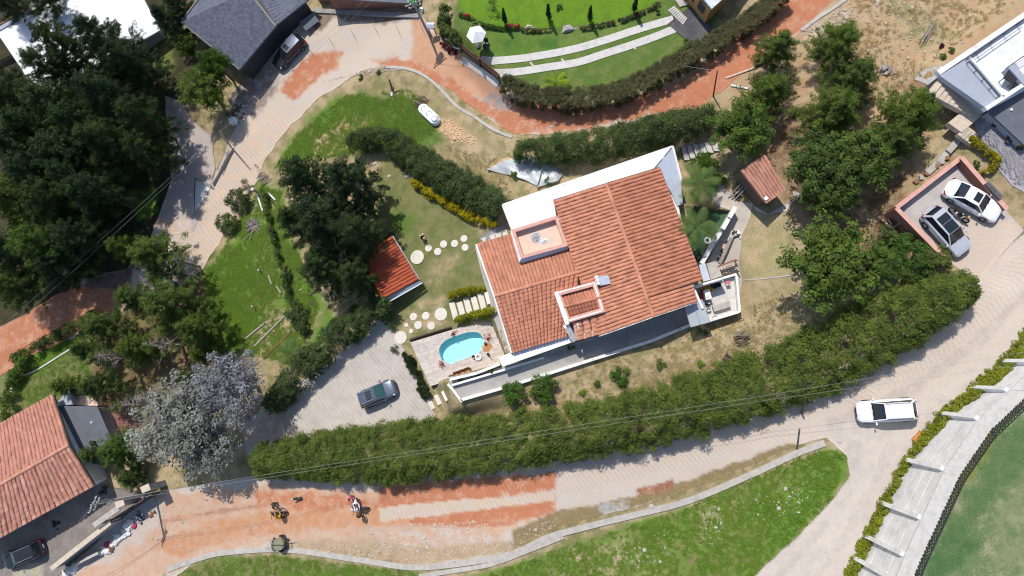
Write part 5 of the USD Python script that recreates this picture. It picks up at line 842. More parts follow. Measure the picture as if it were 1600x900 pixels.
def torus(R, r, n=20, k=8): t = np.linspace(0,2*np.pi,k,endpoint=False); return lathe(np.vstack([np.c_[R+r*np.cos(t), r*np.sin(t)], [[R+r,0]]]), n)
def ringthing(name, label, cat, loc, R, r, mat, sub=None):
    t = thing(name, label, cat, loc); obj('ring', torus(R, r).apply_translation([0,0,r]), mat, t, smooth=True)
    obj('tread' if mat == 'rubber' else 'seam', [box((R*math.cos(a)*1.0+(r*.96)*math.cos(a), R*math.sin(a)+(r*.96)*math.sin(a), r), (.03,.05,r*.9), rz=a) for a in np.arange(0,6.28,.35)], sub or mat, t); return t
ringthing('swim_ring', 'white swim ring on the deck below the pool', 'swim ring', U((747.5,558), dz), .26, .1, 'plastic_white', 'plastic_blue')
t = thing('pool_bucket', 'small dark bucket at the pool edge next to the swim ring', 'bucket', U((740,557.5), dz)); obj('pail', lathe([(0,0),(.12,0),(.16,.26),(.14,.26),(.11,.03),(0,.03)],14), 'plastic_black', t); obj('handle', torus(.14,.012,14,5).apply_translation([0,0,.27]), 'steel', t)
t = thing('garden_sprayer', 'dark blue bottle shaped tool standing on the deck corner', 'tool', U((763,553.5), dz)); obj('bottle', lathe([(0,0),(.13,0),(.13,.3),(.05,.45),(.04,.55),(0,.56)],12), 'cloth_navy', t); obj('wand', bar([.04,-.02,.45],[.35,-.55,.1],.05,n=6), 'dark_metal', t)
t = thing('toy_ball', 'small dark ball beside the right end of the pool', 'ball', U((759,537), dz)); obj('ball', trimesh.creation.icosphere(2,.14).apply_translation([0,0,.14]), 'cloth_navy', t, smooth=True); obj('valve', box((0,0,.285),(.03,.03,.01)), 'plastic_white', t)
# lounge chairs in their frame
for i, (x, y) in enumerate(((714.5,585.5),(723,582.5),(731.5,579.5))):
    p = U((x,y), dz-.2); t = thing('wicker_armchair', ['left of the three brown wicker armchairs below the pool','middle of the three brown wicker armchairs below the pool','right of the three brown wicker armchairs, at the frame end'][i], 'armchair', p, rz=.3, group='brown wicker armchairs by the pool')
    obj('seat', box((0,0,.34),(.5,.5,.12),bevel=.03), 'wood_brown', t); obj('cushion', box((0,0,.43),(.44,.42,.07),bevel=.03), 'stain', t); obj('backrest', box((0,.27,.55),(.52,.08,.5),bevel=.03), 'wood_brown', t)
    for s in (-1,1): obj('armrest', box((s*.28,0,.5),(.07,.5,.2),bevel=.02), 'wood_brown', t); obj('leg', box((s*.24,-.22,.14),(.05,.05,.28)), 'wood_dark', t); obj('leg', box((s*.24,.22,.14),(.05,.05,.28)), 'wood_dark', t)
t = place('seat_frame', 'dark timber frame enclosing the three wicker armchairs', 'frame', U((722,581), dz-.2)); fr = [(700,588),(735,575.5),(738,584),(705,597)]
sheet('chair_floor', [(699,590),(737,577),(741,588),(706,600)], .06, 'slab_look', [], ((.45,.42,.40),(.36,.34,.33),.4), jag=0, res=.3)
for i in range(4): w('rail', bar(U(fr[i],dz+.1), U(fr[(i+1)%4],dz+.1), .07), 'wood_dark' if i < 2 else 'plastic_white', t); w('post', bar(U(fr[i],dz-.7), U(fr[i],dz+.12), .08), 'wood_dark', t)

# stones and steps in the lawn
for px, r, lab in [((652,402),11.5,'largest grey round stepping stone, beside the shed'), ((669.6,388),5.8,'half shaded round stepping stone next to the flower stand'), ((684,393.3),6.1,'round stepping stone just below the line of the upper row'), ((693.2,381.6),6.1,'second round stepping stone from the shaded one in the upper row'), ((710.2,380.7),6.1,'round stepping stone in the middle of the upper row'), ((725,373),5.8,'upper of the two round stepping stones nearest the tile roof'), ((726.7,386.8),5.8,'lower of the two round stepping stones nearest the tile roof'),
    ((646,494.8),6.2,'round stone topmost left in the lower cluster'), ((665.4,493.7),6.5,'round stone with half shade in the lower cluster'), ((635,508),3.6,'tiny round stone at the left of the lower cluster'), ((653.4,508),6.6,'shaded round stone in the centre of the lower cluster'), ((673.7,509.2),6.4,'round stone of the lower cluster nearest the deck wall'), ((642.4,517.4),3.9,'tiny round stone beside the large white one at the driveway'), ((689,491),10.3,'large pale round stone next to the stone steps'), ((626,527.5),10.4,'large pale round stone at the driveway edge')]:
    p = G(px); R = r*(CAMZ-p[2])/F; t = thing('stepping_stone', lab, 'stepping stone', p, group='round stepping stones in the lawn')
    nx_, ny_ = [(float(T(p[0]+d[0],p[1]+d[1]))-float(T(p[0]-d[0],p[1]-d[1])))/(2*R) for d in ((R,0),(0,R))]
    m = lathe([(0,-.12),(R,-.12),(R,.05),(R-.03,.075),(0,.08)], 36); m.vertices[:,2] += m.vertices[:,0]*nx_+m.vertices[:,1]*ny_; obj('slab', m, 'stone_disc', t, smooth=30)
ss = place('stone_steps', 'six staggered pale stone steps between lime green borders', 'steps', G((736,477)))
for (x, y), l_ in zip([(709.5,486),(720.5,482),(731.5,479),(742.5,474.5),(753.5,471.5),(763.5,466)], [27,20,28,21,27,19]):
    d = np.array([.26,.966])*l_/2; w('step', bar(G((x-d[0],y-d[1]))+[0,0,.06], G((x+d[0],y+d[1]))+[0,0,.06], .56, .2), 'stone_disc', ss)
ss = place('path_slabs', 'three pale stepping slabs between the driveway and the entrance path', 'steps', G((685,625)))
for x, y in ((674,631.5),(684.5,624.5),(696,618.5)): d = np.array([.43,.9])*8.2; w('slab', bar(G((x-d[0],y-d[1]))+[0,0,.05], G((x+d[0],y+d[1]))+[0,0,.05], .42, .16), 'stone_disc', ss)
sheet('entrance_path', [(700,598),(790,572),(893,537),(945,522),(1072,482),(1080,503),(1017,531),(912,564),(800,600),(722,622)], .05, 'slab_look', [([(830,560),(1080,480),(1080,505),(900,560)], 4, (.25,.24,.235), (.3,.29,.28), .4)], ((.37,.355,.335),(.31,.30,.285),.4), jag=.02)
sheet('side_path', [(742,385),(756,374),(782,362),(800,360),(776,372),(800,545),(790,552),(764,470)], .05, 'slab_look', [], ((.44,.40,.36),(.36,.33,.31),.4), jag=.04)
sheet('gravel_bed', [(748,372),(768,358),(788,352),(794,362),(770,372),(755,377)], .075, 'slab_look', [], ((.25,.25,.26),(.32,.31,.31),.5), jag=.04)
for x, y, k in ((758,375,0),(770,371,1),(779,368,2),(789,364,3)): t = thing('paver', ['square pale paver left of the row by the roof corner','second pale paver beside the roof corner','third pale paver beside the roof corner','pale paver nearest the white wall by the yellow border'][k], 'paver', G((x,y)), group='pale pavers beside the roof corner'); obj('slab', box((0,0,.08),(.5,.5,.1),rz=.35,bevel=.02), 'stone_disc', t)
def lowwall(label, px, h, th, mat, cap=None, name='garden_wall', cat='wall', capw=.06):
    t = place(name, label, cat, G(px[0])); pts = P(np.array(px, float), h); m, c = [], []
    for a, b in zip(pts[:-1], pts[1:]):
        n = max(int(np.linalg.norm(b-a)/1.2), 1)
        for i in range(n):
            q0, q1 = a+(b-a)*i/n, a+(b-a)*(i+1)/n; g0, g1 = gz_(q0), gz_(q1); zt = max(g0, g1)+h; e = unit(q1-q0)*.004; m.append(slab(np.r_[q0[:2]+e[:2]*0,zt]+np.r_[-e[1],e[0],0]/.008*th, np.r_[q1[:2],zt]+np.r_[-e[1],e[0],0]/.008*th, np.r_[q1[:2],zt]-np.r_[-e[1],e[0],0]/.008*th, np.r_[q0[:2],zt]-np.r_[-e[1],e[0],0]/.008*th, h+.5))
            if cap: c.append(bar(np.r_[q0[:2],zt+.03], np.r_[q1[:2],zt+.03], th+capw, .06))
    for k, q in enumerate(m): w('wall_segment', q, mat, t)
    if cap: w('coping', c, cap, t)
    return t
lowwall('low white wall along the outer edge of the entrance path', [(720,625),(800,602),(912,566),(1017,533),(1078,508)], .5, .22, 'white_wall', 'white_wall')
lowwall('inner white planter wall between the walkway and the entrance path', [(706,602),(740,592),(790,577),(850,559)], .45, .14, 'white_wall', 'white_wall'); lowwall('upper white planter wall below the pool deck', [(703,593),(745,583),(782,569)], .7, .2, 'white_wall', 'white_wall')
lowwall('short white wall closing the left end of the entrance path', [(700,600),(710,612),(722,628)], .5, .16, 'white_wall', 'white_wall')
lowwall('long pale diagonal wall between the green turf yard and the cluttered path', [(1149,323),(1127,360),(1104,398),(1096,412)], 1.3, .34, 'pale_concrete', 'wall_concrete')
sheet('turf_yard', [(1080,327),(1142,331),(1147,326),(1120,366),(1100,402),(1086,420),(1070,360)], .06, 'slab_look', [], ((.06,.125,.06),(.075,.14,.075),.4), jag=0)
sheet('yard_path', [(1120,283),(1140,300),(1155,316),(1176,318),(1172,340),(1158,372),(1154,408),(1160,440),(1150,490),(1108,500),(1100,440),(1104,410),(1145,330),(1118,322),(1110,300)], .05, 'slab_look', [], ((.50,.44,.38),(.42,.38,.33),.4), jag=.1)
sheet('shed_apron', [(1175,320),(1200,335),(1240,312),(1238,298),(1250,302),(1228,330),(1200,336),(1180,330)], .07, 'slab_look', [], ((.55,.51,.47),(.45,.42,.4),.4), jag=.05)
lowwall('dark turf yard edge wall below the palms', [(1083,325),(1120,328),(1144,330)], .35, .12, 'wood_dark')
us = place('garden_steps', 'flight of cream timber edged steps between upper hedge and bright bushes', 'steps', G((1095,236)))
for i in range(6): a, b = (1067+i*9.2, 230-i*1.6), (1073+i*9.2, 251-i*2.8); w('step', slab(G(a)+[-.25,0,.2], G(a)+[.3,0,.2], G(b)+[.3,0,.2], G(b)+[-.25,0,.2], .35), 'pale_concrete', us); w('riser_board', bar(G(a)+[-.28,0,.17], G(b)+[-.28,0,.17], .05, .16), 'wood_dark', us)
ringthing('tyre', 'old black tyre on the green turf at the tile roof corner', 'tyre', G((1091,402)), .24, .11, 'rubber'); ringthing('tyre', 'white painted tyre swing seat under the yellowish palm', 'tyre', G((1105,376)), .24, .1, 'plastic_white')
# service yard right of the house
SY = HOUSE_Z+.5
sv = place('service_yard', 'walled white service yard with washing area at the right end of the house', 'yard', (*U((1120,465),SY)[:2], HOUSE_Z))
sp = [(1085,450),(1150,430),(1155,486),(1105,502),(1098,468)]; w('floor_slab', prism([U(q,SY)[:2] for q in sp], HOUSE_Z-.6, SY), 'pale_concrete', sv)
for a, b, hh, mt, tn in (((1085,448),(1131,434),1.9,'white_wall','wall'), ((1131,434),(1151,428),.6,'white_wall','wall'), ((1151,430),(1156,487),.7,'white_wall','wall'), ((1156,487),(1106,502),.9,'white_wall','wall'), ((1084,450),(1098,482),2.0,'white_wall','wall')): q0, q1 = U(a,SY+hh), U(b,SY+hh); w(tn, bar(q0*[1,1,0]+[0,0,SY+hh/2], q1*[1,1,0]+[0,0,SY+hh/2], .2, hh), mt, sv)
w('laundry_slab', slab(U((1116,487),SY+.5), U((1142,479),SY+.5), U((1140,470),SY+.5), U((1113,478),SY+.5), .3), 'concrete', sv); w('counter', slab(U((1092,414),SY+1.6), U((1102,411),SY+1.6), U((1110,437),SY+1.6), U((1099,440),SY+1.6), .15), 'pale_metal', sv, label='pale metal counter beside the eave'); w('tank_cover', slab(U((1104,412),SY+.9), U((1117,408),SY+.9), U((1129,431),SY+.9), U((1111,437),SY+.9), .9), 'concrete', sv, label='rough grey concrete cover slab')
for i, (x, y, m_, lab) in enumerate([(1097,450,'plastic_yellow','yellow bucket leftmost in the service yard'), (1104,450,'plastic_yellow','yellow bucket behind the two others in the service yard'), (1109,454,'plastic_yellow','yellow bucket nearest the dark basin'), (1096,456,'plastic_red','orange red bucket below the yellow ones'), (1115,447,'dark_metal','grey round basin beside the yellow buckets'), (1122,446,'plastic_black','black pot right of the grey basin'), (1106,484,'stone_disc','cream tub by the glass canopy'), (1116,497,'plastic_white','white tub outside the service yard corner')]):
    r = .2 if i not in (4,7) else .3; t = thing('bucket' if i < 4 else 'tub', lab, 'bucket' if i < 4 else 'tub', U((x,y), SY)); obj('pail', lathe([(0,0),(r*.8,0),(r,.34),(r*.92,.34),(r*.72,.03),(0,.03)], 16), m_, t, smooth=30); obj('rim', torus(r*.97,.02,16,6).apply_translation([0,0,.34]), m_, t)
t = place('washing_machine', 'white washing machine with a red cloth beside it in the service yard', 'washing machine', U((1103,462),SY)); w('cabinet', box(U((1103,462),SY)+[0,0,.43], (.55,.95,.85), rz=.25, bevel=.04), 'plastic_white', t); w('lid', box(U((1103,461),SY)+[0,.1,.87], (.42,.45,.03), rz=.25), 'foam', t); w('dial', lathe([(0,0),(.05,0),(.05,.04),(0,.04)],10).apply_translation(U((1103,466),SY)+[0,0,.86]), 'plastic_black', t)
t = place('red_crate', 'red plastic crate left of the washing machine', 'crate', U((1097,463),SY)); c = U((1097,463),SY)
for i, (dx, dy, sx, sy) in enumerate(((0,-.3,.5,.04),(0,.3,.5,.04),(-.24,0,.04,.6),(.24,0,.04,.6))): w('side', box(c+[dx,dy,.17], (sx,sy,.34)), 'plastic_red', t)
w('bottom', box(c+[0,0,.03], (.48,.6,.04)), 'plastic_red', t)
t = place('gas_cylinder', 'dark blue gas cylinder in front of the washing machine', 'cylinder', U((1104,474),SY)); w('tank', lathe([(0,0),(.2,0),(.22,.1),(.22,.5),(.12,.62),(0,.63)],14).apply_translation(U((1104,474),SY)), 'cloth_navy', t, smooth=30); w('collar', torus(.11,.015,12,5).apply_translation(U((1104,474),SY)+[0,0,.68]), 'steel', t)
t = place('folding_ladder', 'pink topped grey stand by the inner wall of the service yard', 'stand', U((1134,444),SY)); w('top', box(U((1135,443),SY)+[0,0,.6], (.4,.3,.05), rz=.2), 'cloth_pink', t); w('leg', [bar(U((1135+s*3,444),SY), U((1135+s*2.4,443),SY)+[0,0,.6], .04) for s in (-1,1)], 'steel', t)
br = place('block_rack', 'dark steel rack holding rows of pale concrete blocks beside the path', 'rack', G((1136,420)))
for i, (a, b) in enumerate((((1118,419),(1147,408)),((1121,426),(1149,417)),((1124,433),(1151,425)))): w('shelf', bar(G(a)+[0,0,.7-.1*i], G(b)+[0,0,.7-.1*i], .16, .08), 'wood_dark' if i else 'brick_clay', br)
rng = np.random.default_rng(5)
for i in range(3):
    for j in range(6):
        if rng.random() < .85: q = (1121.5+i*2+j*4.4, 424+i*5.0-j*1.5); w('block', box(G(q)+[0,0,.45-.05*i], (.2,.2,.25), rz=.35+rng.uniform(-.1,.1)), 'pale_concrete', br)
for k in ((1119,420),(1148,409),(1124,434),(1151,426)): w('post', bar(G(k), G(k)+[0,0,.9], .07), 'dark_metal', br)
for x, y, lab in ((1140,372,'leaning pale board across the cluttered path'),(1133,392,'long grey beam lying along the cluttered path')):
    t = place('board', lab, 'board', G((x,y))); d = np.array([10,-5]) if y < 380 else np.array([9,-20]); w('plank', bar(G((x-d[0],y-d[1]))+[0,0,.15], G((x+d[0],y+d[1]))+[0,0,.25], .3, .06), 'pale_concrete' if y < 380 else 'wood_grey', t); w('batten', bar(G((x-d[0]+4,y-d[1]+2))+[0,0,.08], G((x+d[0]+4,y+d[1]+2))+[0,0,.12], .07), 'wood_dark', t)
def junk(px, lab, cols, seed, R=.5, name='scrap_heap', n=14):
    r = np.random.default_rng(seed); p = G(px); t = place(name, lab, 'heap', p)
    for k, c in enumerate(cols):
        m = []
        for i in range(n//len(cols)+1): q = p+np.r_[r.normal(size=2)*R*.5, r.uniform(.04,.25)]; m.append(box(q, r.uniform(.08,.4,3)*[1,.8,.5], rz=r.uniform(0,3)))
        [w('piece', q_, c, t) for q_ in m]
junk((1132,392),'heap of reddish rubble and bags on the cluttered path',['pink_trim','foam','dark_metal'],1,.4); junk((1127,402),'heap of dark plastic bags beside the block rack',['plastic_black','paint_grey'],2,.35); junk((1150,365),'small black and white debris heap beside the leaning board',['plastic_white','plastic_black'],3,.3); junk((1150,305),'dark tools and barrow parts by the wooden shed',['dark_metal','wood_grey'],4,.4)
t = place('timber_trestle', 'leaning grey timber trestle beside the wooden shed', 'trestle', G((1150,298)))
for i in range(3): w('rail', bar(G((1137+i*5,309+i*2))+[0,0,.2], G((1157+i*4,288+i*3))+[0,0,1.0], .08), 'wood_grey', t)
# ---- right side: walled car park, stairs, court
cp = place('car_park_wall', 'brick walled car park terrace with pink coping holding two cars and a motorcycle', 'wall', (*U((1480,330),PARK_Z)[:2], PARK_Z)); sheet('car_park_floor', [(1403,326),(1501,250),(1574,330),(1600,360),(1530,440),(1490,415)], .05, 'slab_look', [([(1500,350),(1600,340),(1600,450),(1480,450)], 10, (.50,.42,.36), (.53,.42,.34), .45)], ((.46,.42,.395),(.40,.37,.35),.4), jag=.02)
for a, b, hh, nm in (((1400,325),(1502,246),.75,'back'),((1502,246),(1573,327),1.0,'side'),((1400,325),(1486,413),.95,'side')):
    q0, q1 = U(a,PARK_Z+hh), U(b,PARK_Z+hh); l_ = np.linalg.norm((q1-q0)[:2]); nb = int(l_/.5)
    for c in range(3):
        for i in range(nb):
            f0, f1 = (i+.02+.5*(c%2))/nb, min((i+.98+.5*(c%2))/nb, 1.0)
            if f1-f0 > .003: w('brick', bar((q0+(q1-q0)*f0)*[1,1,0]+[0,0,PARK_Z+hh*(c+.5)/3], (q0+(q1-q0)*f1)*[1,1,0]+[0,0,PARK_Z+hh*(c+.5)/3], .24, hh/3-.015), 'brick_clay', cp)
    w('wall_core', bar(q0*[1,1,0]+[0,0,PARK_Z-.9+hh/2-.02], q1*[1,1,0]+[0,0,PARK_Z-.9+hh/2-.02], .2, hh+1.75), 'brick_clay', cp); w('coping', bar(q0+[0,0,.04], q1+[0,0,.04], .36, .07), 'pink_trim', cp)
sheet('cobble_court', [(1520,196),(1543,178),(1600,226),(1680,280),(1640,330),(1598,300),(1580,290),(1562,268),(1545,240)], .06, 'slab_look', [], ((.36,.34,.36),(.22,.21,.23),.45), jag=.02)
per_island('cobble_stone', [(0,(.12,.115,.13)),(.45,(.32,.30,.32)),(.6,(.48,.46,.47)),(1,(.66,.63,.62))], .9)
g_ = Polygon(P([(1524,196),(1543,182),(1600,230),(1640,265),(1598,296),(1566,266)])[:,:2]); x0,y0,x1,y1 = g_.bounds; m = []; rng = np.random.default_rng(6)
for x in np.arange(x0,x1,.3):
    for y in np.arange(y0,y1,.22):
        q = np.array([x+rng.uniform(-.09,.09), y+rng.uniform(-.07,.07)])
        if g_.contains(Point(q)): m.append(box(np.r_[q, gz_(q)+.07], (.25,.17,.05+rng.uniform(0,.02)), rz=rng.choice([.6,-.9])))
obj('cobbles', m, 'cobble_stone', kind='stuff', label='pale and dark grey cobbles paving the court of the grey house', cat='cobbles')
st = place('cream_stairs', 'cream stairs running down along the grey house wall to a landing', 'stairs', G((1500,160)))
plain('cream_stone', (.56,.47,.37), .85, var=.2, scale=3.)
for i in range(9):
    f = i/9; c = np.array([1462,137])*(1-f)+np.array([1530,172])*f; d = np.array([-9,11.])*.95; e = np.array([7.6,3.9])*.55; h = 1.25*(1-f)+.2
    w('step', slab(*[U(c+s*d+u*e, GREY_Z+h) for s, u in ((1,-1),(1,1),(-1,1),(-1,-1))], .6), 'cream_stone', st)
w('landing', slab(*[U(q, GREY_Z+.22) for q in ((1482,192),(1503,207),(1540,175),(1520,160))], .6), 'cream_stone', st)
for i in range(6):
    f = i/6; c = np.array([1506,205])*(1-f)+np.array([1534,226])*f; d = np.array([-7,7.]); e = np.array([2.6,2.]); w('step', slab(*[U(c+s*d+u*e, GREY_Z+.1-.16*i) for s, u in ((1,-1),(1,1),(-1,1),(-1,-1))], .5), 'cream_stone', st)
cs = place('curved_slabs', 'curved fan of pale slabs at the upper end of the cream stairs', 'paving', G((1440,118)))
for i in range(5):
    a0, a1 = 2.7-.27*i, 2.7-.27*(i+.94); c = np.array([1468,142.]); w('slab', slab(*[G(c+np.array([math.cos(a),-math.sin(a)*.9])*r)+[0,0,.12] for a, r in ((a0,44),(a0,20),(a1,20),(a1,44-1.2*i))], .2), 'pale_concrete', cs)
lowwall('pale concrete ramp wall running down beside the car park', [(1503,213),(1480,238),(1466,254),(1449,270)], .25, .5, 'concrete'); 
lp = place('brick_ledge', 'row of loose brick blocks along the outside of the car park wall', 'bricks', G((1455,262)))
for i in range(7): w('brick', box(G((1430+i*8,285-i*6.2))+[0,0,.12], (.35,.3,.3), rz=.6+i), 'concrete' if i % 2 else 'brick_clay', lp)
t = place('car_park_planter', 'long dark planter on the car park side wall by the cobbles', 'planter', U((1552,297),PARK_Z+1.1)); w('trough', bar(U((1541,286),PARK_Z+1.2), U((1563,309),PARK_Z+1.2), .4, .3), 'dark_slab', t); w('soil', bar(U((1542,287),PARK_Z+1.34), U((1562,308),PARK_Z+1.34), .3, .06), 'ash', t)
t = place('car_park_steps', 'small dark steps with pale stringer left of the car park wall', 'steps', G((1395,348)))
for i in range(5): w('step', bar(G((1380+i*6,345-i*2))+[0,0,.15+i*.12], G((1388+i*6,356-i*2))+[0,0,.15+i*.12], .3, .12), 'wood_dark', t)
w('stringer', [bar(G((1372,340))+[0,0,.1], G((1392,357))+[0,0,.2], .12, .15), bar(G((1392,357))+[0,0,.2], G((1410,345))+[0,0,.9], .12, .15)], 'wood_grey', t)
for px, lab in (((1572,222),'dark flower pot against the dark grey wall'), ((1590,232),'dark flower pot at the right edge by the grey wall'), ((1552,196),'dark flower pot at the corner of the dark grey wall')):
    t = thing('flower_pot', lab, 'flower pot', G(px)); obj('pot', lathe([(0,0),(.18,0),(.26,.35),(.22,.35),(.16,.05),(0,.05)],14), 'plastic_black', t); obj('soil', lathe([(0,.3),(.22,.3)],14), 'ash', t)

# ---- lower left yard: walls, gate pillars, sacks
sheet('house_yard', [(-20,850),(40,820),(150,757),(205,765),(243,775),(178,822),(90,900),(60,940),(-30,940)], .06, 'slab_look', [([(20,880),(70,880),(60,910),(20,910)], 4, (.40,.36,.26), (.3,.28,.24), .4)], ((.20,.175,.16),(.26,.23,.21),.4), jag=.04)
bw = place('yard_boundary_wall', 'long narrow concrete boundary wall between the yard and the dirt road', 'wall', G((130,850)))
q0, q1 = P((80,889),2.0), P((173,816),2.0)
for i in range(8): a, b = q0+(q1-q0)*(i+.01)/8, q0+(q1-q0)*(i+.99)/8; w('coping', bar(a+[0,0,.05], b+[0,0,.05], .5, .1), 'cream_stone', bw); w('wall_segment', bar(a-[0,0,1.1], b-[0,0,1.1], .22, 2.2), 'grey_concrete', bw)
b0, b1 = P((174,813),1.6), P((240,770),1.6); gt = place('yard_gate', 'dark steel sliding gate between the two square pillars', 'gate', G((205,792)))
w('gate_leaf', bar(b0-[0,0,.8], b1-[0,0,.8], .08, 1.6), 'dark_metal', gt); w('gate_rail', bar(b0+[0,0,.04], b1+[0,0,.04], .14, .1), 'wood_dark', gt)
for i in range(8): c = b0+(b1-b0)*(i+.5)/8; w('bar', bar(c-[0,0,1.5], c, .13), 'black_wall', gt)
for px, s, lab in (((228,763),.95,'square cream topped gate pillar nearest the silver tree'), ((188,787),.95,'square cream topped gate pillar at the end of the flat beam')):
    p = P(px, 3.0); g = gz_(p); t = place('gate_pillar', lab, 'pillar', (p[0],p[1],g)); w('shaft', box((p[0],p[1],g+1.45), (s*.9,s*.62,3.2), rz=.42), 'grey_concrete', t); w('cap', box((p[0],p[1],g+3.05), (s,s*.72,.14), rz=.42, bevel=.02), 'cream_stone', t)
t = place('gate_beam', 'flat concrete beam lying over the yard wall beside the gate', 'beam', G((166,808))); w('beam', bar(P((147,821),2.5), P((186,793),2.5), .55, .22), 'concrete', t); w('post', [bar(P((150,819),2.4), np.r_[P((150,819),2.4)[:2], gz_(P((150,819)))], .25)], 'grey_concrete', t)
lowwall('low roadside wall stub with dark bars at the lower left', [(100,893),(125,878),(153,864)], .8, .28, 'concrete')
sheet('roadside_slab', [(180,820),(222,785),(240,776),(248,790),(225,808),(190,840),(160,868),(130,890),(120,880)], .075, 'slab_look', [], ((.42,.38,.34),(.36,.32,.29),.4), jag=.06)
rng = np.random.default_rng(12)
def sack(px, mat, lab, grp, s=1.0, seed=0):
    r = np.random.default_rng(seed); m = trimesh.creation.icosphere(3); v = m.vertices*[.42*s,.30*s,.22*s]; v = v*(1+(meshkit.fbm(m.vertices*2.3+seed,3,seed)-.5)[:,None]*.75); v[:,2] = np.maximum(v[:,2],-.14)+.14; m.vertices = v
    t = thing('rubble_sack', lab, 'sack', G(px), rz=r.uniform(0,3), group=grp); obj('sack', m, mat, t, smooth=True); obj('tied_neck', hull(np.vstack([np.array([.38*s,0,.16])+np.c_[0*np.arange(6),.05*np.cos(np.arange(6)),.05*np.sin(np.arange(6))], np.array([.55*s,0,.2])+np.c_[0*np.arange(6),.1*np.cos(np.arange(6)),.1*np.sin(np.arange(6))]])), mat, t)
for i, (x, y) in enumerate([(176,850),(182,845),(188,842),(194,838),(186,838),(196,832),(200,827),(204,822),(199,820),(206,816),(201,833),(170,861),(161,863),(165,858)]): sack((x,y), 'sack_white', 'white rubble sack in the heap along the slab beside the yard wall', 'white rubble sacks beside the yard wall', rng.uniform(.8,1.15), i)
for x, y, lab in ((211,821,'crimson sack between the white sacks and the scrap heap'), (168,850,'crimson sack at the lower end of the white sacks'), (173,848,'second crimson sack touching the lower white sacks')): sack((x,y), 'sack_red', lab, 'crimson sacks', .8, x)
for i, (x, y) in enumerate([(108,890),(114,892),(104,896),(118,886)]): sack((x,y), 'sack_white', 'white sack in the small heap at the lower left roadside', 'white sacks at the lower roadside', 1.0, 40+i)
junk((220,808),'dark scrap heap of bags and rubble by the gate',['plastic_black','grey_concrete','foam'],7,.6,n=30); junk((240,803),'two small dark rubble lumps on the dirt road beside the gate',['wood_brown','dark_metal'],8,.3,n=5); junk((175,853),'scatter of brown rubble at the sacks',['wood_brown'],9,.5,n=8)
junk((90,818),'dark clutter lying in the shaded yard',['black_wall','plastic_black'],10,.5,n=8); junk((72,806),'reddish clutter in the shaded yard under the eave',['brick_clay'],11,.4,n=6); junk((165,767),'dark tools on the yard floor below the conifers',['dark_metal','black_wall'],13,.6,n=8)
sheet('brick_patio', [(150,622),(172,612),(215,630),(222,668),(190,690),(172,690)], .06, 'slab_look', [], ((.27,.12,.10),(.36,.20,.17),.45), jag=.05)
g_ = Polygon(P([(152,624),(172,614),(213,632),(219,665),(190,686),(174,686)])[:,:2]); x0,y0,x1,y1 = g_.bounds; pv = place('patio_pavers', 'red brick pavers of the patio between annex and silver tree', 'paving', G((190,655)))
k = 0
for x in np.arange(x0,x1,.52):
    for y in np.arange(y0,y1,.27):
        q = np.array([x+(.26 if int(round((y-y0)/.27))%2 else 0), y])
        if g_.contains(Point(q)) and k < 240: w('paver', box(np.r_[q, gz_(q)+.075], (.49,.24,.05+.015*((k*7)%5)/5)), 'paver_red', pv); k += 1
sheet('rubble_pad', [(178,692),(205,668),(228,672),(215,700),(190,705)], .07, 'slab_look', [], ((.48,.46,.43),(.33,.31,.29),.5), jag=.2)
# ------------------------------------------------------------------ vehicles
def place_on(px, head, half_l=1.4, half_w=.7, h=.7):
    p = P(px, h); rz = math.atan2(-head[1], head[0]); f = np.array([math.cos(rz), math.sin(rz)]); s = np.array([-f[1], f[0]]); c = p[:2]
    zf, zr, zl, zrt = [float(T(*(c+d))) for d in (f*half_l, -f*half_l, s*half_w, -s*half_w)]
    return (c[0], c[1], (zf+zr+zl+zrt)/4+.05), rz, (math.degrees(math.atan2(zl-zrt, 2*half_w)), -math.degrees(math.atan2(zf-zr, 2*half_l)), 0)
def wheel(t, x, y, r, wd=.22, rim='steel'):
    s = 1 if y > 0 else -1; rot = trimesh.transformations.rotation_matrix(math.pi/2, [1,0,0])
    m = lathe([(r*.62,-wd/2),(r*.94,-wd/2),(r,-wd*.32),(r,wd*.32),(r*.94,wd/2),(r*.62,wd/2),(r*.62,-wd/2)], 24).apply_transform(rot).apply_translation([x,y,r])
    wl = obj('wheel', m, 'rubber', t, smooth=30)
    sp = [lathe([(0,-wd*.3),(r*.64,-wd*.3),(r*.64,wd*.3),(r*.58,wd*.3),(r*.56,wd*.1),(0,wd*.1)], 20).apply_transform(trimesh.transformations.rotation_matrix(-s*math.pi/2, [1,0,0])).apply_translation([x,y,r])]
    for k in range(5): a = k*1.2566; sp.append(bar([x+.05*math.cos(a), y+s*wd*.36, r+.05*math.sin(a)], [x+r*.58*math.cos(a), y+s*wd*.36, r+r*.58*math.sin(a)], .06, .03))
    obj('rim', sp, rim, wl, smooth=30)
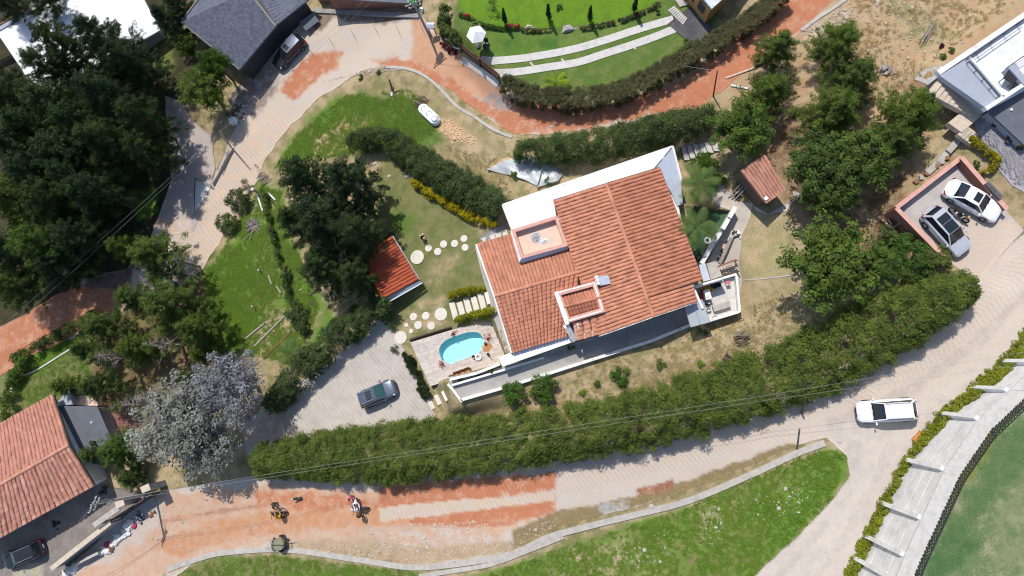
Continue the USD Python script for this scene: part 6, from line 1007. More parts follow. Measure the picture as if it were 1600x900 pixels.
def car(name, label, cat, px, head, Lg, Wd, Ht, paint, kind='suv', glass='car_glass', extras=(), roofmat=None):
    loc, rz, rot = place_on(px, head); t = thing(name, label, cat, loc, rz, rot=rot); hw = Wd/2
    suv = kind == 'suv'; belt = Ht*(.60 if suv else .63)
    # u, half-width factor, top height factor of the belt
    S = [(-.5,.66,.55),(-.49,.80,.72),(-.465,.89,.86),(-.42,.955,.97 if suv else .90),(-.33,.99,1.0),(-.15,1.,1.),(.05,1.,.99),(.20,.995,.96),(.30,.985,.91),(.40,.955,.84),(.455,.88,.76),(.485,.76,.66),(.5,.58,.52)]
    rings = []
    for u, kw, kh in S:
        y, zt, x = hw*kw, belt*kh, u*Lg; zb = .24 if abs(u) < .45 else .30
        half = [(0,zb),(y*.80,zb),(y*.955,zb+.06),(y,zb+.22*(zt/belt)),(y*.995,zt*.74),(y*.955,zt*.90),(y*.86,zt*.985),(y*.55,zt+.018),(0,zt+.03)]
        xo = [0]*9; pr = half + [(-a,b) for a, b in half[-2:0:-1]]; rings.append([(x,a,b) for a, b in pr])
    v = np.array(rings).reshape(-1,3); n = len(rings[0]); f = []; i = np.arange(n); j = (i+1)%n
    for k in range(len(S)-1): f += [np.c_[i+k*n,j+k*n,j+k*n+n], np.c_[i+k*n,j+k*n+n,i+k*n+n]]
    f += [np.c_[np.zeros(n-2,int),np.arange(2,n),np.arange(1,n-1)], np.c_[np.zeros(n-2,int),np.arange(1,n-1),np.arange(2,n)]+(len(S)-1)*n]
    body = TM(v, np.vstack(f)); body.fix_normals(); obj('body', body, paint, t, smooth=35)
    xb, xf = (-.462*Lg, .25*Lg) if suv else (-.34*Lg, .225*Lg); xtb, xtf = (-.385*Lg, .045*Lg) if suv else (-.20*Lg, .06*Lg)
    yb, yt = hw*.90, hw*.70; zb_, zt_ = belt-.03, Ht-.05
    cn = {(a,s): np.array([x, s*y, z]) for a, x, y, z in (('b',xb,yb*.93,zb_),('f',xf,yb*.9,zb_-.06),('tb',xtb,yt*.94,zt_),('tf',xtf,yt*.97,zt_)) for s in (-1,1)}
    cv = lambda a, b, c, d, o: hull([q for q in (a,b,c,d)]+[(a+b+c+d)/4+o])
    obj('cabin', hull([q*[1,.985,1]-[0,0,.01] for q in cn.values()]), 'plastic_black', t)
    obj('windshield', cv(cn['f',1]*[1,.95,1], cn['f',-1]*[1,.95,1], cn['tf',-1]*[1,.95,1], cn['tf',1]*[1,.95,1], [.07,0,.05]), glass, t, smooth=60)
    obj('rear_window', cv(cn['b',1]*[1,.9,1], cn['b',-1]*[1,.9,1], cn['tb',-1]*[1,.92,1], cn['tb',1]*[1,.92,1], [-.06,0,.04]), 'car_glass', t, smooth=60)
    for s in (-1,1):
        a = [cn[k,s].copy() for k in ('b','f','tf','tb')]; mid = sum(a)/4; a = [mid+(q-mid)*.9+[0,s*.012,0] for q in a]; obj('side_window', cv(*a, [0,s*.03,0]), 'car_glass', t, smooth=60)
    rf = []
    for u in (-1,-.5,0,.5,1):
        for v_ in (-1,-.55,0,.55,1): x = (xtb+xtf)/2+(xtf-xtb)/2*u*1.03; rf.append((x, yt*1.03*v_*(1-.05*abs(u)), zt_+.055-.03*abs(u)**2-.03*v_*v_)); rf.append((x, yt*1.03*v_*(1-.05*abs(u)), zt_-.03))
    obj('roof', hull(rf), roofmat or paint, t, smooth=40)
    for s in (-1,1):
        obj('pillar', bar(cn['f',s], cn['tf',s], .08, .06), paint, t); obj('pillar', bar(cn['b',s], cn['tb',s], .16 if suv else .10, .07), paint, t); m = (cn['f',s]*.45+cn['b',s]*.55); m2 = (cn['tf',s]*.45+cn['tb',s]*.55); obj('door_pillar', bar(m, m2, .07, .05), 'plastic_black', t)
        obj('mirror', [box((xf-.22*1, s*(hw+.10), belt+.06), (.14,.2,.14), bevel=.04), bar((xf-.2,s*hw*.92,belt), (xf-.22,s*(hw+.06),belt+.04), .05)], paint, t); 
        obj('headlight', hull([(Lg*.455,s*hw*.52,belt*.70),(Lg*.478,s*hw*.52,belt*.60),(Lg*.415,s*hw*.93,belt*.79),(Lg*.437,s*hw*.93,belt*.64),(Lg*.40,s*hw*.80,belt*.86),(Lg*.45,s*hw*.78,belt*.72)]), 'lamp_clear', t)
        obj('tail_light', hull([(-Lg*.488,s*hw*.55,belt*.80),(-Lg*.498,s*hw*.58,belt*.66),(-Lg*.455,s*hw*.92,belt*.93),(-Lg*.470,s*hw*.90,belt*.72),(-Lg*.43,s*hw*.945,belt*.86)]), 'lamp_red', t)
        obj('door_handle', box((-.04*Lg, s*(hw+.0), belt*.78), (.16,.04,.035)), 'steel', t); obj('door_handle', box((-.22*Lg, s*(hw-.005), belt*.78), (.16,.04,.035)), 'steel', t)
        obj('hood_crease', bar((.245*Lg, s*hw*.62, belt*.965+.012), (.43*Lg, s*hw*.50, belt*.80+.012), .025, .02), paint, t)
        for x in (-.30*Lg,.305*Lg): wheel(t, x, s*(hw-.105), .34 if suv else .32); obj('wheel_arch', [bar((x+.40*math.cos(a), s*(hw+.003), .34+.40*math.sin(a)), (x+.40*math.cos(a+.36), s*(hw+.003), .34+.40*math.sin(a+.36)), .05, .03) for a in np.arange(.2,2.7,.36)], 'plastic_black', t)
    obj('grille', box((Lg*.497,0,belt*.55),(.04,hw*.9,.16)), 'plastic_black', t); obj('bumper', hull([(Lg*.49,s*hw*.72,z) for s in (-1,1) for z in (.3,.44)]+[(Lg*.507,s*hw*.45,z) for s in (-1,1) for z in (.31,.43)]), 'plastic_black' if suv else paint, t); obj('number_plate', box((-Lg*.503,0,belt*.62),(.02,.42,.12)), 'plastic_white', t); obj('wiper', [bar((xf+.02,.1,zb_+.0),(xf-.14,.55*hw,zb_+.10),.02), bar((xf+.02,-.45*hw,zb_+.0),(xf-.14,.0,zb_+.10),.02)], 'plastic_black', t)
    if 'rack' in extras:
        for s in (-1,1): obj('roof_rail', bar((xtb+.25,s*yt*.86,zt_+.13), (xtf-.2,s*yt*.86,zt_+.13), .045), 'steel', t)
        for k in range(4): y = (-.6+.4*k)*yt*.9; obj('rack_bar', bar((xtb+.75,y,zt_+.12), (xtf-.2,y,zt_+.12), .09, .06), 'dark_metal', t); obj('rack_foot', [box((xtb+.75,y,zt_+.11),(.16,.13,.1),bevel=.03), box((xtf-.2,y,zt_+.11),(.16,.13,.1),bevel=.03)], 'steel', t)
    if 'rails' in extras:
        for s in (-1,1): obj('roof_rail', bar((xtb+.05,s*yt*.93,zt_+.07), (xtf-.1,s*yt*.93,zt_+.07), .045), 'steel', t)
    if 'panorama' in extras: obj('roof_window', hull([(x,y,z) for x in (xtb+.38,xtf-.02) for y in (-yt*.78,yt*.78) for z in (zt_+.02,zt_+.058)]+[((xtb+xtf)/2+.15,0,zt_+.065)]), 'roof_glass', t); obj('roof_bar', bar(((xtb+xtf)/2+.08,-yt*.78,zt_+.064), ((xtb+xtf)/2+.08,yt*.78,zt_+.064), .035, .01), 'steel', t)
    if 'sunroof' in extras: obj('sunroof', hull([(x,y,z) for x in (xtf-.62,xtf-.10) for y in (-yt*.62,yt*.62) for z in (zt_+.02,zt_+.062)]), 'roof_glass', t)
    return t
car('parked_suv', 'dark blue-grey SUV with roof rack parked on the driveway', 'car', (592,615.5), (245,-100), 4.15, 1.80, 1.72, 'paint_grey', 'suv', 'teal_glass', ('rack',))
car('white_suv', 'white SUV driving on the concrete junction road', 'car', (1390,641), (-93,8), 4.60, 1.86, 1.68, 'paint_white', 'suv', 'car_glass', ('rails',))
car('white_sedan', 'white sedan with sunroof in the walled car park', 'car', (1521,313), (80,52), 4.85, 1.84, 1.45, 'paint_white', 'sedan', 'car_glass', ('sunroof',))
car('silver_suv', 'silver crossover with black glass roof at the left wall of the car park', 'car', (1479,361), (57,75), 4.55, 1.84, 1.60, 'paint_silver', 'suv', 'car_glass', ('panorama',))
car('black_car', 'black car with reflective roof parked beside the slate roofed building', 'car', (452,81), (-40,40), 4.5, 1.78, 1.55, 'paint_black', 'suv', 'car_glass', ('sunroof',), roofmat='paint_grey')
car('black_suv', 'black SUV parked in the shade beside the pink roofed house', 'car', (37,866), (-60,26), 4.7, 1.85, 1.7, 'paint_black', 'suv', 'teal_glass', ('rails',))
def motorbike(label, px, head, col, name='motorcycle', h=.5):
    loc, rz, rot = place_on(px, head, .6, .3, h); t = thing(name, label, 'motorcycle', loc, rz, rot=(rot[0]-8, rot[1], 0)); ro = trimesh.transformations.rotation_matrix(math.pi/2,[1,0,0])
    for x in (-.66,.68):
        wl = obj('wheel', torus(.25,.07,20,8).apply_transform(ro).apply_translation([x,0,.31]), 'rubber', t, smooth=True); obj('rim', [bar([x,0,.31],[x+.22*math.cos(a),0,.31+.22*math.sin(a)],.02) for a in np.arange(0,6.28,.52)]+[torus(.2,.02,18,5).apply_transform(ro).apply_translation([x,0,.31])], 'steel', wl)
    obj('fuel_tank', hull([(.02,s*.12,.78) for s in (-1,1)]+[(.36,s*.16,.86) for s in (-1,1)]+[(.15,s*.19,.80) for s in (-1,1)]+[(.2,0,.97),(.4,0,.92),(.0,0,.86)]), col, t, smooth=50); obj('seat', hull([(x,s*y,z) for x, y, z in ((-.7,.09,.86),(-.3,.14,.80),(.02,.09,.82),(-.7,.07,.78),(0,.07,.74)) for s in (-1,1)]), 'plastic_black', t, smooth=40)
    obj('engine', [box((.05,0,.42),(.42,.3,.34),bevel=.06), box((.02,.0,.62),(.3,.16,.14),bevel=.03)], 'dark_metal', t); obj('frame', [bar((.5,0,.85),(-.1,.08,.3),.045,n=6), bar((.5,0,.85),(-.1,-.08,.3),.045,n=6), bar((-.1,0,.72),(-.66,.09,.31),.045,n=6), bar((-.1,0,.72),(-.66,-.09,.31),.045,n=6)], 'dark_metal', t)
    obj('fork', [bar((.5,s*.09,.92),(.68,s*.09,.31),.05,n=6) for s in (-1,1)], 'steel', t); obj('handlebar', [bar((.42,s*.02,1.0),(.36,s*.38,1.02),.032,n=6) for s in (-1,1)], 'dark_metal', t); obj('headlight', lathe([(0,0),(.09,.01),(.1,.1),(.05,.15),(0,.16)],12).apply_transform(trimesh.transformations.rotation_matrix(-math.pi/2,[0,1,0])).apply_translation([.62,0,.88]), 'plastic_yellow' if 'yellow' in label else 'lamp_clear', t)
    obj('exhaust', bar((-.05,-.16,.35),(-.75,-.2,.45),.09,n=8), 'steel', t); obj('mudguard', [bar((.68+.32*math.cos(a),0,.31+.32*math.sin(a)),(.68+.32*math.cos(a+.4),0,.31+.32*math.sin(a+.4)),.13,.02) for a in (.7,1.1,1.5,1.9)], col, t); obj('mirror', [box((.36,s*.36,1.16),(.03,.12,.08),bevel=.01) for s in (-1,1)]+[bar((.37,s*.3,1.02),(.36,s*.35,1.14),.015) for s in (-1,1)], 'plastic_black', t); return t
motorbike('black motorcycle with yellow headlamp parked between silver and white cars', (1499,336), (27,24), 'paint_black'); motorbike('dark motorcycle on the dirt road held by the person in yellow', (436,801), (-24,2), 'paint_black'); motorbike('white motorcycle on the dirt road below the hedge shade', (563,794), (-24,1), 'paint_white')

# ------------------------------------------------------------------ people and a dog
def chain(js, seg=10, level=.03, it=6):
    """js: list of bones, each ((x,y,z),r,(x,y,z),r); joined into one body."""
    sph = lambda p, r: manifold3d.Manifold.sphere(r, seg).translate(tuple(map(float, p)))
    m = manifold3d.Manifold.batch_boolean([manifold3d.Manifold.batch_hull([sph(a,ra), sph(b,rb)]) for a, ra, b, rb in js], manifold3d.OpType.Add)
    me = m.refine_to_length(level).to_mesh(); tm = trimesh.Trimesh(me.vert_properties[:,:3], me.tri_verts, process=True)
    if it: trimesh.smoothing.filter_taubin(tm, iterations=it)
    return tm
def person(label, px, face, shirt, legs, hair='hair', lean=.12, arms=((.35,.12),(.30,.14)), stride=.12, h=1.0, hat=None, ht=1.68, name='person', cat='person'):
    loc, rz, _ = place_on(px, face, .2, .2, h); t = thing(name, label, cat, (*loc[:2], loc[2]-.05), rz, scale=ht/1.68); V_ = lambda *a: np.array(a, float)
    hip, chest, neck = V_(0,0,.88), V_(lean*.7,0,1.25), V_(lean,0,1.42); head = V_(lean+.04,0,1.57); B, S, Tq = [], [], []
    core = [(hip,.135,hip+(chest-hip)*.5,.125),(hip+(chest-hip)*.5,.125,chest,.145),(chest,.145,neck+[0,0,-.06],.10)]; B += core+[(neck-[0,0,.08],.062,neck+[.01,0,.06],.056),(head+[.0,0,.02],.098,head+[.03,0,-.05],.078),(head+[.085,0,-.03],.02,head+[.11,0,-.045],.014)]
    for s in (-1,1): B.append((head+[-.0,s*.095,-.01],.02,head+[.01,s*.1,.02],.016))
    S += [(a,ra+.016,b,rb+.016) for a, ra, b, rb in core]
    for s, (fx, dn) in zip((1,-1), arms):
        sh = chest+[0,s*.18,.07]; el = sh+[fx*.35,s*.09,-.24+dn*.3]; ha = el+[fx*.62+.05,-s*.05,-.20+dn]; B += [(chest+[0,s*.1,.08],.08,sh,.065),(sh,.062,el,.047),(el,.045,ha,.034)]; S += [(chest+[0,s*.1,.08],.095,sh,.08),(sh,.078,el,.062),(el,.06,el+(ha-el)*.75,.05)]
        d = unit(ha-el); sd = unit(np.cross(d, [0,0,1.])); pm = ha+d*.075; B.append((ha,.030,pm,.030))
        for k in range(4): o = sd*(-.027+.018*k); l_ = (.075,.088,.082,.064)[k]; m1 = pm+o+d*l_*.55-[0,0,.008]; B += [(pm+o-d*.02,.0105,m1,.0095),(m1,.0095,m1+d*l_*.4-[0,0,.022],.008)]
        tb = ha+d*.03+sd*s*.03; B.append((tb,.012,tb+sd*s*.032+d*.035,.0095))
        kx = stride*s; kn = V_(kx*.5+.03, s*.10,.47); an = V_(kx-.02*(s<0), s*.105,.08); hp = hip+[0,s*.085,-.04]; B += [(hp,.10,kn,.065),(kn,.062,an,.045),(an,.045,an+[.15,s*.02,-.035],.036)]; Tq += [(hip,.148,hp,.118),(hp,.114,kn,.078),(kn,.075,an+[0,0,.06],.062)]
    obj('body', chain(B, 12, .035, 4), 'skin', t, smooth=True); obj('shirt', chain(S, 12, .05, 4), shirt, t, smooth=True); obj('trousers', chain(Tq, 12, .05, 4), legs, t, smooth=True)
    obj('shoes', chain([(V_(stride*s,s*.105,.05),.05,V_(stride*s+.16,s*.125,.04),.042) for s in (-1,1)], 10, .05, 2), 'rubber', t, smooth=True)
    hm = chain([(head+[-.025,0,.035],.102,head+[-.02,0,-.03],.088),(head+[.02,0,.06],.085,head+[-.02,0,.05],.09)], 12, .04, 3); obj('cap' if hat else 'hair', hm, hat or hair, t, smooth=True)
    obj('eyes', [trimesh.creation.icosphere(1,.011).apply_translation(head+[.083,s*.032,.012]) for s in (-1,1)], 'plastic_black', t); obj('mouth', box(head+[.095,0,-.075],(.01,.045,.01)), 'lamp_red', t); return t
person('person in a bright yellow jacket and dark trousers holding the dark motorcycle', (437,810), (-.4,-1), 'cloth_yellow', 'cloth_dark', lean=.28, arms=((.62,.26),(.55,.24)))
person('person in dark olive clothes bending towards the dark motorcycle', (425,788), (.9,.35), 'cloth_dark', 'cloth_brown', lean=.42, arms=((.7,.3),(.6,.3)), stride=.2)
person('person in a pink top standing at the edge of the hedge shade', (546,777), (.7,.6), 'cloth_pink', 'cloth_navy', lean=.15, arms=((.5,.25),(.3,.14)))
person('person in a white top reaching towards the white motorcycle', (555,782), (.4,1), 'cloth_white', 'cloth_navy', lean=.34, arms=((.65,.3),(.5,.25)))
person('person in brown clothes standing alone below the white motorcycle', (562,807), (0,-1), 'cloth_brown', 'cloth_brown', lean=.05, arms=((.12,0),(.12,0)), stride=.05)
def dog(label, px, face):
    loc, rz, _ = place_on(px, face, .3, .1, .4); t = thing('dog', label, 'dog', (*loc[:2], loc[2]-.05), rz); A_ = lambda *a: np.array(a, float)
    B = [(A_(-.28,0,.44),.105,A_(0,0,.43),.12),(A_(0,0,.43),.12,A_(.24,0,.46),.145),(A_(.26,0,.50),.10,A_(.40,0,.64),.072),(A_(.42,0,.68),.078,A_(.47,0,.67),.066),(A_(.48,0,.65),.048,A_(.60,0,.62),.034),(A_(-.36,0,.48),.03,A_(-.60,0,.58),.014)]
    for s in (-1,1): B += [(A_(.24,s*.09,.42),.062,A_(.22,s*.09,.22),.036),(A_(.22,s*.09,.22),.034,A_(.24,s*.09,.04),.026),(A_(.24,s*.09,.03),.03,A_(.29,s*.09,.025),.024),(A_(-.28,s*.08,.42),.088,A_(-.20,s*.095,.27),.048),(A_(-.20,s*.095,.27),.045,A_(-.36,s*.09,.18),.03),(A_(-.36,s*.09,.18),.028,A_(-.33,s*.09,.03),.025),(A_(-.33,s*.09,.03),.03,A_(-.28,s*.09,.025),.024),(A_(.41,s*.05,.74),.024,A_(.39,s*.075,.80),.009)]
    obj('body', chain(B, 10, .035, 4), 'cloth_dark', t, smooth=True); obj('white_patch', chain([(A_(.43,0,.705),.075,A_(.49,0,.68),.06)], 10, .03, 2), 'plastic_white', t, smooth=True); return t
dog('dark dog with a white head patch walking at the edge of the hedge shade', (465,779), (-1,.1))
# towable mixer
loc, rz, _ = place_on((437,850), (1,0), .5, .5, .7); t = thing('concrete_mixer', 'olive drum concrete mixer on wheels with a tow bar beside the gutter', 'mixer', loc, rz)
obj('drum', lathe([(0,.35),(.40,.40),(.62,.70),(.62,1.0),(.56,1.12),(.50,1.14),(.50,1.10),(.0,1.12)], 28), 'olive_metal', t, smooth=30); obj('drum_band', [bar((-.62,0,1.16),(.62,0,1.16),.06,.05), bar((-.62,0,1.16),(-.66,0,.5),.08), bar((.62,0,1.16),(.66,0,.5),.08)], 'dark_metal', t)
obj('frame', [bar((-.8,s*.45,.45),(.8,s*.45,.45),.1) for s in (-1,1)]+[bar((x,-.6,.42),(x,.6,.42),.09) for x in (-.7,.6)], 'dark_metal', t); obj('engine_box', box((-1.0,-.05,.55),(.5,.75,.6),bevel=.06), 'concrete', t); obj('tow_bar', [bar((.8,.1,.42),(2.35,.18,.3),.09), box((2.4,.18,.3),(.25,.16,.12),bevel=.03)], 'wood_grey', t); obj('hand_wheel', torus(.22,.03,16,6).apply_transform(trimesh.transformations.rotation_matrix(math.pi/2,[0,1,0])).apply_translation([.95,0,.9]), 'dark_metal', t)
for s in (-1,1): obj('wheel', torus(.22,.09,18,8).apply_transform(trimesh.transformations.rotation_matrix(math.pi/2,[1,0,0])).apply_translation([.05,s*.72,.3]), 'rubber', t, smooth=True)
# ------------------------------------------------------------------ poles and wires
def pole(label, base_px, top_px, h, r=.13, mat='pole_grey', arm=None, name='utility_pole'):
    b = P(base_px); tpt = P(top_px, 0); d = rays(top_px)[0]; zt = b[2]+h; tpt = EYE+d*((zt-CAMZ)/d[2]); t = place(name, label, 'pole', b); w('shaft', bar(b-[0,0,.3], tpt, r*2, n=10, r1=r*1.3), mat, t, smooth=30)
    if arm is not None:
        for k, (l_, dz_) in enumerate(((1.7,.25),(1.3,.75))): a = np.array([math.cos(arm), math.sin(arm), 0])*l_/2; c = tpt+(b-tpt)*(dz_/h); w('cross_arm', bar(c-a, c+a, .09), mat, t); w('insulator', [bar(c+a*f+[0,0,.04], c+a*f+[0,0,.2], .08, n=8) for f in (-.9,-.3,.3,.9)], 'plastic_white', t)
    return t, tpt, b
pA, topA, bA = pole('tall grey power pole with a green lamp at the top edge beside the plaza', (672,57), (645,3), 6.4, .15, arm=.4)
c = topA+(bA-topA)*.06; w('lamp_shade', trimesh.creation.icosphere(2,.42).apply_translation(c+[-.1,.35,.15]), 'green_shade', pA, smooth=True); w('lamp_base', lathe([(0,0),(.3,0),(.36,.12),(.2,.3),(0,.3)],14).apply_translation(c+[-.1,.35,-.3]), 'plastic_white', pA); w('transformer', lathe([(0,0),(.25,0),(.27,.08),(.27,.6),(.2,.68),(0,.7)],14).apply_translation(topA+(bA-topA)*.25+[.42,0,-.3]), 'steel', pA, smooth=30)
pB, topB, bB = pole('pale concrete power pole leaning out above the gate pillars at the lower left', (243,770), (142,789), 8.6, .14, arm=1.2); w('service_loop', [torus(.4,.025,20,5).apply_transform(trimesh.transformations.rotation_matrix(1.1,[0,1,0])).apply_translation(topB+(bB-topB)*f+[.2,.1,0]) for f in (.12,.22)], 'dark_metal', pB)
pC, topC, bC = pole('thin dark wooden pole beside the upper red dirt road', (1115,151), (1121,110), 3.8, .08, 'wood_dark'); 
pE, topE, bE = pole('pole at the top of the concrete ramp behind the parking slab', (362,232), (343,205), 5.0, .09, 'pole_grey')
pF, topF, bF = pole('dark post sticking out of the long hedge under the overhead wires', (1254,648), (1258,620), 3.4, .11, 'wood_dark')
strip('road_drain', 'narrow dark drain crossing the main road below the hedge post', 'drain', [(1249,670),(1247,686),(1245,703)], .14, .06, 'dark_metal', 3)
def wire(label, a, b, sag=.3, r=.016, group=None, mat='pole_grey'):
    a, b = np.array(a), np.array(b); u = np.linspace(0,1,15)[:,None]; p = a+(b-a)*u-np.c_[0*u,0*u,4*sag*u*(1-u)]; t = place('overhead_wire', label, 'wire', p[0]); w('wire', tube(p, r, 4), mat, t); return t
plain('wire_pale', (.34,.35,.35), .5)
far = P((1640,553), 8.0)
for k, (oy, hm, lab) in enumerate(((-1,6.2,'upper of the two overhead wires running along the long hedge'), (4,6.2,'lower of the two overhead wires running along the long hedge'))):
    m = P((1200,619+oy*1.5), hm); s = topB+[0,.25*(1-k),-.1*k]
    wire(lab+', left span', s, m, .15, .010, None, 'wire_pale'); wire(lab+', right span', m, P((1640,548+oy*4),8.0), .15, .009, None, 'wire_pale')
for k, o in enumerate((0,6)): wire(['left','right'][k]+' of the two wires dropping from the leaning pole across the shaded yard', topB+[.1*k,0,-.2], P((50+o*2,908),5.0), .1, .015)
for k, o in enumerate((0,9)): wire(['upper','lower'][k]+' of the two wires over the dark forest and the ramp', topE+[.2*k,-.2*k,-.1], P((-10,520+o*1.6),6.0), .3, .010, None, 'wire_pale'); wire(['left','right'][k]+' of the two wires from the ramp pole over the plaza', topE+[.2*k,0,0], P((575+o*1.5,-5),6.0), .2, .012)
wire('thin cable from the dark wooden pole to the clipped hedge', topC, P((1065,102),2.0), .1, .012, None, 'wire_pale'); wire('thin cable from the green lamp pole over the lush garden', topA, P((760,45),3.0), .1, .012)
# stakes on the plaza
for i, (x, y) in enumerate([(459,106),(490,86),(520,69),(554,57),(589,50),(624,51),(661,48)]):
    g = G((x,y)); t = thing('boundary_stake', ['stake nearest the black car on the plaza','second stake from the black car on the plaza','third stake from the black car, in front of the slate building','fourth stake from the black car, in the middle of the plaza','fifth stake from the black car on the plaza','sixth stake from the black car, left of the lamp pole','stake beside the lamp pole foot'][i], 'stake', g, group='thin stakes along the plaza'); obj('stick', bar([0,0,-.1],[-.05,.03,1.55],.055,n=5,r1=.018), 'wood_dark', t); obj('cap', box((-.05,.03,1.56),(.06,.06,.04)), 'wood_grey', t)
# wooden gate
q = [(722,79),(750,102),(783,128)]; wg = place('wooden_gate', 'reddish brown board gate with dark posts at the garden drive', 'gate', G((750,102)))
pa, pb = G(q[0]), G(q[2])
for i in range(18): a, b = pa+(pb-pa)*(i+.05)/18, pa+(pb-pa)*(i+.95)/18; zc = max(gz_(a),gz_(b)); w('board', bar(np.r_[(a+b)[:2]/2, zc+.05]-[0,0,.2], np.r_[(a+b)[:2]/2, zc+1.55], np.linalg.norm((b-a)[:2]), .05) if False else slab(np.r_[a[:2],zc+1.55]+[0,.03,0], np.r_[b[:2],zc+1.55]+[0,.03,0], np.r_[b[:2],zc+1.55]-[0,.03,0], np.r_[a[:2],zc+1.55]-[0,.03,0], 1.6), 'wood_brown', wg)
for f in (0,.5,1): a = pa+(pb-pa)*f; w('post', bar(np.r_[a[:2],gz_(a)-.2]+[-.1,-.12,0], np.r_[a[:2],gz_(a)+1.75]+[-.1,-.12,0], .16), 'wood_dark', wg)
w('rail', [bar(np.r_[pa[:2],gz_(pa)+h]-[.05,.07,0], np.r_[pb[:2],gz_(pb)+h]-[.05,.07,0], .06) for h in (.4,1.3)], 'wood_dark', wg)
t = place('letter_box', 'small white roofed box on posts beside the power pole', 'box', G((676,50))); p = G((677,52)); w('box', box(p+[0,0,1.5], (.7,.5,.3), rz=-.3), 'plastic_white', t); w('roof', hull([p+[x,y,1.66] for x in (-.42,.42) for y in (-.32,.32)]+[p+[x,0,1.82] for x in (-.42,.42)]), 'pale_metal', t); w('post', [bar(p+[x,-.1,-.1], p+[x,-.1,1.4], .09) for x in (-.28,.28)], 'pole_grey', t)
t = place('white_pipe', 'curved white pipe rail beside the magenta bush at the gate', 'pipe', G((712,74))); w('pipe', tube(P(smooth_path([(697,61),(704,66),(710,74),(720,76)],2),.9), .06, 6), 'plastic_white', t); w('post', [bar(P((710,74),0), P((710,74),.9), .06)], 'plastic_white', t)
# umbrella and furniture on the lawn
pu = P((744,53), 2.3); g = gz_(pu); t = thing('garden_umbrella', 'white hexagonal garden umbrella on the lush lawn', 'umbrella', (pu[0],pu[1],g)); a = np.arange(7)*math.pi/3+.15
for k in range(6): obj('panel', TM([[0,0,2.75],[.98*math.cos(a[k]),.98*math.sin(a[k]),2.2],[.98*math.cos(a[k+1]),.98*math.sin(a[k+1]),2.2]],[[0,1,2]]), 'umbrella_white', t); obj('rib', bar([0,0,2.72],[.96*math.cos(a[k]),.96*math.sin(a[k]),2.18],.025), 'wood_grey', t)
obj('pole', bar([0,0,0],[0,0,2.8],.05,n=8), 'wood_grey', t); obj('base', lathe([(0,0),(.3,0),(.3,.08),(.06,.14),(0,.14)],16), 'dark_metal', t)
for i, (dx, dy) in enumerate(((.75,.1),(.8,-.5))):
    t = thing('garden_chair', ['dark garden chair right of the umbrella, upper one','dark garden chair right of the umbrella, lower one'][i], 'chair', (pu[0]+dx,pu[1]+dy,g), rz=i*.8); obj('seat', box((0,0,.44),(.45,.45,.05),bevel=.02), 'dark_metal', t); obj('backrest', box((0,.22,.7),(.45,.05,.5),bevel=.02), 'dark_metal', t)
    for sx in (-1,1):
        for sy in (-1,1): obj('leg', bar([sx*.2,sy*.2,0],[sx*.2,sy*.2,.43],.04), 'dark_metal', t)
# rocks
def rock(px, s, lab, mat='rock', seed=0, name='rock', h=.6, group=None):
    m = trimesh.creation.icosphere(3); r = np.random.default_rng(seed); v = m.vertices; n_ = unit(r.normal(size=(14,3))); d = r.uniform(.55,.95,14)
    for a, b in zip(n_, d): k = v@a; v = v-np.outer(np.maximum(k-b,0), a)
    m.vertices = v*np.array([s[0],s[1],s[2] if len(s)>2 else s[0]*h])*(1+(meshkit.fbm(v*2.2+seed,3,seed)-.5)*.25)[:,None]; t = thing(name, lab, 'rock', G(px)-[0,0,.12*s[0]], rz=r.uniform(0,.5), group=group); obj('stone', m, mat, t, smooth=35)
    b = trimesh.creation.icosphere(1); b.vertices = b.vertices*[s[0]*.3,s[1]*.25,s[0]*.2]+[s[0]*.8,-s[1]*.6,.02]; obj('chip', b, mat, t); return t
rock((887,45),(.85,.6,.55),'big grey boulder between the two slim pencil cypresses','rock_grey',1); rock((826,42),(.42,.34,.3),'pale small boulder at the end of the red blooms','rock',2)
for i, (x, y, s, lab) in enumerate([(633,270,.34,'pale rock at the lower end of the rock row by the hedge'),(637,275,.38,'pale rock next to the yellow border'),(628,264,.28,'small pale rock in the rock row by the hedge'),(609,275,.3,'single rock on the lawn near the dark cypresses'),(586,256,.34,'pale block rock between hedge and cypresses'),(1019,792,.38,'pale pink rock on the dry verge above the gutter'),(1385,106,.6,'grey rock heap stone on the dry slope'),(1386,115,.42,'smaller grey stone under the grey rock on the dry slope'),(1505,67,.22,'white stone on the dry slope by the grey house'),(470,453,.22,'white stone on the mossy slope'),(1312,690,.3,'pale stone at the tip of the grass slope')]): rock((x,y),(s,s*.75),lab,'rock_grey' if 'grey' in lab else 'rock',10+i)
rng = np.random.default_rng(31)
def gravel(name, label, polys, n, mat, s, seed):
    r = np.random.default_rng(seed); m = []
    for px in polys:
        g = Polygon(P(px)[:,:2]).buffer(0); x0,y0,x1,y1 = g.bounds; q = np.c_[r.uniform(x0,x1,n*3), r.uniform(y0,y1,n*3)]; q = q[shapely.contains_xy(g,q[:,0],q[:,1])][:n]
        for p in q: b = trimesh.creation.icosahedron(); k = s*r.uniform(.35,1.3)*(1+(r.random()<.06)*1.2); b.vertices = b.vertices*r.uniform(.6,1.2,3)*[k,k,k*.6]+np.r_[p, float(T(*p))+.04]; m.append(b)
    obj(name, m, mat, kind='stuff', label=label, cat='gravel')
per_island('stones', [(0,(.30,.24,.19)),(.4,(.50,.42,.34)),(.75,(.62,.55,.47)),(1,(.40,.24,.16))], .95)
gravel('gravel', 'loose pale stones scattered over the dirt road verge', [[(440,845),(560,835),(700,840),(800,840),(870,805),(870,825),(790,862),(650,880),(430,858)],[(560,820),(760,815),(790,850),(600,860)]], 900, 'stones', .075, 1)
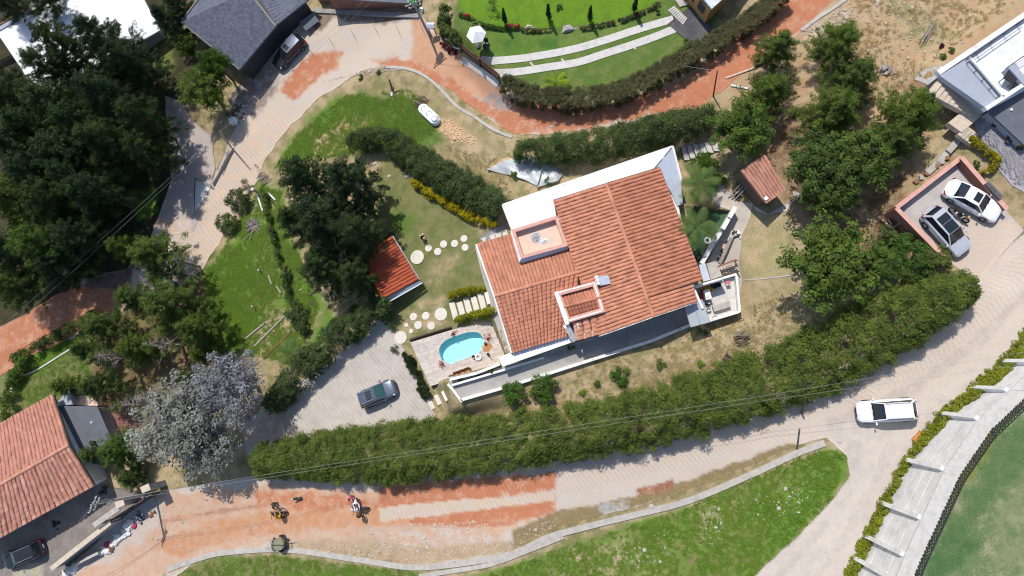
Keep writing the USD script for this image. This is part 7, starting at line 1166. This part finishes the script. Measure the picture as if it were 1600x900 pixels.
gravel('gravel', 'loose pale stones on the dry upper slope and along its kerb', [[(1250,50),(1300,20),(1330,10),(1340,40),(1270,70)],[(1330,0),(1500,0),(1480,90),(1400,140),(1340,90)]], 260, 'stones', .09, 2)
gravel('gravel', 'small stones and clods on the red dirt road at the left', [[(250,790),(420,780),(430,845),(300,870),(230,860)]], 420, 'stones', .06, 3)
gravel('gravel', 'small stones along the upper dirt road', [[(700,145),(800,205),(1000,190),(1200,70),(1190,50),(1000,180),(830,200),(720,135)],[(500,130),(600,100),(640,108),(560,118)]], 420, 'stones', .06, 4)
gravel('gravel', 'litter of pale stones in the grass above the gutter', [[(960,850),(1040,830),(1060,880),(960,890)],[(1095,795),(1130,790),(1125,850),(1105,860)],[(1180,770),(1290,740),(1250,800),(1180,830)]], 90, 'rock', .07, 5)
gravel('gravel', 'clods and stones on the dry garden slope', [[(720,660),(900,600),(1200,480),(1290,470),(1250,560),(1000,650),(760,690)]], 420, 'stones', .05, 6)
gravel('rubble', 'orange earth clods at the dug pit and the tarp edge', [[(684,186),(705,186),(742,216),(742,226),(705,224)],[(768,262),(795,246),(806,250),(775,266)]], 200, 'clay_soil', .10, 7)
# septic tank in its pit, stump, tarp
t = place('septic_tank', 'white plastic tank with three lids half buried in the dug pit', 'tank', G((671,178))); a, b = P((659,168),.35), P((683,190),.35)
w('tank', hull(np.vstack([np.array([c+np.array([.62*math.cos(k)*u[0]-0, .62*math.sin(k)*u[0], .0])+[0,0,zz] for k in np.arange(0,6.28,.4) for zz in (-.8,.12)]) for c, u in ((a+(b-a)*.12,(.9,)),(b-(b-a)*.12,(.9,)))])), 'foam', t, smooth=40)
for f in (.16,.5,.84): c = a+(b-a)*f; w('lid', lathe([(0,.12),(.26,.12),(.26,.2),(.22,.23),(0,.25)],18).apply_translation(c), 'plastic_white', t, smooth=30); w('lid_ring', torus(.27,.05,18,5).apply_translation(c+[0,0,.2]), 'blue_grey', t)
t = place('tree_stump', 'broken dead tree stump on the grassy mound above the tank', 'stump', G((612,142))); w('trunk', bar(P((614,144),0)-[0,0,.2], P((608,124),1.0), .34, n=8, r1=.12), 'bark', t); w('white_chip', bar(P((612,150),.05), P((612,144),.2), .22, .08), 'foam', t); w('root', [bar(P((614,144),.1), P((620+i*4,146-i*3),0), .12, n=5, r1=.03) for i in range(3)], 'bark', t)
tq = P([(762,266),(785,254),(816,243),(836,250),(856,254),(866,262),(880,272),(872,284),(842,293),(822,283),(805,277),(790,273)])
g_ = Polygon(tq[:,:2]); tm_ = drape_w(g_, .25, .22); v = tm_.vertices; k = v[:,2] > T(v[:,0],v[:,1])+.1; d_ = (meshkit.fbm(np.c_[v[:,0]*1.2+v[:,1]*.6, (v[:,1]-v[:,0]*.5)*.35, v[:,0]*0], 4, 3)-.5)
v[:,2] += k*(d_*.75+.25*np.clip(shapely.distance(g_.boundary, shapely.points(v[:,0],v[:,1]))/1.5,0,1)); tm_.vertices = v
t = place('plastic_tarp', 'wrinkled silver plastic tarp spread between the hedge and the white roof', 'tarp', tq[6]); w('sheet', tm_, 'tarp', t, smooth=40); f0, f1 = P((838,291),.5), P((851,254),.7); w('fold', tube(np.linspace(f0,f1,8)+np.c_[np.sin(np.arange(8))*.05,np.zeros(8),np.zeros(8)], .06, 5), 'blue_grey', t); w('edge_stone', [box(P(q)+[0,0,.3],(.25,.2,.15),rz=i) for i, q in enumerate(((764,266),(841,292),(814,245)))], 'rock', t)
# logs, brush, ash, timber on the slope
def logs(label, px, ang, n, L_, seed, mat='bark', r=.1, name='log_pile', spread=.75):
    rg = np.random.default_rng(seed); g = G(px); t = thing(name, label, 'logs', g, rz=ang)
    for i in range(n): y = (i-n/2)*spread/n*2; q = L_*rg.uniform(.6,1.1); obj('log', tube([[-q/2+rg.uniform(-.2,.2),y+rg.uniform(-.2,.2),.12+rg.uniform(0,.25)],[0,y,.14+rg.uniform(0,.3)],[q/2,y+rg.uniform(-.3,.3),.1+rg.uniform(0,.2)]], [r*rg.uniform(.5,1.3), r*rg.uniform(.5,1.2), r*rg.uniform(.3,.8)], 6), mat if rg.random() < .75 else 'bark_pale', t, smooth=True)
    return t
logs('pile of dark logs and branches in the dry garden', (1139,571), -.6, 13, 1.8, 1); logs('smaller heap of brown twigs and a curved log beside the house yard', (1158,527), .2, 8, 1.4, 2, r=.06); logs('heap of grey rubbish and branches on the dry slope below the grey rocks', (1386,109), 1.2, 7, .9, 3, 'bark_pale', .06)
logs('twiggy purple brown brush heap at the top of the lush slope', (412,278), .8, 9, 1.3, 4, r=.05); logs('old broken branches lying on the dry slope near the upper edge', (1450,50), .9, 5, 2.2, 5, 'bark_pale', .05, spread=.3); logs('fallen branches on the mound beside the pit', (660,160), -.4, 10, 1.6, 6, r=.05)
t = place('ash_heap', 'dark ash heap with burnt twigs on the lush slope', 'ash heap', G((397,352))); w('ash', crumple(G((397,352))+[0,0,.05], .8, .75, .35, 9, 11), 'ash', t); r = np.random.default_rng(2); w('twigs', [bar(G((397,352))+np.r_[r.normal(size=2)*.45,.15], G((397,352))+np.r_[r.normal(size=2)*.7,.25], .05) for i in range(26)], 'bark_pale', t)
for i, (a, b, m_, lab) in enumerate([((384,529),(414,505),'wood_grey','pale long timber on the slope nearest the silver tree'), ((398,541),(447,492),'wood_grey','long pale timber lying across the fenced slope'), ((412,560),(455,518),'wood_brown','brown timber lowest on the fenced slope'), ((447,498),(453,488),'foam','short white board end beside the long timber'), ((432,447),(440,458),'wood_grey','short pale board beside the fence shrubs'), ((420,302),(431,313),'foam','white stick on the bare track by the cypresses'), ((402,303),(411,330),'foam','white leaning stick beside the concrete post'), ((484,462),(500,447),'wood_dark','dark stick on the mossy slope'), ((482,470),(494,478),'wood_dark','short dark stick on the mossy slope'), ((420,430),(425,445),'wood_grey','weathered slat in the lush grass'), ((1142,134),(1168,139),'foam','white plank beside the upper dirt road'), ((1133,123),(1180,106),'cream_stone','cream kerb stone strip by the upper dirt road'), ((1290,540),(1375,500),'cream_stone','faint pale stone line across the dry slope by the hedge'), ((1244,215),(1262,226),'bark_pale','pale bent branch beside the right cypresses')]):
    t = place('timber', lab, 'timber', G(a)); pa, pb = G(a)+[0,0,.12], G(b)+[0,0,.12]; n = 4; w('beam', [bar(G(np.array(a)+(np.array(b)-a)*k/n)+[0,0,.1], G(np.array(a)+(np.array(b)-a)*(k+1.02)/n)+[0,0,.1], .15, .10) for k in range(n)], m_, t); w('peg', bar(pb-[0,0,.2], pb+[0,0,.12], .06), 'wood_dark', t)
for i, (x, y, lab) in enumerate([(401,300,'round topped concrete post on the lush slope'),(408,424,'small grey post standing in the lush grass'),(398,480,'stump like post low on the lush slope')]): t = thing('fence_post', lab, 'post', G((x,y))); obj('shaft', bar([0,0,-.2],[0,0,1.1 if i==0 else .7],.22 if i==0 else .14,n=10), 'pole_grey', t); obj('cap', lathe([(0,0),(.2 if i==0 else .1,0),(.16 if i==0 else .08,.06),(0,.07)],12).apply_translation([0,0,1.1 if i==0 else .7]), 'stone_disc', t)
ff = place('wire_fence', 'old wire fence with thin dark stakes running down the grass slope', 'fence', G((430,370)))
fp_ = [(404,262),(413,300),(420,340),(430,375),(440,405),(447,435),(456,462)]
for q in fp_: w('stake', bar(G(q)-[0,0,.2], G(q)+[0,0,1.1], .09, n=6), 'wood_dark', ff)
for h in (.4,.8): w('wire', tube(np.array([G(q)+[0,0,h] for q in fp_]), .01, 4), 'dark_metal', ff)
# flower stand, parking slab post, railings
t = thing('flower_stand', 'small reddish flower stand with cream blooms on the lawn above the round stones', 'flower stand', G((662,373))); obj('pot', lathe([(0,.45),(.16,.45),(.2,.7),(.17,.7),(.13,.5),(0,.5)],14), 'brick_clay', t); obj('leg', [bar([.12*math.cos(a),.12*math.sin(a),.48],[.3*math.cos(a),.3*math.sin(a),0],.04) for a in (.3,2.4,4.5)], 'wood_dark', t); rr = np.random.default_rng(4); obj('leaves', clumps(rr.normal(size=(9,3))*[.22,.22,.08]+[0,0,.8], np.full((9,3),.1), 16, rr, size=.05), 'purple_leaf', t); obj('bloom', [trimesh.creation.icosphere(1,.10).apply_translation(p) for p in ((-.15,.1,.95),(.08,.25,.92),(.2,-.1,.85))], 'flower_cream', t)
t = place('slab_rail', 'thin dark rail along the white parking slab on the ramp', 'rail', G((305,300))); 
for a, b in (((305,279),(303,334)),((306,279),(330,290))): w('rail', bar(P(a,.55), P(b,.55), .08), 'dark_metal', t); w('post', [bar(P(q,0), P(q,.56), .06) for q in (a,b)], 'dark_metal', t)
lowwall('low kerb wall between the ramp and the pale road', [(331,287),(345,262),(357,240),(362,232)], .4, .16, 'concrete')
t = place('ramp_railing', 'pale wire railing at the top of the ramp by the road pole', 'railing', G((352,222)))
for h in (.4,.9): w('rail', bar(P((340,262),h), P((362,212),h), .05), 'pole_grey', t)
for q in ((340,262),(351,237),(362,212)): w('post', bar(P(q,0), P(q,1.0), .07), 'pole_grey', t)
t = place('meter_box', 'small white cabinet at the roadside above the ramp pole', 'cabinet', G((368,192))); w('cabinet', box(G((368,192))+[0,0,.5], (.7,.55,1.0), rz=.3), 'plastic_white', t); w('door', box(G((368,192))+[-.05,-.29,.5], (.55,.04,.85), rz=.3), 'foam', t)
junk((374,178),'heap of brown litter and stones between the fork trees and the road',['wood_brown','stone_disc','ash'],21,1.4,n=42)
